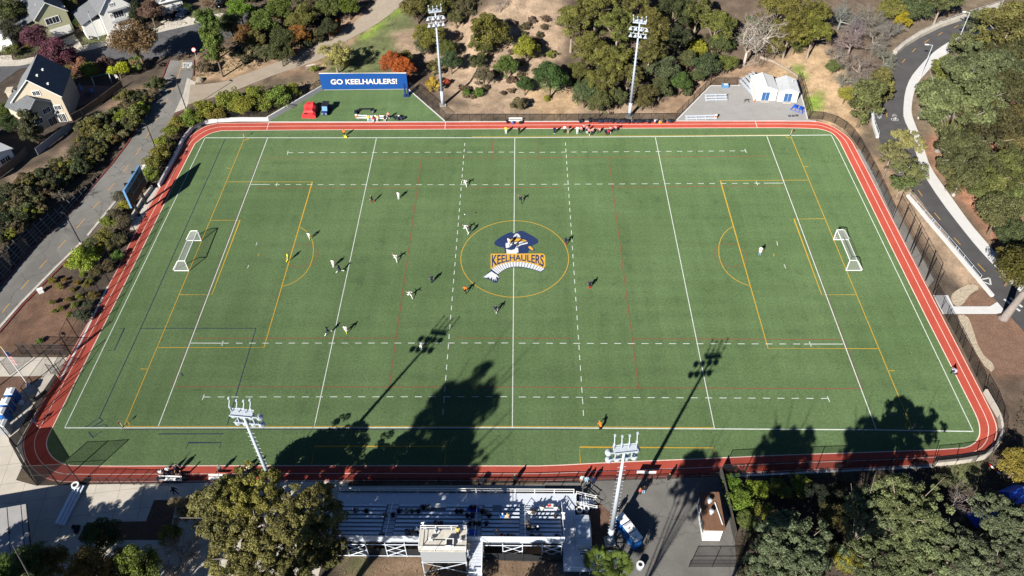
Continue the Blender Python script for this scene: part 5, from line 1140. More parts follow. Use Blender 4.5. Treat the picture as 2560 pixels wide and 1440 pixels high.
# single trees and shrubs: kind, crown pixel, radius in pixels, colour, label
TREES = [
 # around the houses
 (BT, 88, 92, 34, G_PLUM, 'purple leaved plum tree left of the sage house driveway'), (BT, 140, 138, 46, G_PLUM, 'largest purple leaved plum tree above the tan house roof'),
 (BT, 172, 158, 26, (0.05, 0.025, 0.022), 'small dark purple tree at the end of the tan house roof'), (BT, 335, 100, 60, (0.075, 0.052, 0.024), 'wide brownish tree on the street corner before the white house'),
 (BT, 375, 28, 34, (0.085, 0.055, 0.04), 'thin brown autumn tree between the white house and the garage'), (CF, 527, 68, 36, (0.045, 0.07, 0.012), 'upright green tree at the street corner above the stop lettering'),
 (CF, 535, 118, 36, (0.055, 0.075, 0.014), 'dense green tree directly above the dry bank by the stop lettering'), (BT, 598, 22, 36, (0.06, 0.10, 0.012), 'bright green round tree at the top edge beside the street'),
 (RS, 296, 178, 26, (0.17, 0.18, 0.012), 'bright yellow green bush at the patio corner'), (RS, 225, 178, 24, (0.07, 0.10, 0.014), 'green bush behind the patio fence'), (WS, 202, 168, 30, (0.10, 0.055, 0.03), 'reddish brown bush between street and patio'),
 (RS, 175, 180, 20, (0.075, 0.08, 0.016), 'olive bush beside the tan house roof edge'), (WS, 262, 160, 24, (0.085, 0.055, 0.04), 'brown bush at the kerb of the residential street'), (WS, 340, 158, 26, (0.05, 0.065, 0.014), 'green bush below the brownish corner tree'),
 (CF, 78, 322, 30, (0.040, 0.046, 0.02), 'tall dark conifer in front of the tan house'), (BT, 16, 288, 28, (0.045, 0.065, 0.012), 'green tree left of the tan house gable'), (BT, 22, 308, 22, G_DARK, 'dark bush below the tree left of the tan house'),
 (RS, 30, 128, 18, (0.06, 0.07, 0.018), 'clipped hedge ball beside the left driveway'), (RS, 216, 68, 17, (0.085, 0.065, 0.02), 'brown clipped bush between the sage and white houses'), (RS, 232, 80, 9, (0.13, 0.17, 0.015), 'small lime green bush on the front lawn'),
 (RS, 74, 112, 9, G_YELLOW, 'small yellow bush beside the plum tree'), (BT, 20, 30, 40, (0.04, 0.045, 0.016), 'dark tree left of the sage house roof'), (BT, 205, 48, 20, G_DARK, 'dark tree between the sage house and the white house'), (BT, 30, 78, 30, (0.025, 0.028, 0.015), 'dark shrub mass behind the left driveway'),
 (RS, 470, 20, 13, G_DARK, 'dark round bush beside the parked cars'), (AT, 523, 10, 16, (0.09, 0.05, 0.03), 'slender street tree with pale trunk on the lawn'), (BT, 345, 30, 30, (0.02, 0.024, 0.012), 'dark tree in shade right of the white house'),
 (BT, 165, 5, 26, (0.045, 0.05, 0.014), 'olive tree at the top edge above the sage house'), (WS, 143, 335, 12, G_OLIVE, 'small garden bush beside the tan house door'),
 # shrubs by the service road
 (BT, 640, 100, 28, (0.075, 0.07, 0.02), 'olive orange tree on the bank left of the service road'), (BT, 612, 88, 30, (0.10, 0.055, 0.018), 'orange tinted tree above the pale dry bank'), (BT, 705, 92, 34, (0.03, 0.038, 0.012), 'dark dense tree beside the service road'),
 (BT, 655, 55, 40, (0.055, 0.072, 0.014), 'green tree on the bank near the top edge'), (BT, 755, 45, 40, (0.062, 0.07, 0.016), 'olive green tree left of the black utility pole'), (BT, 745, 85, 30, (0.13, 0.065, 0.016), 'orange autumn shrub beside the black utility pole'),
 (BT, 820, 20, 36, (0.052, 0.062, 0.016), 'olive green tree at the top edge above the service road'), (BT, 870, 12, 32, (0.06, 0.075, 0.012), 'green tree at the top edge close to the service road'), (BT, 820, 70, 28, (0.025, 0.03, 0.012), 'dark bush at the service road edge'),
 (WS, 830, 60, 16, (0.16, 0.06, 0.018), 'orange tipped bush inside the dark bush'), (BT, 700, 130, 32, (0.032, 0.042, 0.012), 'dark green tree low on the bank with orange neighbour'), (WS, 682, 130, 20, (0.20, 0.06, 0.014), 'red orange bush on the bank above the service road'),
 (WS, 728, 130, 16, (0.15, 0.06, 0.02), 'rusty bush at the lower end of the bank trees'), (BT, 655, 128, 24, (0.07, 0.07, 0.03), 'grey olive bush at the top of the dry bank'), (BT, 600, 130, 30, (0.05, 0.045, 0.022), 'brown grey bush on the dry bank'), (WS, 510, 168, 24, (0.07, 0.055, 0.03), 'dry brown bush at the kerb beside the stop lettering'),
 (BT, 700, 20, 38, (0.05, 0.07, 0.014), 'green tree at the top edge between two olive trees'), (BT, 780, 10, 30, (0.05, 0.05, 0.02), 'olive tree at the top edge beside the pole'), (WS, 790, 90, 26, (0.05, 0.045, 0.018), 'brownish bush between pole and service road'), (BT, 575, 60, 34, (0.045, 0.055, 0.018), 'dark olive tree right of the upright green trees'),
 (AT, 835, 132, 44, (0.15, 0.15, 0.045), 'pale yellow olive tree left above the blue banner'), (RS, 785, 174, 12, (0.10, 0.13, 0.02), 'small green bush beside the white barrier'), (BT, 848, 150, 26, (0.085, 0.085, 0.02), 'olive shrub under the pale yellow tree'),
 (BT, 980, 155, 34, G_RUST, 'rust red bush behind the blue banner'), (BT, 1005, 168, 34, (0.19, 0.052, 0.012), 'larger rust red bush at the right end of the banner'), (BT, 1012, 142, 22, (0.07, 0.06, 0.02), 'olive bush behind the two rust red bushes'),
 # slope between the floodlight towers
 (BT, 1075, 88, 42, (0.075, 0.078, 0.014), 'olive tree left of the floodlight pole on the slope'), (BT, 1055, 112, 24, (0.045, 0.055, 0.025), 'grey green bush at the foot of the olive tree'), (BT, 1118, 122, 28, (0.05, 0.06, 0.015), 'dark green tree right of the floodlight pole'),
 (BT, 1127, 152, 30, (0.03, 0.046, 0.018), 'dark bush right of the floodlight pole on the slope'), (WS, 1092, 165, 26, (0.075, 0.07, 0.022), 'olive brown bush below the floodlight pole'), (WS, 1082, 210, 26, (0.17, 0.13, 0.02), 'yellow leaved bush at the fence below the floodlight pole'),
 (WS, 1118, 205, 12, (0.18, 0.04, 0.015), 'small red leaved bush next to the floodlight pole'), (BT, 1222, 75, 52, (0.068, 0.07, 0.013), 'big olive tree in the middle of the brown slope'), (BT, 1202, 108, 32, (0.05, 0.054, 0.012), 'dark lower part tree under the big olive tree'),
 (BT, 1195, 150, 25, (0.035, 0.045, 0.016), 'dark bush beside the shadow track on the slope'), (BT, 1210, 190, 28, (0.065, 0.06, 0.03), 'grey brown bush above the two small shrubs'), (RS, 1166, 234, 13, (0.045, 0.075, 0.012), 'small green shrub left of a pair by the fence'),
 (RS, 1196, 232, 16, (0.042, 0.07, 0.012), 'small green shrub right of a pair by the fence'), (BT, 1266, 165, 34, (0.042, 0.066, 0.014), 'round green bush in the centre of the slope'), (BT, 1316, 120, 36, (0.105, 0.115, 0.014), 'round yellow green bush high on the slope'),
 (BT, 1376, 192, 50, (0.026, 0.048, 0.013), 'large dark green oak on the slope above the kit bags'), (BT, 1312, 212, 25, (0.028, 0.052, 0.012), 'dark green bush touching the large dark oak'), (RS, 1368, 246, 10, (0.10, 0.12, 0.014), 'tiny yellow green shrub below the large dark oak'),
 (WS, 1376, 135, 16, (0.09, 0.10, 0.02), 'light green sapling above the large dark oak'), (WS, 1410, 190, 12, (0.12, 0.12, 0.018), 'yellow sprig bush at the right of the large dark oak'), (WS, 1300, 262, 26, (0.07, 0.06, 0.03), 'low brown scrub patch behind the far fence'),
 (BT, 1040, 12, 42, (0.055, 0.056, 0.014), 'dark olive tree at the top edge right of the service road'), (BT, 1105, 8, 46, (0.06, 0.058, 0.016), 'olive tree at the top edge behind the left floodlight head'), (BT, 1165, 12, 36, (0.05, 0.05, 0.022), 'brown olive tree at the top edge above the slope'), (BT, 1140, 45, 24, (0.05, 0.052, 0.02), 'dark scrub tree beside the left floodlight head'),
 # eucalyptus wood
 (OE, 1430, 55, 48, G_OLIVE, 'olive eucalyptus at the left edge of the dark wood'), (OE, 1490, 15, 52, G_OLIVE, 'tall olive eucalyptus at the top edge left of the right floodlight head'), (OE, 1475, 120, 46, G_OLIVE, 'olive eucalyptus on the left flank of the wood'),
 (OE, 1545, 65, 50, (0.060, 0.062, 0.015), 'olive eucalyptus just left of the right floodlight head'), (OE, 1530, 150, 46, (0.072, 0.070, 0.016), 'olive eucalyptus left of the right floodlight pole'), (OE, 1580, 5, 44, (0.062, 0.064, 0.015), 'eucalyptus at the top edge above the right floodlight head'),
 (OE, 1630, 60, 46, (0.066, 0.066, 0.016), 'olive eucalyptus right of the right floodlight head'), (OE, 1625, 128, 42, (0.060, 0.064, 0.016), 'olive eucalyptus right of the right floodlight pole'), (OE, 1505, 205, 40, (0.064, 0.068, 0.016), 'lower olive eucalyptus at the left foot of the wood'),
 (OE, 1570, 190, 36, (0.058, 0.056, 0.014), 'brownish eucalyptus low behind the right floodlight pole'), (BT, 1462, 232, 36, (0.045, 0.062, 0.022), 'grey green shrub tree at the left foot of the wood'), (BT, 1500, 255, 36, (0.055, 0.062, 0.018), 'olive shrub tree at the fence foot of the wood'),
 (BT, 1545, 240, 30, (0.05, 0.055, 0.02), 'dull green shrub just left of the floodlight pole foot'), (BT, 1608, 240, 34, (0.05, 0.048, 0.014), 'brown green shrub right of the floodlight pole foot'), (BT, 1450, 180, 30, (0.06, 0.062, 0.016), 'olive tree below the left flank of the wood'),
 (BT, 1660, 175, 42, (0.048, 0.055, 0.026), 'grey green oak at the right foot of the wood'), (BT, 1702, 205, 30, (0.036, 0.058, 0.014), 'round green tree in front of the grey court fence'), (BT, 1650, 220, 32, (0.044, 0.05, 0.018), 'dull green bush between the oak and floodlight foot'),
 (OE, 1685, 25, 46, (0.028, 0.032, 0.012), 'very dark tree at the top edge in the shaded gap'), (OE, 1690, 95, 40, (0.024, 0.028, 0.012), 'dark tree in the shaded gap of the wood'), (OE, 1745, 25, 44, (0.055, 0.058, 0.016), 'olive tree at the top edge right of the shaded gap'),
 (BT, 1745, 118, 22, (0.14, 0.13, 0.014), 'bright yellow bush at the right of the wood'), (BT, 1720, 150, 30, (0.05, 0.056, 0.022), 'grey green bush below the yellow bush'), (BT, 1765, 165, 36, (0.034, 0.048, 0.018), 'dark green oak behind the grey court'), (BT, 1740, 190, 22, (0.045, 0.055, 0.022), 'small grey green bush left of the court corner'),
 (OE, 1790, 65, 44, (0.06, 0.066, 0.015), 'olive tree left of the fallen bleached tree'), (BT, 1822, 155, 26, (0.065, 0.075, 0.016), 'olive green bush under the bleached branches'), (BT, 1798, 110, 30, (0.045, 0.052, 0.018), 'dull green bush left of the bleached branches'),
 (WS, 1722, 165, 14, (0.07, 0.03, 0.035), 'purplish twiggy bush beside the dark oak'), 
 (OE, 1950, 15, 46, (0.066, 0.066, 0.014), 'olive tree at the top edge right of the bleached tree'), (OE, 2025, 30, 46, (0.07, 0.07, 0.014), 'large olive tree at the top edge above the dry clearing'), (OE, 1975, 75, 44, (0.075, 0.072, 0.015), 'olive tree at the upper edge of the dry clearing'),
 (OE, 2035, 80, 40, (0.072, 0.072, 0.014), 'olive tree right above the dry clearing'), (BT, 1940, 120, 24, (0.085, 0.075, 0.02), 'yellow olive bush at the left of the clearing'), (BT, 1990, 108, 24, (0.055, 0.06, 0.016), 'olive bush overhanging the dry clearing'),
 # trees between clearing and hill road
 (BT, 2085, 165, 18, (0.05, 0.07, 0.02), 'small green bush among the bare grey trees'), (CF, 2165, 258, 50, (0.060, 0.062, 0.02), 'big leaning dark olive cypress between the track bend and hill road'), (CF, 2195, 225, 34, (0.068, 0.066, 0.022), 'olive cypress top beside the hill road'),
 (BT, 2215, 205, 18, (0.16, 0.15, 0.035), 'pale yellow foliage clump at the hill road edge'), (BT, 2115, 235, 22, (0.13, 0.12, 0.02), 'yellow green bush right of the dry clearing'), (AT, 2268, 352, 42, (0.115, 0.11, 0.04), 'pale olive pine in front of the bicycle marks'),
 (AT, 2230, 385, 36, (0.085, 0.085, 0.03), 'feathery olive tree above the dark sign'), (AT, 2275, 425, 40, (0.07, 0.078, 0.026), 'feathery green tree over the hill road'), (AT, 2255, 460, 30, (0.055, 0.075, 0.022), 'dense green tree at the start of the kerb wall'), (BT, 2230, 20, 34, (0.08, 0.085, 0.02), 'olive tree at the top edge beside the bare trees'),
 (BT, 2255, 48, 22, (0.17, 0.145, 0.012), 'golden bush beside the upper hill road'), (BT, 2290, 22, 36, (0.045, 0.06, 0.022), 'dark green tree at the top edge above the golden bush'), (OE, 2360, -5, 40, (0.05, 0.058, 0.02), 'olive tree at the top edge above the upper hill road'), (WS, 2325, 30, 8, (0.05, 0.055, 0.025), 'small tuft on the dry slope beside the upper hill road'),
 # slope right of the hill road
 (AT, 2465, 50, 36, (0.058, 0.064, 0.026), 'thin grey green tree over the upper hill road'), (AT, 2440, 110, 42, (0.06, 0.07, 0.026), 'grey green tree beside the orange sign'), (BO, 2405, 240, 84, (0.060, 0.070, 0.026), 'biggest light green oak right of the hill road'), (BT, 2370, 175, 40, (0.075, 0.085, 0.02), 'light olive tree at the upper side of the biggest oak'),
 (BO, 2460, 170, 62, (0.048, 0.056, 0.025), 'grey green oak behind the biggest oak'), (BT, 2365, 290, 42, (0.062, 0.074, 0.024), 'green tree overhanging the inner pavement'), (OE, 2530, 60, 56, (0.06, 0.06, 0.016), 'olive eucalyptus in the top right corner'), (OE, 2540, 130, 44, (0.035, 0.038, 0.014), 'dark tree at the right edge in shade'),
 (OE, 2520, 215, 50, (0.032, 0.033, 0.012), 'dark olive tree at the right edge beside the biggest oak'), (OE, 2480, 310, 56, (0.030, 0.030, 0.011), 'dark olive tree below the biggest oak'), (BT, 2395, 330, 40, (0.062, 0.068, 0.022), 'bright green lower bough tree beside the pavement'),  # dark olive crowns lowered in colour for variety and the shaded gaps
 (BO, 2425, 385, 62, (0.036, 0.041, 0.015), 'wide green oak behind the lowest pale street lamp'), (OE, 2540, 320, 50, (0.055, 0.05, 0.016), 'brownish eucalyptus at the right edge'), (BT, 2400, 440, 36, (0.058, 0.06, 0.02), 'olive bush behind the lowest pale street lamp'), (OE, 2500, 430, 46, (0.055, 0.06, 0.018), 'olive eucalyptus right of the lowest pale street lamp'),  # the wide oak's colour is lowered for the shaded gaps too
 (BT, 2460, 480, 30, (0.06, 0.07, 0.02), 'green bush on the slope below the lowest pale lamp'), (BT, 2500, 530, 44, (0.056, 0.062, 0.022), 'green tree beside the lower pavement'), (BT, 2545, 500, 40, (0.062, 0.07, 0.022), 'bright green tree at the right edge'), (BT, 2535, 590, 36, (0.035, 0.042, 0.016), 'dark tree at the right edge near the pavement end'),
 (BT, 2545, 660, 44, (0.088, 0.08, 0.018), 'golden olive tree over the end of the pavement'), (OE, 2550, 410, 40, (0.045, 0.05, 0.016), 'dark eucalyptus at the right edge by the lamp'),
 # lower right wood
 (RS, 1830, 1210, 26, (0.055, 0.095, 0.012), 'bright green hedge bush at the fence corner by the hut'), (RS, 1850, 1255, 36, (0.06, 0.095, 0.012), 'bright green hedge bush beside the board fence'), (RS, 1890, 1225, 30, (0.095, 0.12, 0.012), 'yellow green hedge bush at the near right fence'), (RS, 1945, 1225, 30, (0.06, 0.075, 0.012), 'dull green hedge bush in shade at the fence'),
 (RS, 1905, 1290, 34, (0.075, 0.085, 0.014), 'olive hedge bush behind the yellow green one'), (RS, 2000, 1215, 30, (0.07, 0.095, 0.012), 'green hedge bush on the right end of the hedge row'), (BT, 1865, 1300, 26, (0.06, 0.075, 0.018), 'green bush along the lower board fence'),
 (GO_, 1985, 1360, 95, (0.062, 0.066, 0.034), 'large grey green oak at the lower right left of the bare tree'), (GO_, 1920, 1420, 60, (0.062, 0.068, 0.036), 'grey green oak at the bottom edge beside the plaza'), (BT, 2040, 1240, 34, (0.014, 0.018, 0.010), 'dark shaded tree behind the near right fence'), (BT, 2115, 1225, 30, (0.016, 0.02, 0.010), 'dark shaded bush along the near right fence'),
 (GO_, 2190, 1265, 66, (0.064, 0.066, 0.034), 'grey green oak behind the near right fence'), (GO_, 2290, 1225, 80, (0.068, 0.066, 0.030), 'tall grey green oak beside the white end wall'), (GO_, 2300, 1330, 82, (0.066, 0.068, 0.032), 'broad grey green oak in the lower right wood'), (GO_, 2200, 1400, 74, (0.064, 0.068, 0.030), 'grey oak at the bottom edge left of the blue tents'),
 (AT, 2165, 1340, 50, (0.10, 0.085, 0.055), 'half bare brown tree in the lower right wood'), (BT, 2125, 1400, 34, (0.11, 0.10, 0.014), 'golden yellow bush at the bottom edge'), (BT, 2080, 1290, 34, (0.05, 0.045, 0.014), 'brown olive tree in the shaded gap'), (GO_, 2390, 1380, 70, (0.066, 0.066, 0.034), 'grey oak with bare twigs at the bottom edge'),
 (GO_, 2510, 1300, 60, (0.064, 0.068, 0.036), 'grey oak beside the blue tents at the right edge'), (GO_, 2500, 1400, 60, (0.068, 0.066, 0.036), 'grey oak in the bottom right corner'), (BT, 2545, 1165, 40, (0.12, 0.10, 0.02), 'golden olive tree at the right edge by the red cone'), (GO_, 2290, 1420, 60, (0.072, 0.070, 0.030), 'olive grey oak at the bottom edge in the right wood'),
 # lower left
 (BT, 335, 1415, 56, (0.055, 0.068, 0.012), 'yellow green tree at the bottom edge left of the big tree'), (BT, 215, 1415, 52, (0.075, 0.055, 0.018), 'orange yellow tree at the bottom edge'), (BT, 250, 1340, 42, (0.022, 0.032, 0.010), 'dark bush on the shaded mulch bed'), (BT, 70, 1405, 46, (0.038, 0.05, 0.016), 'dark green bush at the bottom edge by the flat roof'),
 (BT, 12, 1420, 36, (0.05, 0.075, 0.014), 'green bush in the bottom left corner'), (BT, 130, 1400, 38, (0.045, 0.045, 0.014), 'brown green bush at the bottom edge right of the flat roof'), (BT, 425, 1340, 30, (0.08, 0.085, 0.016), 'olive sapling left of the big tree'), (BT, 470, 1275, 40, (0.11, 0.085, 0.05), 'pale brownish bough tree at the left of the big tree'), (BT, 290, 1430, 44, (0.05, 0.04, 0.014), 'dark brown bush between the yellow trees'),
]
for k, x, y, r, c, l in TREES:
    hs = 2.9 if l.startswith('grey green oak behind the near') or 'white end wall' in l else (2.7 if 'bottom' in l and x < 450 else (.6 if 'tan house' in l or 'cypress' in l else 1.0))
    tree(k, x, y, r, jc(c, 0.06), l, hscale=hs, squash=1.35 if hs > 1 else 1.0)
# big trees in front of the stand
for px, py, r, h, c, l in ((545, 1262, 80, 1.35, (0.074, 0.072, 0.024), 'big olive tree left of the bleachers with a floodlight behind'), (622, 1228, 76, 1.6, (0.088, 0.084, 0.018), 'tallest olive tree in front of the left floodlight pole'), (765, 1285, 84, 1.5, (0.066, 0.062, 0.018), 'big dark olive tree overlapping the left end of the bleachers'), (610, 1385, 84, 1.2, (0.078, 0.074, 0.022), 'big olive tree at the bottom edge below the floodlight'), (735, 1390, 72, 1.2, (0.060, 0.058, 0.017), 'dark olive tree at the bottom edge beside the stand frame'), (815, 1375, 52, 1.2, (0.05, 0.05, 0.016), 'smaller dark olive tree touching the bleachers frame')):
    tree(BO, px, py, r, c, l, hscale=h)
bare(690, 1300, 40, 'bare grey limbs between the big olive crowns', i=2, lift=4.0)
bare(450, 1400, 60, 'tangle of bare grey branches left of the big olive trees', i=1)
# clipped shrubs between the campus road and the track, and young plants on the mulch
SH = [(475, 296, 22), (508, 277, 24), (540, 290, 20), (575, 252, 28), (612, 267, 26), (640, 242, 26), (660, 264, 18), (697, 243, 26), (722, 226, 20), (444, 311, 18), (426, 331, 18), (409, 361, 20), (400, 388, 22), (384, 410, 22), (374, 434, 18), (362, 447, 14), (345, 470, 14)]
SHL = ('at the corner by the street lamp', 'on the bend above the white wall', 'low behind the far left fence', 'tallest of the bend', 'in the middle of the bend row', 'beside the service road', 'small behind the white wall', 'near the turf bay wall', 'last towards the turf bay', 'first below the lamp', 'second below the lamp', 'beside the fence bend', 'above the second lamp', 'behind the second lamp', 'below the second lamp', 'left of the white utility box', 'just above the scoreboard')
for (x, y, r), l in zip(SH, SHL): tree(RS, x, y, r*1.22, jc((0.088, 0.098, 0.016), 0.2), 'yellow green clipped shrub '+l, 'clipped shrubs between road and track')
SH2 = [(298, 492, 18, (0.06, 0.055, 0.035), 'grey shrub under the scoreboard'), (312, 515, 16, G_YELLOW, 'yellow shrub under the scoreboard'), (286, 540, 20, (0.06, 0.055, 0.03), 'brown shrub at the road below the scoreboard'), (268, 556, 18, (0.09, 0.10, 0.016), 'yellow green shrub at the road kerb above the lamp'), (308, 558, 22, (0.07, 0.06, 0.025), 'brown shrub beside the scoreboard pad'), (262, 592, 22, (0.085, 0.075, 0.018), 'olive shrub beside the third street lamp'),
       (300, 600, 20, (0.06, 0.06, 0.026), 'dull shrub against the ball netting'), (222, 620, 22, (0.06, 0.065, 0.024), 'grey green shrub below the third street lamp'), (205, 650, 34, (0.115, 0.13, 0.014), 'widest yellow green shrub on the mulch bank'), (185, 660, 20, (0.10, 0.11, 0.014), 'yellow green shrub left of the widest shrub'), (245, 625, 18, (0.10, 0.085, 0.012), 'golden shrub behind the widest shrub'),
       (292, 640, 15, (0.06, 0.10, 0.02), 'small green shrub by the netting posts'), (270, 668, 18, (0.055, 0.055, 0.022), 'dull olive shrub by the netting'), (240, 678, 18, (0.06, 0.055, 0.02), 'brown olive shrub right of the widest shrub'), (275, 615, 18, (0.07, 0.062, 0.02), 'olive brown shrub in the middle of the planting'), (232, 740, 14, (0.09, 0.08, 0.02), 'golden shrub at the lower netting'), (205, 790, 20, (0.05, 0.06, 0.03), 'grey shrub against the lower netting'), (222, 762, 12, (0.05, 0.055, 0.026), 'small grey shrub against the lower netting')]
for x, y, r, c, l in SH2: tree(RS, x, y, r, jc(c), l)
for x, y, r in ((130, 702, 10), (150, 715, 10), (194, 707, 9), (225, 702, 10), (216, 713, 9), (206, 687, 8), (130, 757, 9), (151, 771, 8), (170, 750, 9), (187, 764, 10), (199, 741, 10), (175, 787, 9), (136, 779, 7), (160, 700, 7), (180, 725, 7)):
    tree(RS, x, y, r, jc((0.085, 0.085, 0.014), 0.2), 'small young golden green plant spaced out on the brown mulch', 'alike: young plants on the mulch')
tree(WS, 99, 852, 9, (0.06, 0.13, 0.02), 'single small green plant near the fence across the mulch')
tree(RS, 747, 232, 11, (0.11, 0.13, 0.02), 'lone round shrub on the turf bay bank behind the fence')
# scrub on the bank between the houses and the campus road
def scatter(poly, n, seed):
    rs = random.Random(seed); xs_ = [p[0] for p in poly]; ys_ = [p[1] for p in poly]; out = []
    while len(out) < n:
        x, y = rs.uniform(min(xs_), max(xs_)), rs.uniform(min(ys_), max(ys_))
        if inside(np.array([x]), np.array([y]), poly)[0] and all((x-a)**2+(y-b)**2 > 13**2 for a, b in out): out.append((x, y))
    return out
BANK = [(0, 490), (90, 430), (190, 372), (212, 312), (318, 238), (400, 206), (368, 250), (312, 330), (255, 385), (130, 490), (30, 585), (0, 600)]
for i, (x, y) in enumerate(scatter(BANK, 88, 4)):
    c = TRS.choice([(0.036, 0.040, 0.016), (0.048, 0.052, 0.020), (0.030, 0.034, 0.016), (0.060, 0.056, 0.026), (0.066, 0.06, 0.016)])
    if i % 19 == 7: c = (0.08, 0.055, 0.03)
    if i % 13 == 0: c = (0.09, 0.10, 0.014)
    tree(WS, x, y, TRS.uniform(15, 30), jc(c), 'scrubby wild bush on the bank between the houses and the campus road', 'alike: scrub on the left bank')
for x, y in scatter([(1120, 40), (1180, 30), (1300, 60), (1360, 30), (1390, 150), (1280, 230), (1150, 250), (1150, 200)], 44, 9):
    tree(WS, x, y, TRS.uniform(7, 16), jc(TRS.choice([(0.085, 0.065, 0.042), (0.07, 0.055, 0.032), (0.05, 0.05, 0.022)])), 'low dry brown tuft on the open brown slope', 'alike: dry tufts on the slope')
UND = [(1400, 20), (1800, 20), (2060, 60), (1900, 140), (1780, 190), (1690, 250), (1440, 250)]
for x, y in scatter(UND, 46, 15):
    tree(WS, x, y, TRS.uniform(14, 24), jc(TRS.choice([(0.04, 0.042, 0.018), (0.055, 0.05, 0.024), (0.035, 0.045, 0.014)])), 'dark undergrowth bush between the trunks of the eucalyptus wood', 'alike: undergrowth in the wood')
for x, y in scatter([(2340, 200), (2400, 120), (2480, 60), (2560, 60), (2560, 640), (2440, 520), (2360, 400)], 30, 21):
    tree(WS, x, y, TRS.uniform(14, 26), jc(TRS.choice([(0.045, 0.05, 0.02), (0.06, 0.055, 0.03), (0.04, 0.05, 0.014)])), 'undergrowth bush on the slope right of the hill road', 'alike: undergrowth right of the hill road')
for x, y in scatter([(1860, 1240), (2330, 1190), (2430, 1230), (2560, 1250), (2560, 1440), (1860, 1440)], 30, 22):
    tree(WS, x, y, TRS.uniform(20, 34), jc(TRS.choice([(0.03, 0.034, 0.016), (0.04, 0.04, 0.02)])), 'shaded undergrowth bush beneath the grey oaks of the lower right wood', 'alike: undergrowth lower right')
for x, y in scatter([(620, -20), (900, -20), (860, 60), (770, 120), (660, 140), (590, 100)], 18, 23):
    tree(WS, x, y, TRS.uniform(13, 22), jc(TRS.choice([(0.03, 0.034, 0.014), (0.06, 0.05, 0.02), (0.09, 0.05, 0.018)])), 'undergrowth bush on the wooded bank above the service road', 'alike: undergrowth by the service road')
# bare and dead trees
for i, (x, y, r, l) in enumerate(((2105, 40, 44, 'bare grey tree at the top edge right of the clearing'), (2175, 35, 48, 'bare grey tree at the top edge in the middle of the thicket'), (2130, 105, 44, 'bare grey tree above the clearing edge'), (2190, 95, 46, 'bare grey tree beside the golden bush'), (2155, 165, 52, 'widest bare grey tree in the thicket'), (2110, 195, 36, 'bare grey tree at the lower left of the thicket'), (2215, 150, 36, 'bare grey tree at the hill road edge'), (2095, 140, 32, 'bare grey tree at the left edge of the thicket'), (2230, 75, 34, 'bare grey tree close to the upper road railing'), (2145, 70, 36, 'bare tree with whitish limbs at the thicket top'), (2180, 200, 34, 'low bare grey tree above the cypress'))):
    bare(x, y, r, l, jc((0.20, 0.182, 0.16), 0.1), i=i)
for i, (x, y, r, l, c) in enumerate(((1880, 70, 100, 'large dead tree with bleached spreading branches right of the wood', (0.38, 0.33, 0.28)), (1925, 45, 85, 'second dead bleached tree at the top edge', (0.34, 0.295, 0.25)), (2400, 1240, 55, 'dead grey tree with twisted twigs in the lower right wood', (0.24, 0.2, 0.18)), (2340, 1420, 60, 'dead pale tree at the bottom edge', (0.3, 0.25, 0.2)), (2440, 1340, 55, 'dead pale tree beside the blue tent', (0.28, 0.24, 0.2)), (1560, 20, 45, 'bleached dead limb tree rising from the eucalyptus wood', (0.3, 0.24, 0.19)), (1250, 5, 30, 'grey dead tree at the top edge of the slope', (0.24, 0.2, 0.18)), (1395, 40, 26, 'dead grey brush tree at the left edge of the wood', (0.24, 0.2, 0.17)), (150, 480, 26, 'pale dead shrub on the bank above the crib wall', (0.26, 0.22, 0.17)))):
    bare(x, y, r, l, c, dead=True, i=i)
# fallen logs
for pts, r, l in (([(1900, 146), (1935, 158), (1970, 178), (2004, 202)], 0.38, 'long bleached fallen log in the dry clearing'), ([(1738, 208), (1752, 220)], 0.18, 'short pale log outside the grey court fence'), ([(1860, 168), (1895, 158)], 0.2, 'grey fallen log at the foot of the wood'), ([(2205, 448), (2222, 418)], 0.22, 'thin pale broken trunk leaning beside the right track bend')):
    P = [W(*p) for p in pts]; o = P[0]; t = thing('fallen_log', l, 'log', o); q = MB(); q.tube([(p.x-o.x, p.y-o.y, p.z-o.z+r*0.8) for p in P], [r*(1-0.4*i/len(P)) for i in range(len(P))], 8); q.build('bark', M_BARK_PALE, t)
    q = MB(); v = P[len(P)//2]-o; q.tube([(v.x, v.y, v.z+r), (v.x+0.7, v.y+0.8, v.z+r+0.7)], [r*0.35, r*0.1], 5); q.build('branch_stub', M_BARK_PALE, t)
# big leaning trunk at the right edge
p = W(2508, 795); t = thing('leaning_tree', 'thick pale trunk leaning at the right edge beside the gate path', 'tree', p)
q = MB(); e = Wz(2590, 695, 9); q.tube([(0, 0, -0.3), (0.2, 0, 0.2), ((e.x-p.x)*0.5, (e.y-p.y)*0.5, 4.2), (e.x-p.x, e.y-p.y, 9.0)], [0.95, 0.62, 0.5, 0.4], 10); q.build('trunk', M_BARK_GREY, t, True)
c = obj('crown', PROTO[BT][1][0], t, (e.x-p.x-1, e.y-p.y+1, 9.5), (0.085, 0.078, 0.016)); c.scale = (1.1, 1.1, 1)
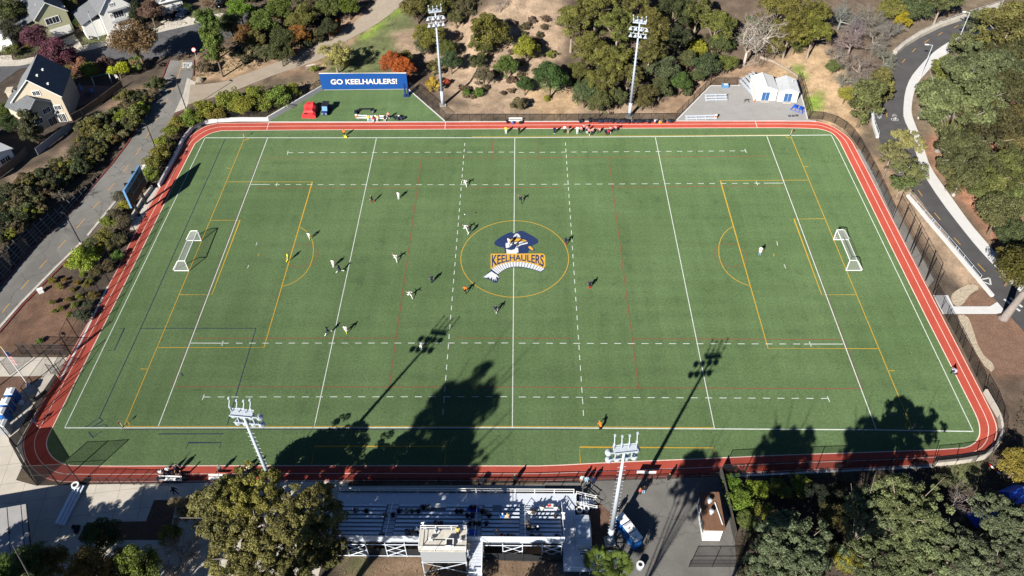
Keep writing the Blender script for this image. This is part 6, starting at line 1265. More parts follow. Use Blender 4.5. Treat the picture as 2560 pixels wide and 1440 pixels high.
# palm
def palm(px, py, H, label):
    p = W(px, py, H); t = thing('palm_tree', label, 'palm', (p.x, p.y, 0)); rs = random.Random(px)
    q = MB(); q.tube([(0, 0, -0.3), (0, 0, 0.6), (0, 0, H)], [0.42, 0.3, 0.22], 10); q.build('trunk', M_BARK, t, True)
    V = []; tn = []
    for k in range(46):
        a = rs.uniform(0, 6.28); el = rs.uniform(-0.5, 1.15); L = rs.uniform(0.9, 1.3); c_ = Vector((math.cos(a)*math.cos(el), math.sin(a)*math.cos(el), math.sin(el))); hub = Vector((0, 0, H))+c_*L
        side = c_.cross(Vector((0, 0, 1))).normalized(); upv = side.cross(c_)
        for b in range(13):
            ang = (b-6)*0.24; d = (c_*math.cos(ang)+side*math.sin(ang)).normalized(); tip = hub+d*rs.uniform(0.7, 0.95)+Vector((0, 0, -0.25*abs(ang)-0.1)); wv = d.cross(upv)*0.06
            mid_ = hub+(tip-hub)*0.5; V.append([hub, mid_+wv, tip, mid_-wv]); tn.append(rs.uniform(0.7, 1.3))
        V.append([Vector((0, 0, H))+side*0.03, hub+side*0.03, hub-side*0.03, Vector((0, 0, H))-side*0.03]); tn.append(1.3)
    obj('fronds', leaf_mesh('palm_fronds', np.array([[v[:] for v in q_] for q_ in V]), np.array(tn), M_LEAF), t, None, (0.085, 0.12, 0.02))
palm(1545, 1412, 4.6, 'bright green fan palm in front of the access ramp'); palm(1495, 1404, 3.4, 'smaller darker fan palm left of the bright palm')
# tall trees just outside the picture whose shade falls across the stand, the plaza and the pitch
OFF = [(BO, -35.5, -75.5, 4.6, 4.9, (0.06, 0.06, 0.02), 'tall eucalyptus below the picture whose shadow reaches the pitch'), (BO, -29, -72, 5.0, 3.2, (0.06, 0.06, 0.02), 'eucalyptus below the picture behind the left half of the bleachers'), 
       (GO_, 4.5, -74, 2.9, 6.0, (0.06, 0.06, 0.03), 'slender oak below the picture shading the middle of the plaza'), (GO_, -4, -72, 4.5, 2.4, (0.06, 0.06, 0.03), 'oak below the picture shading the bleachers right end'),
       (BO, -75, -66, 5.5, 1.15, (0.05, 0.055, 0.02), 'tree below the picture at the far left corner'), (BO, -66, -66, 5.0, 1.4, (0.05, 0.055, 0.02), 'tree below the picture shading the left apron'), (BO, -57, -67, 5.5, 1.75, (0.05, 0.055, 0.02), 'tree below the picture shading the mulch bed'), (BO, -50, -67, 5.0, 1.9, (0.05, 0.055, 0.02), 'tree below the picture shading the apron right of the mulch bed'),
       (BT, -12, -66.5, 4.0, 1.3, (0.05, 0.055, 0.02), 'low tree below the picture behind the press box'), (BT, -2, -66.5, 4.0, 1.2, (0.05, 0.055, 0.02), 'low tree below the picture behind the right half of the bleachers'), (GO_, 16.5, -71, 3.6, 5.0, (0.06, 0.06, 0.03), 'tall oak below the picture nearest the hut'), (GO_, 27, -71, 3.5, 5.2, (0.06, 0.06, 0.03), 'tall slim oak below the picture in the right wood'), (GO_, 66, -62, 6, 2.0, (0.06, 0.06, 0.03), 'oak outside the picture beyond the lower right corner'), (GO_, 74, -45, 6, 2.0, (0.06, 0.06, 0.03), 'oak outside the picture right of the white end wall'), (GO_, 76, -33, 5, 1.8, (0.06, 0.06, 0.03), 'oak outside the picture shading the right mulch')]
for k, x, y, r, hs, c, l in OFF: tree(k, 0, 0, r, c, l, place=(x, y, 0), hscale=hs, squash=1.7 if hs > 4 else (1.25 if hs > 2.5 else 1.0))
# ---------------------------------------------------------------- houses
def house(label, eL, eR, ze, zr, depth, wall_m, roof_m, wins=(), garage=None, name='house', back=None, zbase=None, parent=None):
    """gable end between eave pixels eL and eR at height ze above its ground; ridge zr; windows as (u, z, w, h)"""
    g0 = W((eL[0]+eR[0])/2, (eL[1]+eR[1])/2, ze).z if zbase is None else zbase
    A, B = Wz(*eL, g0+ze), Wz(*eR, g0+ze); A.z = B.z = g0; rz, L = plane_frame(A, B)
    if parent is None: t = thing(name, label, 'house', A, rz)
    else: t = parent
    M = Matrix.Identity(4) if parent is None else (Matrix.Translation(parent.location)@Matrix.Rotation(parent.rotation_euler.z, 4, 'Z')).inverted()@Matrix.Translation(A)@Matrix.Rotation(rz, 4, 'Z')
    def fin(q, nm, m, par=t):
        q.v = [tuple(M@Vector(v)) for v in q.v] if par is t or parent is not None else [tuple(M@Vector(v)) for v in q.v]; return q.build(nm, m, par)
    q = MB(); V = [(0, 0, -1.2), (L, 0, -1.2), (L, 0, ze), (L/2, 0, zr), (0, 0, ze)]; q.add(V+[(x, depth, z) for x, y, z in V], [(0, 1, 2, 3, 4), (9, 8, 7, 6, 5), (0, 4, 9, 5), (1, 6, 7, 2)]); wl = fin(q, 'wall', wall_m)
    q = MB(); ov = 0.35; s = (zr-ze)/(L/2)
    for sg in (-1, 1):
        xe, zz = L/2+sg*(L/2+ov), ze-ov*s
        q.add([(L/2, -ov, zr+.14), (xe, -ov, zz+.14), (xe, depth+ov, zz+.14), (L/2, depth+ov, zr+.14), (L/2, -ov, zr+.02), (xe, -ov, zz+.02), (xe, depth+ov, zz+.02), (L/2, depth+ov, zr+.02)], [(0, 1, 2, 3) if sg < 0 else (3, 2, 1, 0), (4, 5, 1, 0), (5, 6, 2, 1), (6, 7, 3, 2), (7, 6, 5, 4)])
    rf = fin(q, 'roof', roof_m)
    for sg in (-1, 1):
        q = MB(); xe, zz = L/2+sg*(L/2+ov), ze-ov*s; q.add([(L/2, -ov-.03, zr+.16), (xe, -ov-.03, zz+.16), (xe, -ov-.03, zz-.08), (L/2, -ov-.03, zr-.08), (L/2, -ov, zr+.16), (xe, -ov, zz+.16), (xe, -ov, zz-.08), (L/2, -ov, zr-.08)], [(0, 1, 2, 3), (0, 4, 5, 1), (2, 6, 7, 3), (1, 5, 6, 2)]); fin(q, 'bargeboard', M_WHITE, rf)
    for u, z, w_, h_ in wins:
        x = L*u; q = MB()
        for dx, dz, a, b in ((0, h_/2+.06, w_+.3, .14), (0, -h_/2-.06, w_+.3, .14), (-w_/2-.07, 0, .14, h_), (w_/2+.07, 0, .14, h_), (0, 0, .08, h_), (-w_/4, 0, .04, h_), (w_/4, 0, .04, h_)): q.box((x+dx, -0.05, z+dz), (a, 0.1, b))
        fr = fin(q, 'window', M_WHITE); q = MB(); q.box((x, -0.015, z), (w_, 0.03, h_)); fin(q, 'pane', M_WINDOW_GLASS, fr)
    if garage:
        u, w_ = garage; q = MB(); q.box((L*u, -0.04, 1.1), (w_, 0.08, 2.3)); gd = fin(q, 'garage_door', M_OFFWHITE); q = MB()
        for z in (0.6, 1.15, 1.7): q.box((L*u, -0.085, z), (w_*0.96, 0.012, 0.03))
        fin(q, 'door_groove', M_GREYP, gd)
    return t, rf, L, M
t, rf, L, M = house('sage green house with white windows and a wide garage door', (85, 48), (164, 25), 5.8, 8.9, 12, M_SAGE, M_GREY_ROOF, [(0.5, 4.3, 2.9, 1.5)], (0.62, 4.6))
q = MB(); q.lathe([(0.05, 0), (0.3, .1), (0.42, .22), (0.40, .22), (0.28, .13), (0.01, .03)], (L-0.2, 0.8, 6.2), 12, Matrix.Rotation(R(30), 4, 'X')); q.build('satellite_dish', M_WHITE, rf)
for x, y in ((L*.25, 3), (L*.3, 6.5)): q = MB(); q.tube([(x, y, 6.6), (x, y, 7.9)], 0.07, 6); q.build('roof_vent', M_WHITE, rf)
q = MB(); q.box((-2.0, 6.2, 1.9), (3.8, 8.5, 3.8)); q.build('side_wing', M_SAGE, t)
q = MB(); q.add([(-4.2, 1.7, 3.7), (0, 1.7, 5.0), (0, 10.7, 5.0), (-4.2, 10.7, 3.7), (-4.2, 1.7, 3.55), (0, 1.7, 4.85), (0, 10.7, 4.85), (-4.2, 10.7, 3.55)], [(0, 1, 2, 3), (7, 6, 5, 4), (0, 4, 5, 1), (1, 5, 6, 2), (2, 6, 7, 3), (3, 7, 4, 0)]); q.build('side_roof', M_GREY_ROOF, t)
t, rf, L, M = house('white two storey house with balcony window at the top left', (248, 32), (324, 10), 6.3, 10.2, 11, M_OFFWHITE, M_GREY_ROOF, [(0.55, 4.7, 2.2, 1.5), (0.33, 4.9, 0.6, 0.6), (0.45, 7.4, 0.9, 0.5)], (0.75, 3.2))
q = MB(); q.box((L*.55, -0.55, 3.45), (L*.6, 1.1, 0.14)); q.build('balcony', M_GREYP, t); q = MB(); q.box((L*.55, -0.4, 6.0), (L*.62, 1.0, 0.12)); q.build('window_canopy', M_GREY_ROOF, t)
q = MB(); q.box((-2.2, 5.5, 2.0), (4.2, 7.5, 4.0)); q.build('side_wing', M_OFFWHITE, t); q = MB(); q.add([(-4.6, 1.4, 3.9), (0, 1.4, 5.6), (0, 9.6, 5.6), (-4.6, 9.6, 3.9), (-4.6, 1.4, 3.75), (0, 1.4, 5.45), (0, 9.6, 5.45), (-4.6, 9.6, 3.75)], [(0, 1, 2, 3), (7, 6, 5, 4), (0, 4, 5, 1), (1, 5, 6, 2), (2, 6, 7, 3), (3, 7, 4, 0)]); q.build('side_roof', M_GREY_ROOF, t)
t, rf, L, M = house('grey roofed house with garage at the top edge beside the parked cars', (396, 8), (452, -6), 3.2, 5.4, 10, M_OFFWHITE, M_GREY_ROOF, [], (0.5, 4.6))
q = MB(); q.box((L*0.5, -0.45, 3.3), (L*1.05, 0.5, 0.2)); q.build('gutter', M_WHITE, rf)
t, rf, L, M = house('white house with pale roof at the left edge of the photo', (-50, 95), (22, 92), 3.6, 5.6, 12, M_OFFWHITE, M_PALE_ROOF, [], (0.6, 4.4))
t, rf, L, M = house('white roofed house on the bank at the left edge', (-60, 425), (26, 372), 3.0, 4.2, 14, M_OFFWHITE, M_WHITE, [(0.75, 1.6, 1.9, 1.1), (0.4, 1.6, 1.9, 1.1)])
t, rf, L, M = house('tan house with grey shingle roofs and a gabled front wing', (30, 252), (150, 238), 6.2, 10.6, 9.5, M_TAN, M_GREY_ROOF, [(0.55, 7.3, 1.3, 1.0), (0.84, 3.4, 1.2, 1.0), (0.84, 0.9, 1.3, 1.9)])
for x, y in ((L*.62, 2.5), (L*.66, 5.2), (L*.8, 1.5)): q = MB(); q.box((x, y, 10.6-(x-L/2)*4.4/(L/2)+0.3), (0.35, 0.5, 0.3)); q.build('roof_vent', M_WHITE, rf)
q = MB(); q.add([(L*.2, 2.0, 7.95), (L*.2+.9, 2.0, 8.42), (L*.2+.9, 3.2, 8.42), (L*.2, 3.2, 7.95), (L*.2, 2.0, 7.75), (L*.2+.9, 2.0, 8.2), (L*.2+.9, 3.2, 8.2), (L*.2, 3.2, 7.75)], [(0, 1, 2, 3), (0, 4, 5, 1), (2, 6, 7, 3), (3, 7, 4, 0), (1, 5, 6, 2)]); q.build('skylight', M_SKY_BLUE, rf)
q = MB(); q.box((-0.9, 3.0, 3.2), (1.1, 1.6, 7.6)); q.box((-0.9, 3.0, 7.05), (1.3, 1.8, 0.2)); q.build('chimney', M_TAN, t)
gz = t.location.z
t2, rf2, L2, M2 = house('', (66, 287), (126, 253), 5.2, 7.3, 6.5, M_TAN, M_GREY_ROOF, [(0.72, 3.9, 1.5, 1.1), (0.3, 2.6, 1.5, 1.1), (0.75, 1.0, 1.6, 2.0)], None, zbase=gz-0.3, parent=t)
house('', (138, 279), (168, 262), 2.9, 4.0, 4.0, M_TAN, M_GREY_ROOF, [], None, zbase=gz-0.3, parent=t)
sheet_p = [W(*p) for p in [(152, 300), (150, 205), (250, 192), (308, 215), (250, 262), (183, 303)]]
q = MB(); c = sum(sheet_p, Vector())/6; V = []
n = 16
for i in range(n+1):
    for k in range(n+1):
        u, v = i/n, k/n; p = W(158+u*140-(v*10), 212+v*80-(u*v*70)+(u*4)); V.append((p.x, p.y, float(hgt(p.x, p.y))+0.06))
q.add(V, [(i*(n+1)+k, i*(n+1)+k+1, (i+1)*(n+1)+k+1, (i+1)*(n+1)+k) for i in range(n) for k in range(n)]); struct(q.build('patio', M_PAVER))
# patio things
b = W(208, 232); t = thing('patio_umbrella', 'folded pale blue patio umbrella behind the tan house', 'umbrella', b); q = MB(); q.tube([(0, 0, 0), (0, 0, 2.5)], 0.04, 6); q.build('pole', M_GREYP, t); q = MB(); q.lathe([(0.28, 0.8), (0.2, 1.6), (0.05, 2.4)], (0, 0, 0), 8); q.build('canopy', M_SKY_BLUE, t)
b = W(258, 208); t = thing('swing_set', 'metal swing set with green top bar on the patio', 'swing set', b, R(25))
q = MB(); q.tube([(-1.8, 0, 2.1), (1.8, 0, 2.1)], 0.06, 6); q.build('top_bar', plain('green_paint', (0.03, 0.2, 0.13), 0.6), t)
for x in (-1.8, 1.8): q = MB(); q.tube([(x, -0.9, 0), (x, 0, 2.1), (x, 0.9, 0)], 0.05, 6); q.build('leg', M_WHITE, t)
for x in (-0.7, 0.7): q = MB(); q.tube([(x-.2, 0, 2.1), (x-.2, 0, 0.5)], 0.015, 4); q.tube([(x+.2, 0, 2.1), (x+.2, 0, 0.5)], 0.015, 4); q.box((x, 0, 0.48), (0.5, 0.2, 0.04)); q.build('swing', M_DARK, t)
def outdoor_chair(lab, px, m_, nm='patio_chair'):
    t = thing(nm, lab, 'chair', W(*px), R(40)); q = MB(); q.box((0, 0, 0.4), (0.6, 0.6, 0.06)); q.build('seat', m_, t); q = MB(); q.box((0, 0.28, 0.7), (0.6, 0.06, 0.6)); q.build('backrest', m_, t)
    for x in (-.25, .25):
        for y in (-.25, .25): q = MB(); q.box((x, y, 0.2), (0.05, 0.05, 0.4)); q.build('leg', m_, t)
outdoor_chair('white patio chair beside the folded umbrella', (190, 222), M_WHITE); outdoor_chair('pale blue patio chair near the swing set', (233, 232), M_SKY_BLUE); outdoor_chair('white chair by the patio fence corner', (293, 197), M_WHITE); outdoor_chair('blue chair beside the tan house wall', (165, 245), M_SKY_BLUE)
b = W(222, 242); t = thing('patio_table', 'dark round patio table in the shade', 'table', b); q = MB(); q.lathe([(0.75, 0.7), (0.75, 0.76)], (0, 0, 0), 14); q.build('table_top', M_DARK, t); q = MB(); q.tube([(0, 0, 0), (0, 0, 0.7)], 0.06, 6); q.build('leg', M_DARK, t)

# ---------------------------------------------------------------- vehicles
def car(label, px, rz, colr, nm='parked_car'):
    p = W(*px); t = thing(nm, label, 'car', p, rz, 'cars parked on the driveway')
    prof = [(-2.2, .35), (-2.25, .75), (-1.5, .95), (-0.9, 1.42), (0.5, 1.45), (1.2, 1.0), (2.1, .85), (2.2, .4)]
    q = MB(); n = len(prof)
    V = [(x, s*(0.86 if z < 1.2 else 0.68), z) for s in (-1, 1) for x, z in prof]; q.add(V, [tuple(range(n-1, -1, -1)), tuple(range(n, 2*n))]+[(i, (i+1) % n, n+(i+1) % n, n+i) for i in range(n)]); bd = q.build('body', M_PAINT, t, color=colr)
    q = MB(); q.add([(1.14, -.6, 1.06), (1.14, .6, 1.06), (0.56, .58, 1.43), (0.56, -.58, 1.43)], [(0, 1, 2, 3)]); q.v = [(x+.03, y, z+.03) for x, y, z in q.v]; q.build('windscreen', M_WINDOW_GLASS, t)
    q = MB(); q.add([(-1.45, -.6, 1.0), (-1.45, .6, 1.0), (-.95, .58, 1.4), (-.95, -.58, 1.4)], [(0, 1, 2, 3)]); q.v = [(x-.03, y, z+.03) for x, y, z in q.v]; q.build('rear_window', M_WINDOW_GLASS, t)
    for x in (-1.35, 1.4):
        for y in (-.8, .8): q = MB(); q.lathe([(0.33, -.1), (0.33, .1)], (x, y, 0.33), 12, Matrix.Rotation(R(90), 4, 'X')); wl = q.build('wheel', M_DARK, t); q = MB(); q.lathe([(0.2, -.11), (0.2, .11)], (x, y, 0.33), 10, Matrix.Rotation(R(90), 4, 'X')); q.build('rim', M_STEEL, wl)
    for y in (-.6, .6): q = MB(); q.box((2.17, y, .68), (0.1, .3, .16)); q.build('headlight', M_WHITE, t)
car('black car parked in shade by the garage', (430, 44), R(-105), (0.01, 0.01, 0.012)); car('dark blue car parked next to the black car', (460, 36), R(-105), (0.02, 0.05, 0.13)); car('dark car at the top edge beside the street tree', (553, 12), R(-100), (0.012, 0.012, 0.016))
b = W(816, 280); t = thing('utility_cart', 'dark blue utility cart with black roof on the turf bay', 'cart', (b.x, b.y, 0), R(-92))
q = MB(); q.box((0.2, 0, .55), (2.9, 1.25, .35)); q.box((1.3, 0, .8), (0.8, 1.2, .35), top=(0.7, .9)); q.box((-1.0, 0, .85), (0.9, 1.25, .35)); q.build('body', M_NAVY, t)
q = MB(); q.box((-0.25, 0, 1.92), (1.9, 1.35, .08)); q.build('roof', M_DARK, t)
for x in (-1.1, 0.62):
    for y in (-.58, .58): q = MB(); q.tube([(x, y, .7), (x*0.9, y, 1.9)], .035, 5); q.build('roof_post', M_BLACK, t)
q = MB(); q.add([(1.0, -.55, .95), (1.0, .55, .95), (.6, .55, 1.85), (.6, -.55, 1.85)], [(0, 1, 2, 3)]); q.build('windscreen', M_SKY_BLUE, t); q = MB(); q.box((0, 0, .85), (.6, 1.1, .25)); q.build('seat', M_DARK, t)
for x in (-.95, 1.05):
    for y in (-.6, .6): q = MB(); q.lathe([(0.3, -.12), (0.3, .12)], (x, y, 0.3), 12, Matrix.Rotation(R(90), 4, 'X')); q.build('wheel', M_DARK, t)
for y in (-.4, .4): q = MB(); q.box((1.72, y, .7), (0.06, .2, .14)); q.build('headlight', M_WHITE, t)
b = W(776, 284); t = thing('covered_equipment', 'bulky equipment wrapped in a red tarpaulin on the turf bay', 'covered load', (b.x, b.y, 0), R(-2))
q = MB(); S = [(-1.75, 1.5, 1.0, .25), (-1.1, 1.45, 1.05, .3), (-0.9, 1.2, 1.45, .2), (0.0, 1.2, 1.55, .1), (0.7, 1.3, 1.95, -.05), (1.5, 1.15, 2.0, .1), (1.95, 1.0, 1.2, .2)]; V = []
for k, (y, w_, h_, sk) in enumerate(S):
    for x, z in ((-w_, 0), (-w_*.96, h_*.75), (-w_*.55, h_), (w_*.1, h_*.93), (w_*.6, h_*1.02), (w_*.95, h_*.7), (w_, 0)): V.append((x+sk*.5, y, z))
q.add(V, [(k*7+i, k*7+i+1, k*7+8+i, k*7+7+i) for k in range(6) for i in range(6)]+[tuple(range(7)), tuple(range(48, 41, -1))]); q.build('tarpaulin', M_RED, t)
q = MB(); q.box((-.5, -1.5, 1.07), (.5, .4, .05), .3); q.build('strap_patch', M_DARK, t); q = MB(); q.tube([(-1.2, .0, 1.2), (-.6, 0, 1.58), (.3, 0, 1.5), (1.15, 0, 1.2)], .03, 4); q.build('tie_rope', M_DARK, t)
p0 = Wz(1457, 1325, 1.5); t = thing('covered_trailer', 'vehicle under a silver tarpaulin beside the bleacher ramp', 'covered vehicle', (p0.x, p0.y, 0), R(0))
q = MB(); V = []
for y, w_, h_ in ((-2.1, .9, 1.3), (-2.0, 1.0, 1.75), (-.7, 1.05, 1.95), (.7, 1.05, 1.95), (1.8, 1.0, 1.85), (2.05, .85, 1.3)):
    for x, z in ((-w_, .25), (-w_, h_*.75), (-w_*.8, h_), (0, h_*1.03), (w_*.8, h_), (w_, h_*.75), (w_, .25)): V.append((x, y, z))
q.add(V, [(k*7+i, k*7+i+1, k*7+8+i, k*7+7+i) for k in range(5) for i in range(6)]+[tuple(range(7)), tuple(range(41, 34, -1))]); tp = q.build('tarpaulin', M_SILVER, t)
for y in (-1.2, 0, 1.1): q = MB(); q.tube([(-1.0, y, 1.3), (-.85, y, 1.93), (0, y, 2.03), (.85, y, 1.93), (1.0, y, 1.3)], .025, 4); q.build('strap', M_GREYP, tp)
for x in (-.85, .85):
    for y in (-1.2, 1.2): q = MB(); q.lathe([(0.3, -.1), (0.3, .1)], (x, y, 0.3), 12, Matrix.Rotation(R(90), 4, 'Y')); q.build('wheel', M_DARK, t)

# ---------------------------------------------------------------- stands, benches, bins, gear
def mini_stand(name, label, a, b, rows, m_, rise=.22, run=.62, z0=.42, cat='bleachers', back=False):
    A, B = W(*a), W(*b); rz, L = plane_frame(A, B); t = thing(name, label, cat, (A.x, A.y, 0), rz)
    for r in range(rows):
        q = MB(); q.box((L/2, r*run, z0+r*rise), (L, .40, .05)); q.build('seat_plank', m_, t)
        if r: q = MB(); q.box((L/2, r*run-.36, z0+r*rise-.4), (L, .34, .04)); q.build('foot_plank', m_, t)
    if back: q = MB(); q.box((L/2, .22, z0+.38), (L, .05, .28)); q.build('backrest', m_, t)
    for u in np.linspace(.06, .94, max(2, int(L/1.8)+1)):
        q = MB(); yb = (rows-1)*run
        q.tube([(L*u, -.05, 0), (L*u, -.05, z0)], .035, 5); q.tube([(L*u, yb+.1, 0), (L*u, yb+.1, z0+(rows-1)*rise+(.5 if back else 0))], .035, 5); q.tube([(L*u, -.05, .06), (L*u, yb+.1, .06)], .03, 5); q.tube([(L*u, -.05, z0-.05), (L*u, yb, z0+(rows-1)*rise-.05)], .03, 5); q.build('support', m_, t)
    return t
mini_stand('low_bleachers', 'short three row aluminium bleachers at the back of the grey court', (1763, 254), (1818, 253), 3, M_ALU)
mini_stand('low_bleachers', 'long low aluminium bleachers at the front of the grey court', (1713, 301), (1792, 299), 2, M_ALU)
mini_stand('tipped_bleachers', 'dark aluminium bleachers standing end on beside the white shed', (1846, 204), (1886, 248), 5, M_STEEL, .38, .72, .5)
mini_stand('team_bench', 'long white team bench on the turf bay with players', (891, 298), (969, 300), 1, M_WHITE, cat='bench', back=True)
mini_stand('team_bench', 'white team bench on the track in front of the far fence', (1272, 305), (1306, 305), 1, M_WHITE, cat='bench', back=True)
mini_stand('team_bench', 'white team bench at the near track edge crowded with players', (400, 1201), (457, 1203), 1, M_WHITE, cat='bench', back=True)
mini_stand('team_bench', 'white team bench half hidden by the big olive tree', (524, 1199), (560, 1199), 1, M_WHITE, cat='bench', back=True)
mini_stand('team_bench', 'dark shaded team bench right of the big olive tree top', (606, 1196), (640, 1196), 1, M_ALU, cat='bench', back=True)
mini_stand('low_bleachers', 'long narrow bleachers standing across the concrete apron', (160, 1317), (210, 1218), 3, M_ALU, .2, .35)
b = W(914, 277); t = thing('folding_bench', 'dark folding bench behind the white team bench', 'bench', (b.x, b.y, 0)); q = MB(); q.box((0, 0, .5), (2.6, .5, .06)); q.build('seat', M_DARK, t)
for x in (-1.1, 1.1): q = MB(); q.box((x, 0, .25), (.06, .45, .5)); q.build('leg', M_DARK, t)
def cooler(lab, p, grp='orange drink coolers'):
    t = thing('drink_cooler', lab, 'cooler', p, 0, grp); q = MB(); q.lathe([(.24, 0), (.27, .1), (.27, .5)], (0, 0, 0), 12); q.build('barrel', M_ORANGE, t); q = MB(); q.lathe([(.28, .5), (.28, .6), (.1, .64)], (0, 0, 0), 12); q.build('lid', M_WHITE, t); q = MB(); q.box((0, -.29, .12), (.06, .06, .06)); q.build('tap', M_WHITE, t)
p = W(1789, 297); cooler('orange drink cooler with white lid on the grey court bleachers', (p.x, p.y, .45)); p = W(892, 297); cooler('orange drink cooler at the left end of the team bench', (p.x, p.y, .45))
def cone(lab, px):
    t = thing('traffic_cone', lab, 'cone', W(*px), 0); q = MB(); q.lathe([(.2, .04), (.05, .6), (.03, .68)], (0, 0, 0), 10); q.build('cone_body', M_ORANGE, t); q = MB(); q.box((0, 0, .02), (.42, .42, .04)); q.build('base', M_ORANGE, t)
cone('orange cone at the corner of the white shed', (1887, 253))
b = W(2470, 1160); t = thing('warning_post', 'red and white striped post lying at the near right corner', 'post', b, R(-60))
for k in range(4): q = MB(); q.tube([(k*.45, 0, .1), (k*.45+.45, 0, .1)], .11, 8); q.build('stripe', M_RED if k % 2 == 0 else M_WHITE, t)
b = W(2436, 85); t = thing('road_work_sign', 'orange diamond road work sign beside the hill road pavement', 'sign', b, R(10)); q = MB(); q.box((0, 0, 1.3), (1.2, .04, 1.2), M=Matrix.Rotation(R(45), 4, 'Y')); q.build('sign_panel', M_ORANGE, t)
for s in (-1, 1): q = MB(); q.tube([(s*.5, -.4, 0), (0, .05, 1.0)], .03, 5); q.build('leg', M_STEEL, t)
q = MB(); q.box((0, .1, .9), (1.4, .03, .5)); q.build('fabric_flap', M_ORANGE, t)
def bin_(lab, p, m_, r=.42, h=.95, rim=M_WHITE):
    t = thing('trash_bin', lab, 'bin', p, 0, 'trash bins'); q = MB(); q.lathe([(r*.85, 0), (r, .2), (r, h)], (0, 0, 0), 14); q.build('barrel', m_, t, True); q = MB(); q.lathe([(r+.02, h-.05), (r+.02, h+.06), (r*.6, h+.07), (r*.6, h+.02)], (0, 0, 0), 14); q.build('rim', rim, t); q = MB(); q.lathe([(r*.59, h+.025), (.001, h+.03)], (0, 0, 0), 12); q.build('opening', M_DARK, t)
bin_('white round bin at the fence on the concrete apron', W(194, 1222), M_WHITE, .5); bin_('grey bin under the bleachers end stairs on the left', W(1448, 1283), M_GREYP); bin_('smaller grey bin under the bleachers end stairs on the right', W(1465, 1280), M_GREYP, .36); bin_('grey bin in shade near the palm', W(1599, 1420), M_GREYP, .45)
bin_('black bin at the pipe rail in front of the bleachers', W(1205, 1208), M_DARK, .38, .95, M_DARK); bin_('black bin beside the portable toilets at the left', W(86, 1001), M_DARK, .4, .95, M_DARK)
b = W(54, 1008); t = thing('litter_bag', 'white crumpled bag on the ground before the blue toilets', 'bag', b); q = MB(); q.lathe([(.35, .02), (.45, .2), (.3, .4), (.1, .5)], (0, 0, 0), 7, Matrix.Rotation(R(8), 4, 'X')); q.build('sack', M_WHITE, t); q = MB(); q.lathe([(.2, .02), (.25, .12), (.1, .25)], (.4, -.25, 0), 6); q.build('loose_paper', M_WHITE, t)
for lab, px in (('white paper scrap tray at the gate of the dark plaza left', (1599, 1190)), ('white notice board panel on the rail at the plaza gate', (1622, 1191))):
    t = thing('notice_board', lab, 'sign', W(*px)); q = MB(); q.box((0, 0, 1.0), (.9 if px[0] < 1610 else 1.7, .06, .6)); q.build('board', M_WHITE, t); q = MB(); q.tube([(0, .06, 0), (0, .06, 1.0)], .04, 5); q.build('post', M_BLACK, t)
b = W(1993, 277); t = thing('training_sled', 'blue metal training sled on the grey court', 'sled', b, R(-35))
q = MB()
for y in (-.5, .5): q.tube([(-1.4, y, .1), (1.4, y, .1)], .05, 6); q.tube([(-1.3, y, .1), (-.9, y, .9), (.9, y, .9), (1.3, y, .1)], .05, 6)
for x in (-1.2, -.4, .4, 1.2): q.tube([(x, -.5, .1), (x, .5, .1)], .05, 6)
q.build('sled_frame', M_BRIGHT_BLUE, t)
for x in (-.6, .6): q = MB(); q.box((x, .1, .95), (.7, .9, .14)); q.build('pad', M_BRIGHT_BLUE, t)
for px in ((1974, 290), (1983, 290), (1992, 289)):
    t = thing('rubber_weight', 'dark square plate lying in a row of three on the grey court', 'plate', W(*px), 0, 'alike: plates on the grey court'); q = MB(); q.box((0, 0, .06), (.5, .5, .1)); q.build('plate', M_DARK, t); q = MB(); q.box((0, 0, .12), (.2, .2, .03)); q.build('grip', M_GREYP, t)
b = W(1866, 255); t = thing('trestle', 'small dark trestle in front of the tipped bleachers', 'trestle', b)
for s in (-1, 1): q = MB(); q.tube([(s*.6, -.2, 0), (0, 0, .7), (s*.5, .35, 0)], .04, 5); q.build('leg', M_DARK, t)
q = MB(); q.tube([(-.6, 0, .7), (.6, 0, .7)], .04, 5); q.build('beam', M_DARK, t)
b = W(1812, 218); t = thing('storage_tub', 'pale blue tub with white cover by the court back fence', 'tub', b); q = MB(); q.box((0, 0, .35), (1.3, .9, .7), top=(1.1, 1.1)); q.build('tub', M_SKY_BLUE, t); q = MB(); q.box((.1, 0, .72), (.8, .6, .06)); q.build('cover', M_WHITE, t)
b = W(2255, 430); t = thing('dark_sign', 'dark notice panel on a pale post under the feathery trees', 'sign', b, R(30)); q = MB(); q.box((0, 0, 2.0), (1.6, .1, 1.1), M=Matrix.Rotation(R(-25), 4, 'X')); q.build('panel', M_DARK, t)
for x in (-.6, .6): q = MB(); q.tube([(x, 0, 0), (x, 0, 1.9)], .06, 6); q.build('post', M_WHITE, t)
for px, lab, s in (((2468, 1300), 'large blue tent among the grey oaks', 1.6), ((2530, 1240), 'blue tarp shelter at the right edge wood', 1.2), ((2535, 1352), 'small bright blue tarp at the bottom right', .9)):
    t = thing('camp_tent', lab, 'tent', W(*px), R(20)); q = MB(); q.add([(-1.3*s, -1*s, 0), (1.3*s, -1*s, 0), (1.3*s, 1*s, 0), (-1.3*s, 1*s, 0), (-1.1*s, 0, 1.5*s), (1.1*s, 0, 1.5*s)], [(0, 1, 5, 4), (2, 3, 4, 5), (1, 2, 5), (3, 0, 4)]); q.build('canopy', M_BRIGHT_BLUE, t); q = MB(); q.tube([(-1.1*s, 0, 0), (-1.1*s, 0, 1.5*s)], .04, 5); q.tube([(1.1*s, 0, 0), (1.1*s, 0, 1.5*s)], .04, 5); q.build('poles', M_GREYP, t)
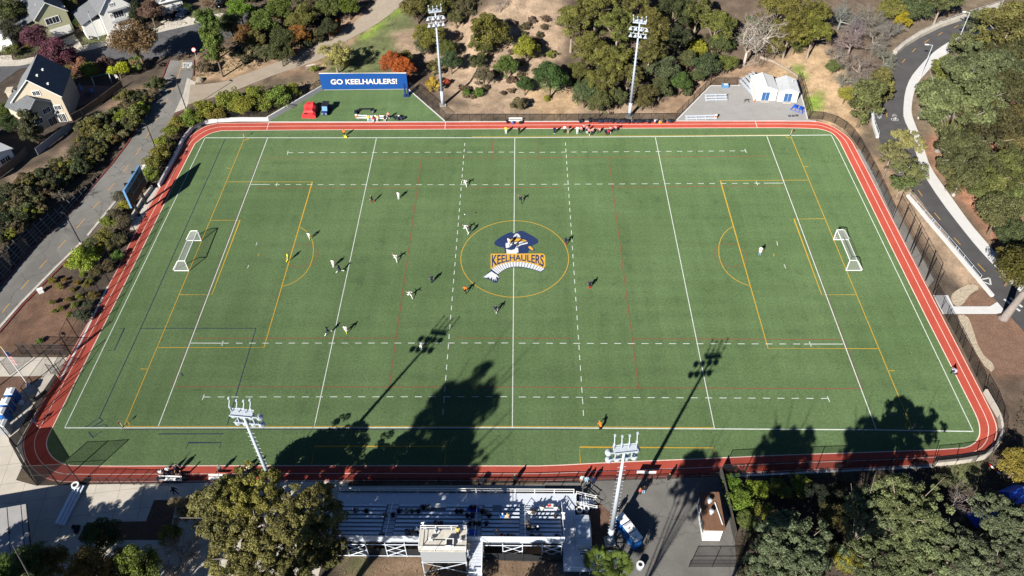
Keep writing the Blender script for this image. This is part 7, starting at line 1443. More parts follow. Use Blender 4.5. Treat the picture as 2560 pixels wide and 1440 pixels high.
for px, lab in (((365, 422), 'white utility box among the yellow green shrubs'), ((104, 731), 'small white utility lid at the mulch corner')):
    t = thing('utility_box', lab, 'utility box', W(*px), R(30)); q = MB(); q.box((0, 0, .4), (.8, .5, .8)); q.build('cabinet', M_WHITE, t); q = MB(); q.box((0, 0, .83), (.9, .6, .06)); q.build('lid', M_WHITE, t)
for px, lab in (((228, 102), 'dark letter box at the kerb before the white house'), ((497, 42), 'letter box on the lawn near the slender street tree')):
    t = thing('letter_box', lab, 'letter box', W(*px), R(20)); q = MB(); q.box((0, 0, 1.05), (.3, .5, .3), top=(.8, 1)); q.build('box', M_DARK, t); q = MB(); q.tube([(0, 0, 0), (0, 0, .9)], .05, 5); q.build('post', M_WOOD, t)
b = W(500, 203); t = thing('boulder', 'tan boulders at the corner of the service road', 'boulder', b); q = MB(); q.lathe([(.7, 0), (.9, .3), (.6, .75), (.2, .9)], (0, 0, 0), 7, Matrix.Rotation(R(10), 4, 'X')); q.build('stone', M_ROCKS, t)
b = W(1162, 536, 2.2); t = thing('football', 'white football in the air beside the left dashed line', 'ball', (b.x, b.y, 2.2)); q = MB(); q.lathe([(.11*math.cos(a), .11*math.sin(a)) for a in np.linspace(-1.5, 1.5, 7)], (0, 0, 0), 10); q.build('ball', M_WHITE, t, True)
b = W(2090, 596); t = thing('football', 'white football lying in the net of the right goal', 'ball', (b.x, b.y, .12)); q = MB(); q.lathe([(.11*math.cos(a), .11*math.sin(a)) for a in np.linspace(-1.5, 1.5, 7)], (0, 0, 0), 10); q.build('ball', M_WHITE, t, True)
# kit bags along the far fence
BAGP = []
for v in range(3):
    q = MB(); w_ = (.75, .55, .4)[v]
    q.lathe([(.03, -w_/2), (.19, -w_/2+.05), (.2, 0), (.19, w_/2-.05), (.03, w_/2)], (0, 0, .2), 9, Matrix.Rotation(R(90), 4, 'Y')); a_ = q.mesh('bag_body', M_CLOTH, smooth=True)
    q = MB(); q.tube([(-w_/4, -.2, .25), (-w_/4, -.08, .45), (0, -.05, .52), (w_/4, -.08, .45), (w_/4, -.2, .25)], .02, 4); BAGP.append((a_, q.mesh('bag_strap', M_DARK)))
BR = random.Random(5)
def bag(x, y, c, lab, grp):
    v = BR.randrange(3); p = W(x, y); t = thing('kit_bag', lab, 'bag', (p.x, p.y, .012), BR.uniform(0, 6.28), grp); s = BR.uniform(1.2, 1.6); t.scale = (s, s, s); obj('bag_body', BAGP[v][0], t, None, c); obj('strap', BAGP[v][1], t); return t
DK = [(.008, .01, .02), (.012, .014, .03), (.006, .006, .008), (.02, .024, .045)]
for x0, x1, n in ((1449, 1458, 3), (1473, 1485, 4), (1491, 1516, 9), (1517, 1535, 7), (1535, 1573, 13), (1583, 1630, 14), (1637, 1643, 3), (1660, 1662, 1), (1670, 1684, 5)):
    for i in range(n):
        x = x0+(x1-x0)*(i+.5)/n+BR.uniform(-1, 1); wh = BR.random() < .07
        bag(x, BR.uniform(303, 307), (.45, .45, .46) if wh else BR.choice(DK), 'white bag in the row of dark kit bags along the far fence' if wh else 'dark kit bag in the row along the far fence', 'alike: white bags in the row' if wh else 'alike: dark bags in the row')
for x, y in ((987, 297), (993, 298), (997, 299), (1003, 298), (1010, 297), (1002, 294)): bag(x, y, BR.choice(DK), 'dark bag in the heap right of the team bench', 'alike: bag heap by the bench')
bag(998, 293, (.5, .5, .5), 'white bag on top of the heap right of the team bench', None); bag(890, 284, DK[0], 'dark bag beside the cooler at the team bench end', None); bag(896, 279, DK[1], 'dark bag behind the cooler at the team bench', None); bag(934, 281, (.1, .1, .12), 'grey bag at the end of the dark folding bench', None)
bag(1269, 307, DK[0], 'dark bag left of the white bench on the far track', None); bag(1302, 309, DK[2], 'dark bag below the right end of the white far bench', None); bag(1283, 309, (.02, .08, .3), 'blue bag under the white far bench', None); bag(1651, 308, (.65, .3, .02), 'orange kit bag in front of the dark bag row', None)
for x, y in ((404, 1199), (414, 1200), (450, 1197), (463, 1200), (445, 1201)): bag(x, y, BR.choice(DK), 'dark bag around the near team bench', 'alike: bags at the near bench')
bag(925, 302, (.02, .25, .35), 'small turquoise bag under the team bench', None); bag(186, 1320, DK[2], 'black bag in shade at the foot of the narrow bleachers', None); bag(195, 1326, DK[0], 'second black bag beside the narrow bleachers', None)
# ---------------------------------------------------------------- people
def sk(pose):
    """joints of one figure facing +Y (metres): name -> position"""
    P = {}; sit = pose == 'sit'; kn = pose == 'kneel'; bend = pose == 'bend'
    hz = .93
    if sit: hz = .12
    if kn: hz = .52
    if bend: hz = .86
    P['pelvis'] = (0, 0, hz); f = {'run': .14, 'walk': .04, 'bend': .42, 'sit': .06, 'kneel': .12}.get(pose, 0)
    P['belly'] = (0, f*.35, hz+.20); P['chest'] = (0, f*.75, hz+.42-(.1 if bend else 0)); P['neck'] = (0, f*1.05, hz+.56-(.16 if bend else 0)); P['jaw'] = (0, f*1.15+.03, hz+.66-(.2 if bend else 0)); P['head'] = (0, f*1.2+.02, hz+.76-(.22 if bend else 0)); P['crown'] = (0, f*1.2-.01, hz+.83-(.22 if bend else 0))
    A = {'stand': ((.02, -.28), (.03, -.54)), 'walk': ((.16, -.25), (.32, -.44)), 'run': ((.22, -.18), (.44, -.10)), 'sit': ((.10, -.26), (.32, -.34)), 'kneel': ((.12, -.24), (.34, -.30)), 'bend': ((.08, -.28), (.14, -.54)), 'point': ((.2, -.12), (.42, -.02)), 'cross': ((.12, -.26), (.24, -.12))}[pose]
    G = {'stand': ((0.03, -.45, 0), (0.03, -.45, 0)), 'walk': ((.2, -.43, -.05), (-.16, -.43, -.30)), 'run': ((.36, -.30, .18), (-.20, -.42, -.45)), 'point': ((.08, -.45, 0), (-.06, -.45, 0)), 'bend': ((.05, -.42, -.06), (.05, -.42, -.06)), 'cross': ((.03, -.45, 0), (0, -.45, 0))}
    for i, s in enumerate((-1, 1)):
        n = 'LR'[i]; c = P['chest']; sg = s if pose in ('walk', 'run') else 1
        P['sh'+n] = (s*.19, c[1], c[2]+.06)
        e = (s*.27, c[1]+A[0][0]*(-sg if pose in ('walk', 'run') else 1), c[2]+.06+A[0][1]); wr = (s*(.10 if pose == 'cross' else .29), c[1]+A[1][0]*(-sg if pose in ('walk', 'run') else 1), c[2]+.06+A[1][1])
        P['el'+n] = e; P['wr'+n] = wr; d = Vector(wr)-Vector(e); d = d.normalized(); P['pa'+n] = tuple(Vector(wr)+d*.07)
        P['hip'+n] = (s*.10, 0, hz-.02)
        if sit: k, an = (s*.13, .44, hz+.02), (s*.12, .50, hz-.40)
        elif kn: k, an = ((s*.14, .36, hz+.02), (s*.13, .38, hz-.42)) if i else ((s*.12, .06, .08), (s*.12, -.36, .08))
        else:
            g = G[pose][i]; k = (s*.11, g[0], hz-.02+g[1]); an = (s*.11, g[0]+g[2]*.95, max(.09, k[2]-math.sqrt(max(.02, .42**2-(g[2]*.95)**2))))
        P['kn'+n] = k; P['an'+n] = an; P['to'+n] = (an[0], an[1]+.15, max(.03, an[2]-.06)) if not (kn and i == 0) else (an[0], an[1]-.1, .03)
    return P
RADII = {'pelvis': (.155, .115), 'belly': (.145, .105), 'chest': (.175, .12), 'neck': (.06, .06), 'jaw': (.075, .085), 'head': (.092, .105), 'crown': (.07, .08), 'sh': (.07, .07), 'el': (.045, .045), 'wr': (.032, .03), 'pa': (.042, .024), 'hip': (.10, .10), 'kn': (.06, .06), 'an': (.042, .045), 'to': (.04, .03)}
BONES = [('pelvis', 'belly', 'torso'), ('belly', 'chest', 'torso'), ('chest', 'neck', 'torso'), ('neck', 'jaw', 'neck'), ('jaw', 'head', 'head'), ('head', 'crown', 'head')]
for n in 'LR': BONES += [('chest', 'sh'+n, 'torso'), ('sh'+n, 'el'+n, 'sleeve'), ('el'+n, 'wr'+n, 'forearm'), ('wr'+n, 'pa'+n, 'hand'), ('pelvis', 'hip'+n, 'hips'), ('hip'+n, 'kn'+n, 'thigh'), ('kn'+n, 'an'+n, 'calf'), ('an'+n, 'to'+n, 'foot')]
def build_pose(pose):
    P = sk(pose); names = list(P); V = [P[n] for n in names]; E = [(names.index(a), names.index(b)) for a, b, _ in BONES]; RR = [RADII[n.rstrip('LR') if n[-1] in 'LR' else n] for n in names]
    for n in 'LR':   # five fingers leave each palm, thumb from its side
        d = (Vector(P['pa'+n])-Vector(P['wr'+n])).normalized(); sd = d.cross(Vector((0, 1, 0.3))).normalized(); up = d.cross(sd)
        for k in range(5):
            base = Vector(P['pa'+n]) if k else Vector(P['wr'+n]).lerp(Vector(P['pa'+n]), .5); off = sd*((k-2.5)*.019) if k else sd*-.045
            m1 = base+off+d*(.035 if k else .02); m2 = m1+d*((.045, .042, .05, .046, .036)[k])+up*.018; i0 = len(V); V += [tuple(m1), tuple(m2)]; RR += [(.010, .010), (.008, .008)]; names += ['pa'+n, 'pa'+n]; E += [(names.index('pa'+n) if k else names.index('wr'+n), i0), (i0, i0+1)]
    hd = Vector(P['head']); i0 = len(V); V += [tuple(hd+Vector((0, .115, -.03)))]; RR += [(.016, .016)]; E += [(names.index('head'), i0)]; names += ['head']   # nose
    for s in (-1, 1): V += [tuple(hd+Vector((s*.105, -.01, -.02)))]; RR += [(.014, .022)]; E += [(names.index('head'), len(V)-1)]; names += ['head']
    me = bpy.data.meshes.new('skeleton'); me.from_pydata(V, E, []); o = bpy.data.objects.new('skeleton', me); COL.objects.link(o)
    md = o.modifiers.new('skin', 'SKIN'); md.use_smooth_shade = True; sv = me.skin_vertices[0].data
    for i, r in enumerate(RR): sv[i].radius = r
    sv[0].use_root = True; sb = o.modifiers.new('sub', 'SUBSURF'); sb.levels = 1
    dg = bpy.context.evaluated_depsgraph_get(); bm_ = bpy.data.meshes.new_from_object(o.evaluated_get(dg)); bpy.data.objects.remove(o)
    bm_.name = 'body_'+pose; bm_.materials.clear(); bm_.materials.append(M_SKIN)
    co = np.array([v.co[:] for v in bm_.vertices]); nr = np.array([v.normal[:] for v in bm_.vertices]); fc = [tuple(p.vertices) for p in bm_.polygons]; cen = np.array([p.center[:] for p in bm_.polygons])
    best = np.full(len(cen), 1e9); reg = np.zeros(len(cen), int); RN = ['torso', 'neck', 'head', 'sleeve', 'forearm', 'hand', 'hips', 'thigh', 'calf', 'foot']
    for a, b, r in BONES:
        A, B = np.array(P[a]), np.array(P[b]); v = B-A; u = np.clip(((cen-A)@v)/(v@v), 0, 1); d = np.linalg.norm(cen-(A+u[:, None]*v), axis=1)/(.12 if r in ('torso', 'hips') else .07); k = d < best; best[k] = d[k]; reg[k] = RN.index(r)
    def cloth(nm, regs, off, extra=None):
        sel = np.isin(reg, [RN.index(r) for r in regs]); sel = sel if extra is None else (sel | extra)
        used = sorted({i for f, s in zip(fc, sel) if s for i in f}); mp = {v: i for i, v in enumerate(used)}; m = bpy.data.meshes.new(nm)
        m.from_pydata([tuple(co[i]+nr[i]*off) for i in used], [], [tuple(mp[i] for i in f) for f, s in zip(fc, sel) if s]); m.materials.append(M_CLOTH); m.polygons.foreach_set('use_smooth', [True]*len(m.polygons)); return m
    hsel = (reg == 2) & ((cen[:, 2] > P['head'][2]+.02) | (cen[:, 1] < P['head'][1]-.03))
    D = {'body': bm_, 'shirt': cloth('shirt', ['torso', 'sleeve'], .016), 'jacket': cloth('jacket', ['torso', 'sleeve', 'forearm'], .022), 'shorts': cloth('shorts', ['hips', 'thigh'], .024), 'trousers': cloth('trousers', ['hips', 'thigh', 'calf'], .02), }
    for i, nm in enumerate('LR'):
        a = [np.array(P[k+nm]) for k in ('kn', 'an', 'to')]; b = [np.array(P[k+'RL'[i]]) for k in ('kn', 'an', 'to')]
        sd = np.where((np.min([np.linalg.norm(cen-q, axis=1) for q in a], 0) < np.min([np.linalg.norm(cen-q, axis=1) for q in b], 0)), 1, 0); keep = reg.copy(); reg = np.where(sd == 1, keep, -1)
        D['sock'+nm] = cloth('sock', ['calf'], .010); D['shoe'+nm] = cloth('shoe', ['foot'], .014); reg = keep
    reg2 = np.where(hsel, 99, reg); m_ = reg; reg = reg2; h = bpy.data.meshes.new('hair'); used = sorted({i for f, s in zip(fc, hsel) if s for i in f}); mp = {v: i for i, v in enumerate(used)}; h.from_pydata([tuple(co[i]+nr[i]*.014) for i in used], [], [tuple(mp[i] for i in f) for f, s in zip(fc, hsel) if s]); h.materials.append(M_CLOTH); D['hair'] = h; reg = m_
    eye = MB(); hd = P['head']
    for s in (-1, 1): eye.lathe([(.001, -.012), (.012, 0), (.001, .012)], (hd[0]+s*.035, hd[1]+.098, hd[2]+.005), 6)
    D['eyes'] = eye.mesh('eyes', M_DARK); mo = MB(); mo.box((hd[0], hd[1]+.10, hd[2]-.065), (.05, .02, .01)); D['mouth'] = mo.mesh('mouth', M_RED)
    return D
POSES = {p: build_pose(p) for p in ('stand', 'walk', 'run', 'sit', 'kneel', 'bend', 'point', 'cross')}
WH, NV, BK, GR, OR_, YL, RD, PK, TN, BL, LB, GN = (.62, .62, .6), (.008, .012, .04), (.007, .007, .009), (.12, .12, .13), (.65, .16, .01), (.55, .62, .03), (.4, .02, .03), (.55, .22, .20), (.4, .27, .14), (.02, .12, .45), (.22, .34, .5), (.03, .09, .05)
SKINS = [(.42, .24, .16), (.34, .19, .12), (.22, .12, .075), (.46, .28, .2), (.12, .06, .04)]; HAIRS = [(.012, .009, .007), (.03, .018, .01), (.07, .04, .018), (.006, .006, .006), (.25, .17, .08)]
PR = random.Random(8)
def person(label, p, rz, pose, top, bottom, legs=None, long_=False, jacket=False, group=None, hair=None, s=None):
    D = POSES[pose]; sc = s or PR.uniform(.98, 1.06); b = obj('person', D['body'], None, p, PR.choice(SKINS)); b.rotation_euler = (0, 0, rz); b.scale = (sc, sc, sc); tag(b, label, 'person', group)
    obj('jacket' if jacket else 'shirt', D['jacket' if jacket else 'shirt'], b, None, top); obj('trousers' if long_ else 'shorts', D['trousers' if long_ else 'shorts'], b, None, bottom)
    if legs is not None and not long_: [obj('sock', D['sock'+n], b, None, legs) for n in 'LR']
    sc_ = legs if legs is not None and not long_ else PR.choice([BK, WH, GR]); [obj('shoe', D['shoe'+n], b, None, sc_) for n in 'LR']; obj('hair', D['hair'], b, None, hair or PR.choice(HAIRS)); obj('eyes', D['eyes'], b); obj('mouth', D['mouth'], b); return b
def at_px(x, y): p = W(x, y); return Vector((p.x, p.y, .018))
G1 = 'players and officials on the pitch'
for x, y, a, pose, top, bot, leg, lab in (
    (1163, 465, 200, 'run', WH, WH, WH, 'player in white bending forward on the upper dashed line'), (997, 497, 150, 'stand', WH, WH, WH, 'player in white standing in the upper left half alone'), (774, 598, 170, 'walk', WH, WH, YL, 'player in white with yellow boots on the left penalty arc'),
    (834, 667, 160, 'stand', WH, WH, WH, 'player in white next to a navy player left of the 22 line'), (989, 652, 200, 'run', WH, WH, WH, 'player in white running left of the centre circle'), (1164, 578, 210, 'run', WH, WH, WH, 'player in white running at the left of the centre circle'),
    (1025, 744, 220, 'run', WH, WH, WH, 'player in white running below the left red line'), (865, 832, 190, 'walk', WH, WH, YL, 'player in white with yellow boots in the lower left half'), (1053, 872, 180, 'stand', WH, WH, WH, 'player in white standing on the floodlight shadow'), (1899, 636, 160, 'stand', WH, WH, LB, 'goalkeeper in white alone in the right half'),
    (1272, 613, 140, 'walk', WH, WH, WH, 'player in white on the emblem of the centre circle'), (1283, 620, 250, 'run', NV, NV, NV, 'player in navy beside a white player on the emblem'), (931, 507, 100, 'walk', NV, NV, RD, 'player in navy with red boots by the left 22 line'), (851, 682, 90, 'run', NV, NV, WH, 'player in navy beside a white player left of the 22 line'),
    (1176, 583, 130, 'run', NV, NV, WH, 'player in navy at the left rim of the centre circle'), (1080, 706, 180, 'stand', NV, NV, NV, 'player in navy standing left of the dashed line'), (822, 836, 120, 'run', NV, NV, WH, 'player in navy running in the lower left half'), (1239, 781, 180, 'walk', NV, NV, WH, 'player in navy below the centre circle'),
    (1301, 506, 190, 'run', NV, NV, NV, 'player in navy right of the halfway line in the upper half'), (1414, 611, 170, 'walk', NV, NV, RD, 'player in navy at the right rim of the centre circle'), (1474, 720, 180, 'stand', NV, BK, RD, 'player in navy right of the right dashed line'),
    (722, 653, 300, 'walk', YL, YL, YL, 'goalkeeper in fluorescent yellow at the edge of the left box'), (1163, 733, 190, 'walk', OR_, BK, BK, 'referee in orange at the lower left of the centre circle'), (862, 341, 175, 'stand', OR_, BK, YL, 'assistant referee in orange with yellow flag on the far touchline'), (1501, 1075, 20, 'bend', OR_, BK, BK, 'assistant referee in orange bending on the near touchline')):
    person(lab, at_px(x, y), R(a), pose, top, bot, leg, group=G1)
p = at_px(864, 345); t = thing('linesman_flag', 'yellow flag held low by the far assistant referee', 'flag', p); q = MB(); q.tube([(0, 0, .2), (.1, .1, .8)], .02, 5); q.build('stick', M_WHITE, t); q = MB(); q.box((.02, -.05, .3), (.6, .05, .45)); q.build('cloth', M_YELLOW, t)
G2 = 'players and coaches along the far touchline'
for x, y, a, pose, top, bot, leg, lab, lg in (
    (1265, 334, 170, 'stand', YL, WH, WH, 'person in yellow vest standing left of the halfway line', 0), (1298, 334, 190, 'stand', BK, BK, BK, 'person in dark kit right of the halfway line at the far side', 0), (1386, 334, 180, 'stand', NV, NV, WH, 'person in dark tracksuit standing furthest left of the far group', 1), (1411, 332, 180, 'cross', WH, BK, WH, 'person in white top and black trousers in the far group', 1), (1420, 335, 170, 'cross', GR, TN, TN, 'person in grey top and tan shorts in the far group', 0),
    (1443, 334, 180, 'stand', WH, WH, WH, 'person all in white at the left of the pink vests', 0), (1452, 333, 160, 'stand', PK, GN, GN, 'substitute in pink vest and dark shorts next to the white person', 0), (1459, 328, 175, 'stand', PK, NV, NV, 'substitute in pink vest standing back on the track edge', 0), (1467, 332, 200, 'stand', PK, NV, WH, 'substitute in pink vest in front of the track line', 0), (1472, 338, 180, 'walk', PK, BK, WH, 'substitute in pink vest nearest the touchline', 0), (1480, 337, 190, 'cross', PK, NV, NV, 'substitute in pink vest right of the nearest one', 0),
    (1498, 331, 150, 'kneel', PK, NV, NV, 'substitute in pink vest kneeling in the gap', 0), (1514, 335, 180, 'kneel', NV, NV, RD, 'substitute in navy kneeling on the far side', 0), (1521, 336, 170, 'kneel', RD, NV, NV, 'substitute in red kneeling beside the navy one', 0), (1525, 333, 180, 'stand', PK, NV, WH, 'substitute in pink vest standing on the right of the group', 0), (1538, 326, 160, 'kneel', PK, NV, NV, 'substitute in pink vest crouching at the right end of the group', 0), (1543, 325, 200, 'kneel', RD, BK, NV, 'substitute in red crouching at the very right end', 0)):
    person(lab, at_px(x, y), R(a), pose, top, bot, leg, bool(lg), bool(lg), group=G2)
G3 = 'players at the white bench on the turf bay'
for x, y, top, bot, lab, pose in ((922, 300, YL, WH, 'player in yellow vest sitting on the white bench', 'sit'), (931, 300, WH, WH, 'player in white sitting in the middle of the white bench', 'sit'), (934, 303, RD, WH, 'player in red vest sitting beside the white player', 'sit'), (944, 300, (.6, .45, .2), WH, 'player in gold vest sitting right of the bench gap', 'sit'), (963, 300, BK, BK, 'player in dark kit sitting at the right end of the bench', 'sit'), (972, 297, PK, BK, 'person in pink vest standing behind the bench end', 'stand')):
    p = at_px(x, y); person(lab, (p.x, p.y, .33 if pose == 'sit' else .02), R(180), pose, top, bot, WH, group=G3)
G4 = 'players at the near team benches'
for x, y, a, pose, top, bot, leg, lab in ((404, 1188, 10, 'sit', WH, NV, WH, 'player in white top at the left end of the near bench'), (412, 1196, 0, 'sit', NV, NV, NV, 'player in navy sitting at the left of the near bench'), (422, 1194, 350, 'sit', NV, NV, WH, 'player in navy sitting in the middle of the near bench'), (425, 1184, 200, 'stand', WH, NV, WH, 'player in white standing in front of the near bench'), (436, 1192, 10, 'sit', BK, BK, WH, 'player in black sitting at the right of the near bench'), (443, 1182, 150, 'walk', NV, NV, WH, 'player in navy walking in front of the near bench'), (449, 1176, 170, 'stand', GR, NV, BK, 'person in grey standing nearest the pitch at the near bench'),
    (460, 1195, 60, 'stand', BK, BK, BK, 'person in black standing at the right end of the near bench'), (608, 1183, 10, 'stand', WH, NV, NV, 'player in white right of the big olive tree top'), (617, 1188, 0, 'sit', NV, NV, WH, 'player in navy sitting on the shaded bench'), (627, 1180, 30, 'stand', WH, BK, BK, 'player in white and black by the shaded bench'), (553, 1180, 0, 'stand', GR, BK, BK, 'person in grey standing between the tree crowns')):
    p = at_px(x, y); person(lab, (p.x, p.y, .33 if pose == 'sit' else .02), R(a), pose, top, bot, leg, group=G4)
G5 = 'people walking round the pitch'
for x, y, a, pose, top, bot, lab, lg in ((440, 1236, 70, 'walk', NV, NV, 'person in dark clothes striding across the concrete apron', 1), (92, 1062, 200, 'walk', NV, (.02, .025, .08), 'person in navy walking on the near left bend of the track', 1), (1454, 1206, 200, 'stand', (.4, .5, .48), TN, 'person in pale green top at the pipe rail', 0), (1466, 1208, 190, 'stand', LB, LB, 'person in pale blue top and jeans at the pipe rail', 1), (1482, 1209, 180, 'stand', NV, NV, 'person in navy at the right of three by the pipe rail', 1), (1452, 1247, 170, 'walk', NV, NV, 'person in blue climbing the bleachers end stairs', 1),
    (1598, 1238, 10, 'stand', (.4, .09, .05), BK, 'person in rust red top on the dark plaza', 1), (1608, 1234, 350, 'stand', BK, LB, 'person in black beside the rust red person', 1), (1671, 1202, 20, 'stand', BK, BK, 'person in black at the pipe rail right of the gate', 1), (1287, 1205, 10, 'stand', BK, BK, 'person in dark coat at the rail before the bleachers', 1), (1545, 1282, 0, 'stand', BK, BK, 'person in the shade beside the floodlight pole', 1)):
    person(lab, at_px(x, y), R(a), pose, top, bot, None, bool(lg), bool(lg), group=G5)
person('person in lilac crouching on the right straight of the track', at_px(2385, 935), R(100), 'kneel', (.42, .40, .55), BK, BK, False, True, hair=(.008, .006, .006))
pp = Wz(1146, 1337, ZR); person('person in yellow jacket standing on the press box roof', (pp.x, pp.y, ZR), R(20), 'cross', (.55, .40, .12), BK, None, True, True)
# spectators on the bleachers: pixel of the head and what they wear; snapped to the nearest row
SPEC = [(886, 1276, GR, 'grey top', 'left section'), (915, 1276, BK, 'black coat', 'left section'), (962, 1284, (.1, .13, .14), 'slate top', 'second section at the aisle'), (981, 1289, BK, 'black hoodie', 'second section near the left aisle'), (996, 1279, NV, 'navy jacket', 'second section'), (1015, 1279, (.25, .27, .3), 'pale grey top', 'second section'), (1028, 1279, GN, 'dark green top', 'second section'), (1045, 1279, BK, 'black top', 'second section right half'), (1057, 1267, BK, 'black jacket', 'second section beside the table'), (1073, 1269, (.4, .45, .42), 'pale top', 'second section beside the table'),
    (1088, 1307, (.06, .035, .03), 'brown coat', 'second section above the press box'), (1102, 1307, NV, 'dark blue coat', 'second section above the press box'), (1015, 1325, GR, 'charcoal coat', 'second section at the press box corner'), (1034, 1325, (.16, .12, .09), 'brown grey top', 'second section left of the press box'), (1045, 1325, BK, 'black coat', 'second section touching the press box'), (952, 1334, BK, 'black coat', 'second section at the bottom left'), (1020, 1337, (.05, .045, .04), 'dark brown coat', 'second section in the back'),
    (1177, 1268, BK, 'black jacket', 'third section on the blue blanket'), (1188, 1270, NV, 'navy jacket', 'third section on the blue blanket'), (1205, 1279, BK, 'black coat', 'third section'), (1213, 1281, GR, 'dark grey coat', 'third section'), (1152, 1279, BK, 'black hoodie', 'third section beside the aisle'), (1142, 1278, NV, 'navy hoodie', 'third section beside the aisle'), (1167, 1289, BK, 'black top', 'third section lower left'), (1181, 1288, (.02, .03, .09), 'royal blue top', 'third section lower left'), (1222, 1288, BK, 'black wide coat', 'third section'), (1257, 1287, BL, 'bright blue top and white cap', 'third section'), (1269, 1287, (.5, .36, .22), 'cream top with long hair', 'third section'),
    (1174, 1312, BK, 'black coat', 'third section above the press box steps'), (1187, 1309, BK, 'black jacket', 'third section above the press box steps'), (1198, 1307, (.02, .018, .02), 'dark coat', 'third section above the press box steps'), (1215, 1310, NV, 'navy coat', 'third section above the press box steps'), (1242, 1325, (.3, .33, .36), 'grey white top', 'third section in the lower middle'), (1324, 1281, WH, 'white top', 'right section at the aisle'), (1334, 1281, (.05, .035, .02), 'brown top', 'right section at the aisle'), (1355, 1269, (.45, .5, .42), 'pale green top', 'right section beside the picnic sheet'), (1390, 1266, (.5, .5, .52), 'white and orange top', 'right section at the end railing'), (1389, 1287, BK, 'black top with red sleeve', 'right section near the end railing'),
    (1319, 1306, (.09, .075, .07), 'taupe coat', 'right section at the aisle'), (1320, 1318, BK, 'black coat', 'right section at the aisle'), (1332, 1318, (.09, .11, .15), 'blue grey coat', 'right section'), (1345, 1318, NV, 'navy coat and white cap', 'right section'), (1392, 1336, BK, 'black top', 'right section by the end railing'), (1330, 1342, BK, 'black coat', 'right section in the back'), (1351, 1343, GR, 'grey coat', 'right section in the back'), (1270, 1341, BK, 'black coat', 'third section in the back'), (1281, 1340, GR, 'grey coat', 'third section in the back'), (1254, 1343, RD, 'red top', 'third section in the back')]
ORD = ['front', 'second', 'third', 'fourth', 'fifth', 'sixth', 'seventh', 'eighth', 'back']
for x, y, c, wear, sec in SPEC:
    best = min(range(NR), key=lambda r: abs(pj((0, row_y(r), row_z(r)+.75))[1]-y)); z = row_z(best)+.75; p = Wz(x, y, z)
    lab = 'spectator in %s, %s row, %s' % (wear, ORD[best], sec)
    person(lab, (p.x, row_y(best), row_z(best)-.07), R(PR.uniform(-25, 25)), 'sit', c, PR.choice([BK, NV, GR, (.02, .03, .06)]), None, True, True, group='spectators on the bleachers', hair=WH if 'cap' in wear else ((.35, .22, .1) if 'long hair' in wear else None))
# things on the stand
for x, y, r, m_, lab, d in ((1096, 1272, 0, M_WHITE, 'white slatted table on the bleachers beside the pale spectator', (2.0, .55)), (1371, 1270, 0, M_WHITE, 'white picnic sheet spread on the right section seats', (1.3, .6))):
    p = Wz(x, y, row_z(0)+.1); t = thing('table' if 'table' in lab else 'picnic_sheet', lab, 'table' if 'table' in lab else 'sheet', (p.x, row_y(0)-.05, row_z(0)+.05), 0); q = MB(); q.box((0, 0, .05), (d[0], d[1], .04), r); q.build('top' if 'table' in lab else 'cloth', m_, t)
    if 'table' in lab:
        for sx in (-.9, .9): q = MB(); q.box((sx, 0, -.2), (.05, .5, .46)); q.build('leg', m_, t)
    else: q = MB(); q.box((.1, .05, .085), (.5, .3, .02), .3); q.build('print', M_RED, t)
p = Wz(1184, 1331, row_z(7)+.1); t = thing('cool_box', 'bright blue box on the seats beside the press box steps', 'box', (p.x, row_y(7), row_z(7)+.03)); q = MB(); q.box((0, 0, .2), (.8, .5, .4)); q.build('box_body', M_BRIGHT_BLUE, t); q = MB(); q.box((0, 0, .43), (.84, .54, .06)); q.build('lid', M_BRIGHT_BLUE, t)
p = Wz(1183, 1275, row_z(1)); t = thing('blanket', 'blue blanket under two spectators on the third section', 'blanket', (p.x, row_y(1), row_z(1)+.035)); q = MB(); q.box((0, 0, .02), (1.6, .5, .03)); q.build('cloth', M_BRIGHT_BLUE, t); q = MB(); q.box((.2, -.265, -.06), (1.2, .02, .16)); q.build('hanging_edge', M_BRIGHT_BLUE, t)

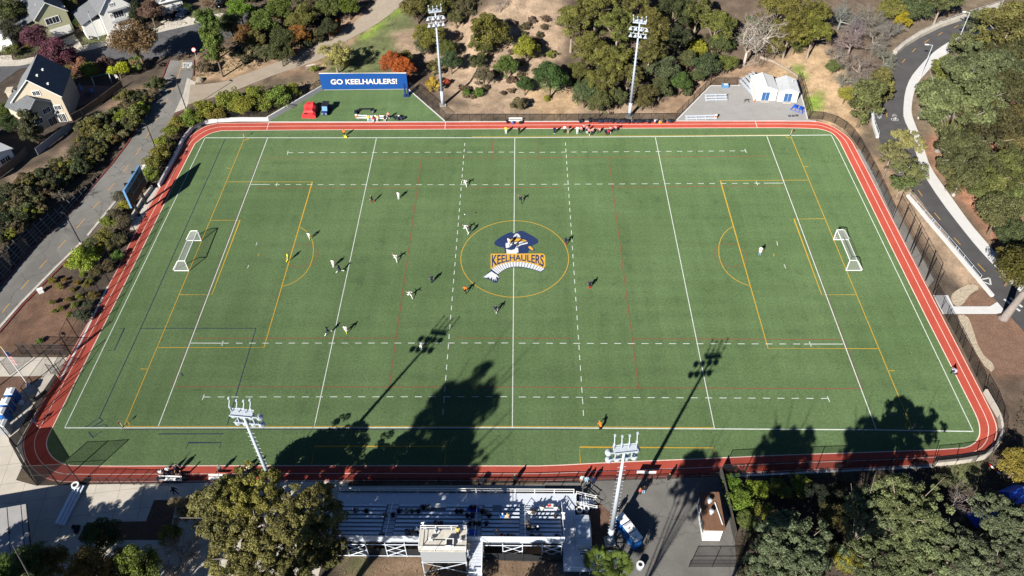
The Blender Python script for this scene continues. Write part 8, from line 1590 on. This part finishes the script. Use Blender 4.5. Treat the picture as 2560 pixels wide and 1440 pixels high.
# --- loose ground cover nobody could count: dry grass and weeds on the unpaved ground
def ground_cover(name, label, polys, n, size, col, seed, tall=0.5):
    rs = np.random.RandomState(seed); acc = []
    X = rs.uniform(-150, 150, n*14); Y = rs.uniform(-60, 118, n*14); H = hgt(X, Y); P = np.stack([X, Y, H], -1)-CC; zz = P@FW; PX = U0+FPX*(P@RT)/zz; PY = V0-FPX*(P@UP)/zz
    k = np.zeros(X.shape, bool)
    for po in polys: k |= inside(PX, PY, po)
    X, Y, H = X[k][:n], Y[k][:n], H[k][:n]; m = len(X)
    C = np.stack([X, Y, H+size*.35], -1); d = rs.normal(0, 1, (m, 3)); d[:, 2] = np.abs(d[:, 2])*tall+.3; V4 = leaf_cards(C, d, size, rs, .45, .5)
    o = obj(name, leaf_mesh(name, V4, np.clip(1+rs.normal(0, .28, m), .4, 1.8), M_LEAF), None, None, col); o['kind'] = 'stuff'; o['label'] = label; o['category'] = 'ground cover'

L_BANK = [(-20, 480), (90, 425), (190, 370), (300, 270), (405, 200), (378, 248), (320, 350), (280, 404), (172, 528), (80, 612), (-20, 690)]
SLOPE = [(1030, 60), (1120, -10), (2080, -10), (2240, 130), (2200, 280), (2130, 330), (2010, 280), (1990, 190), (1780, 205), (1690, 290), (1120, 292), (1040, 215)]
R_SLOPE = [(2300, 300), (2290, 240), (2340, 165), (2420, 115), (2560, 60), (2570, 720), (2480, 605), (2380, 480), (2320, 390)]
R_VERGE = [(2150, 360), (2250, 440), (2465, 725), (2335, 735), (2235, 545)]
S_ROAD = [(560, -10), (960, -10), (800, 95), (640, 170), (490, 195), (500, 120)]
LOW = [(1845, 1200), (2330, 1172), (2510, 1130), (2570, 950), (2570, 1445), (1850, 1445)]
STRIP = [(500, 262), (670, 215), (800, 200), (800, 222), (665, 296), (500, 300), (452, 345), (335, 560), (210, 645), (285, 540), (400, 370)]
BACK = [(860, 1385), (1400, 1400), (1500, 1445), (830, 1445)]
YARD = [(-20, 60), (420, 20), (470, 60), (300, 95), (60, 150), (-20, 150)]
ground_cover('dry_grass', 'dry tan grass and straw scattered over the slopes and verges', [SLOPE, R_SLOPE, R_VERGE, S_ROAD, BACK], 20000, .10, (.21, .155, .10), 3)
ground_cover('weeds', 'dark olive weeds and leaf litter between the shrubs on the banks', [L_BANK, STRIP, S_ROAD, LOW, YARD], 24000, .20, (.06, .058, .026), 5)
ground_cover('grass_tufts', 'green grass tufts on the bank beside the service road', [[(820, 150), (1005, 18), (1035, 60), (1000, 130), (945, 190), (800, 215)], [(2005, 170), (2060, 200), (2065, 280), (2020, 283)]], 5000, .16, (.085, .11, .03), 6)
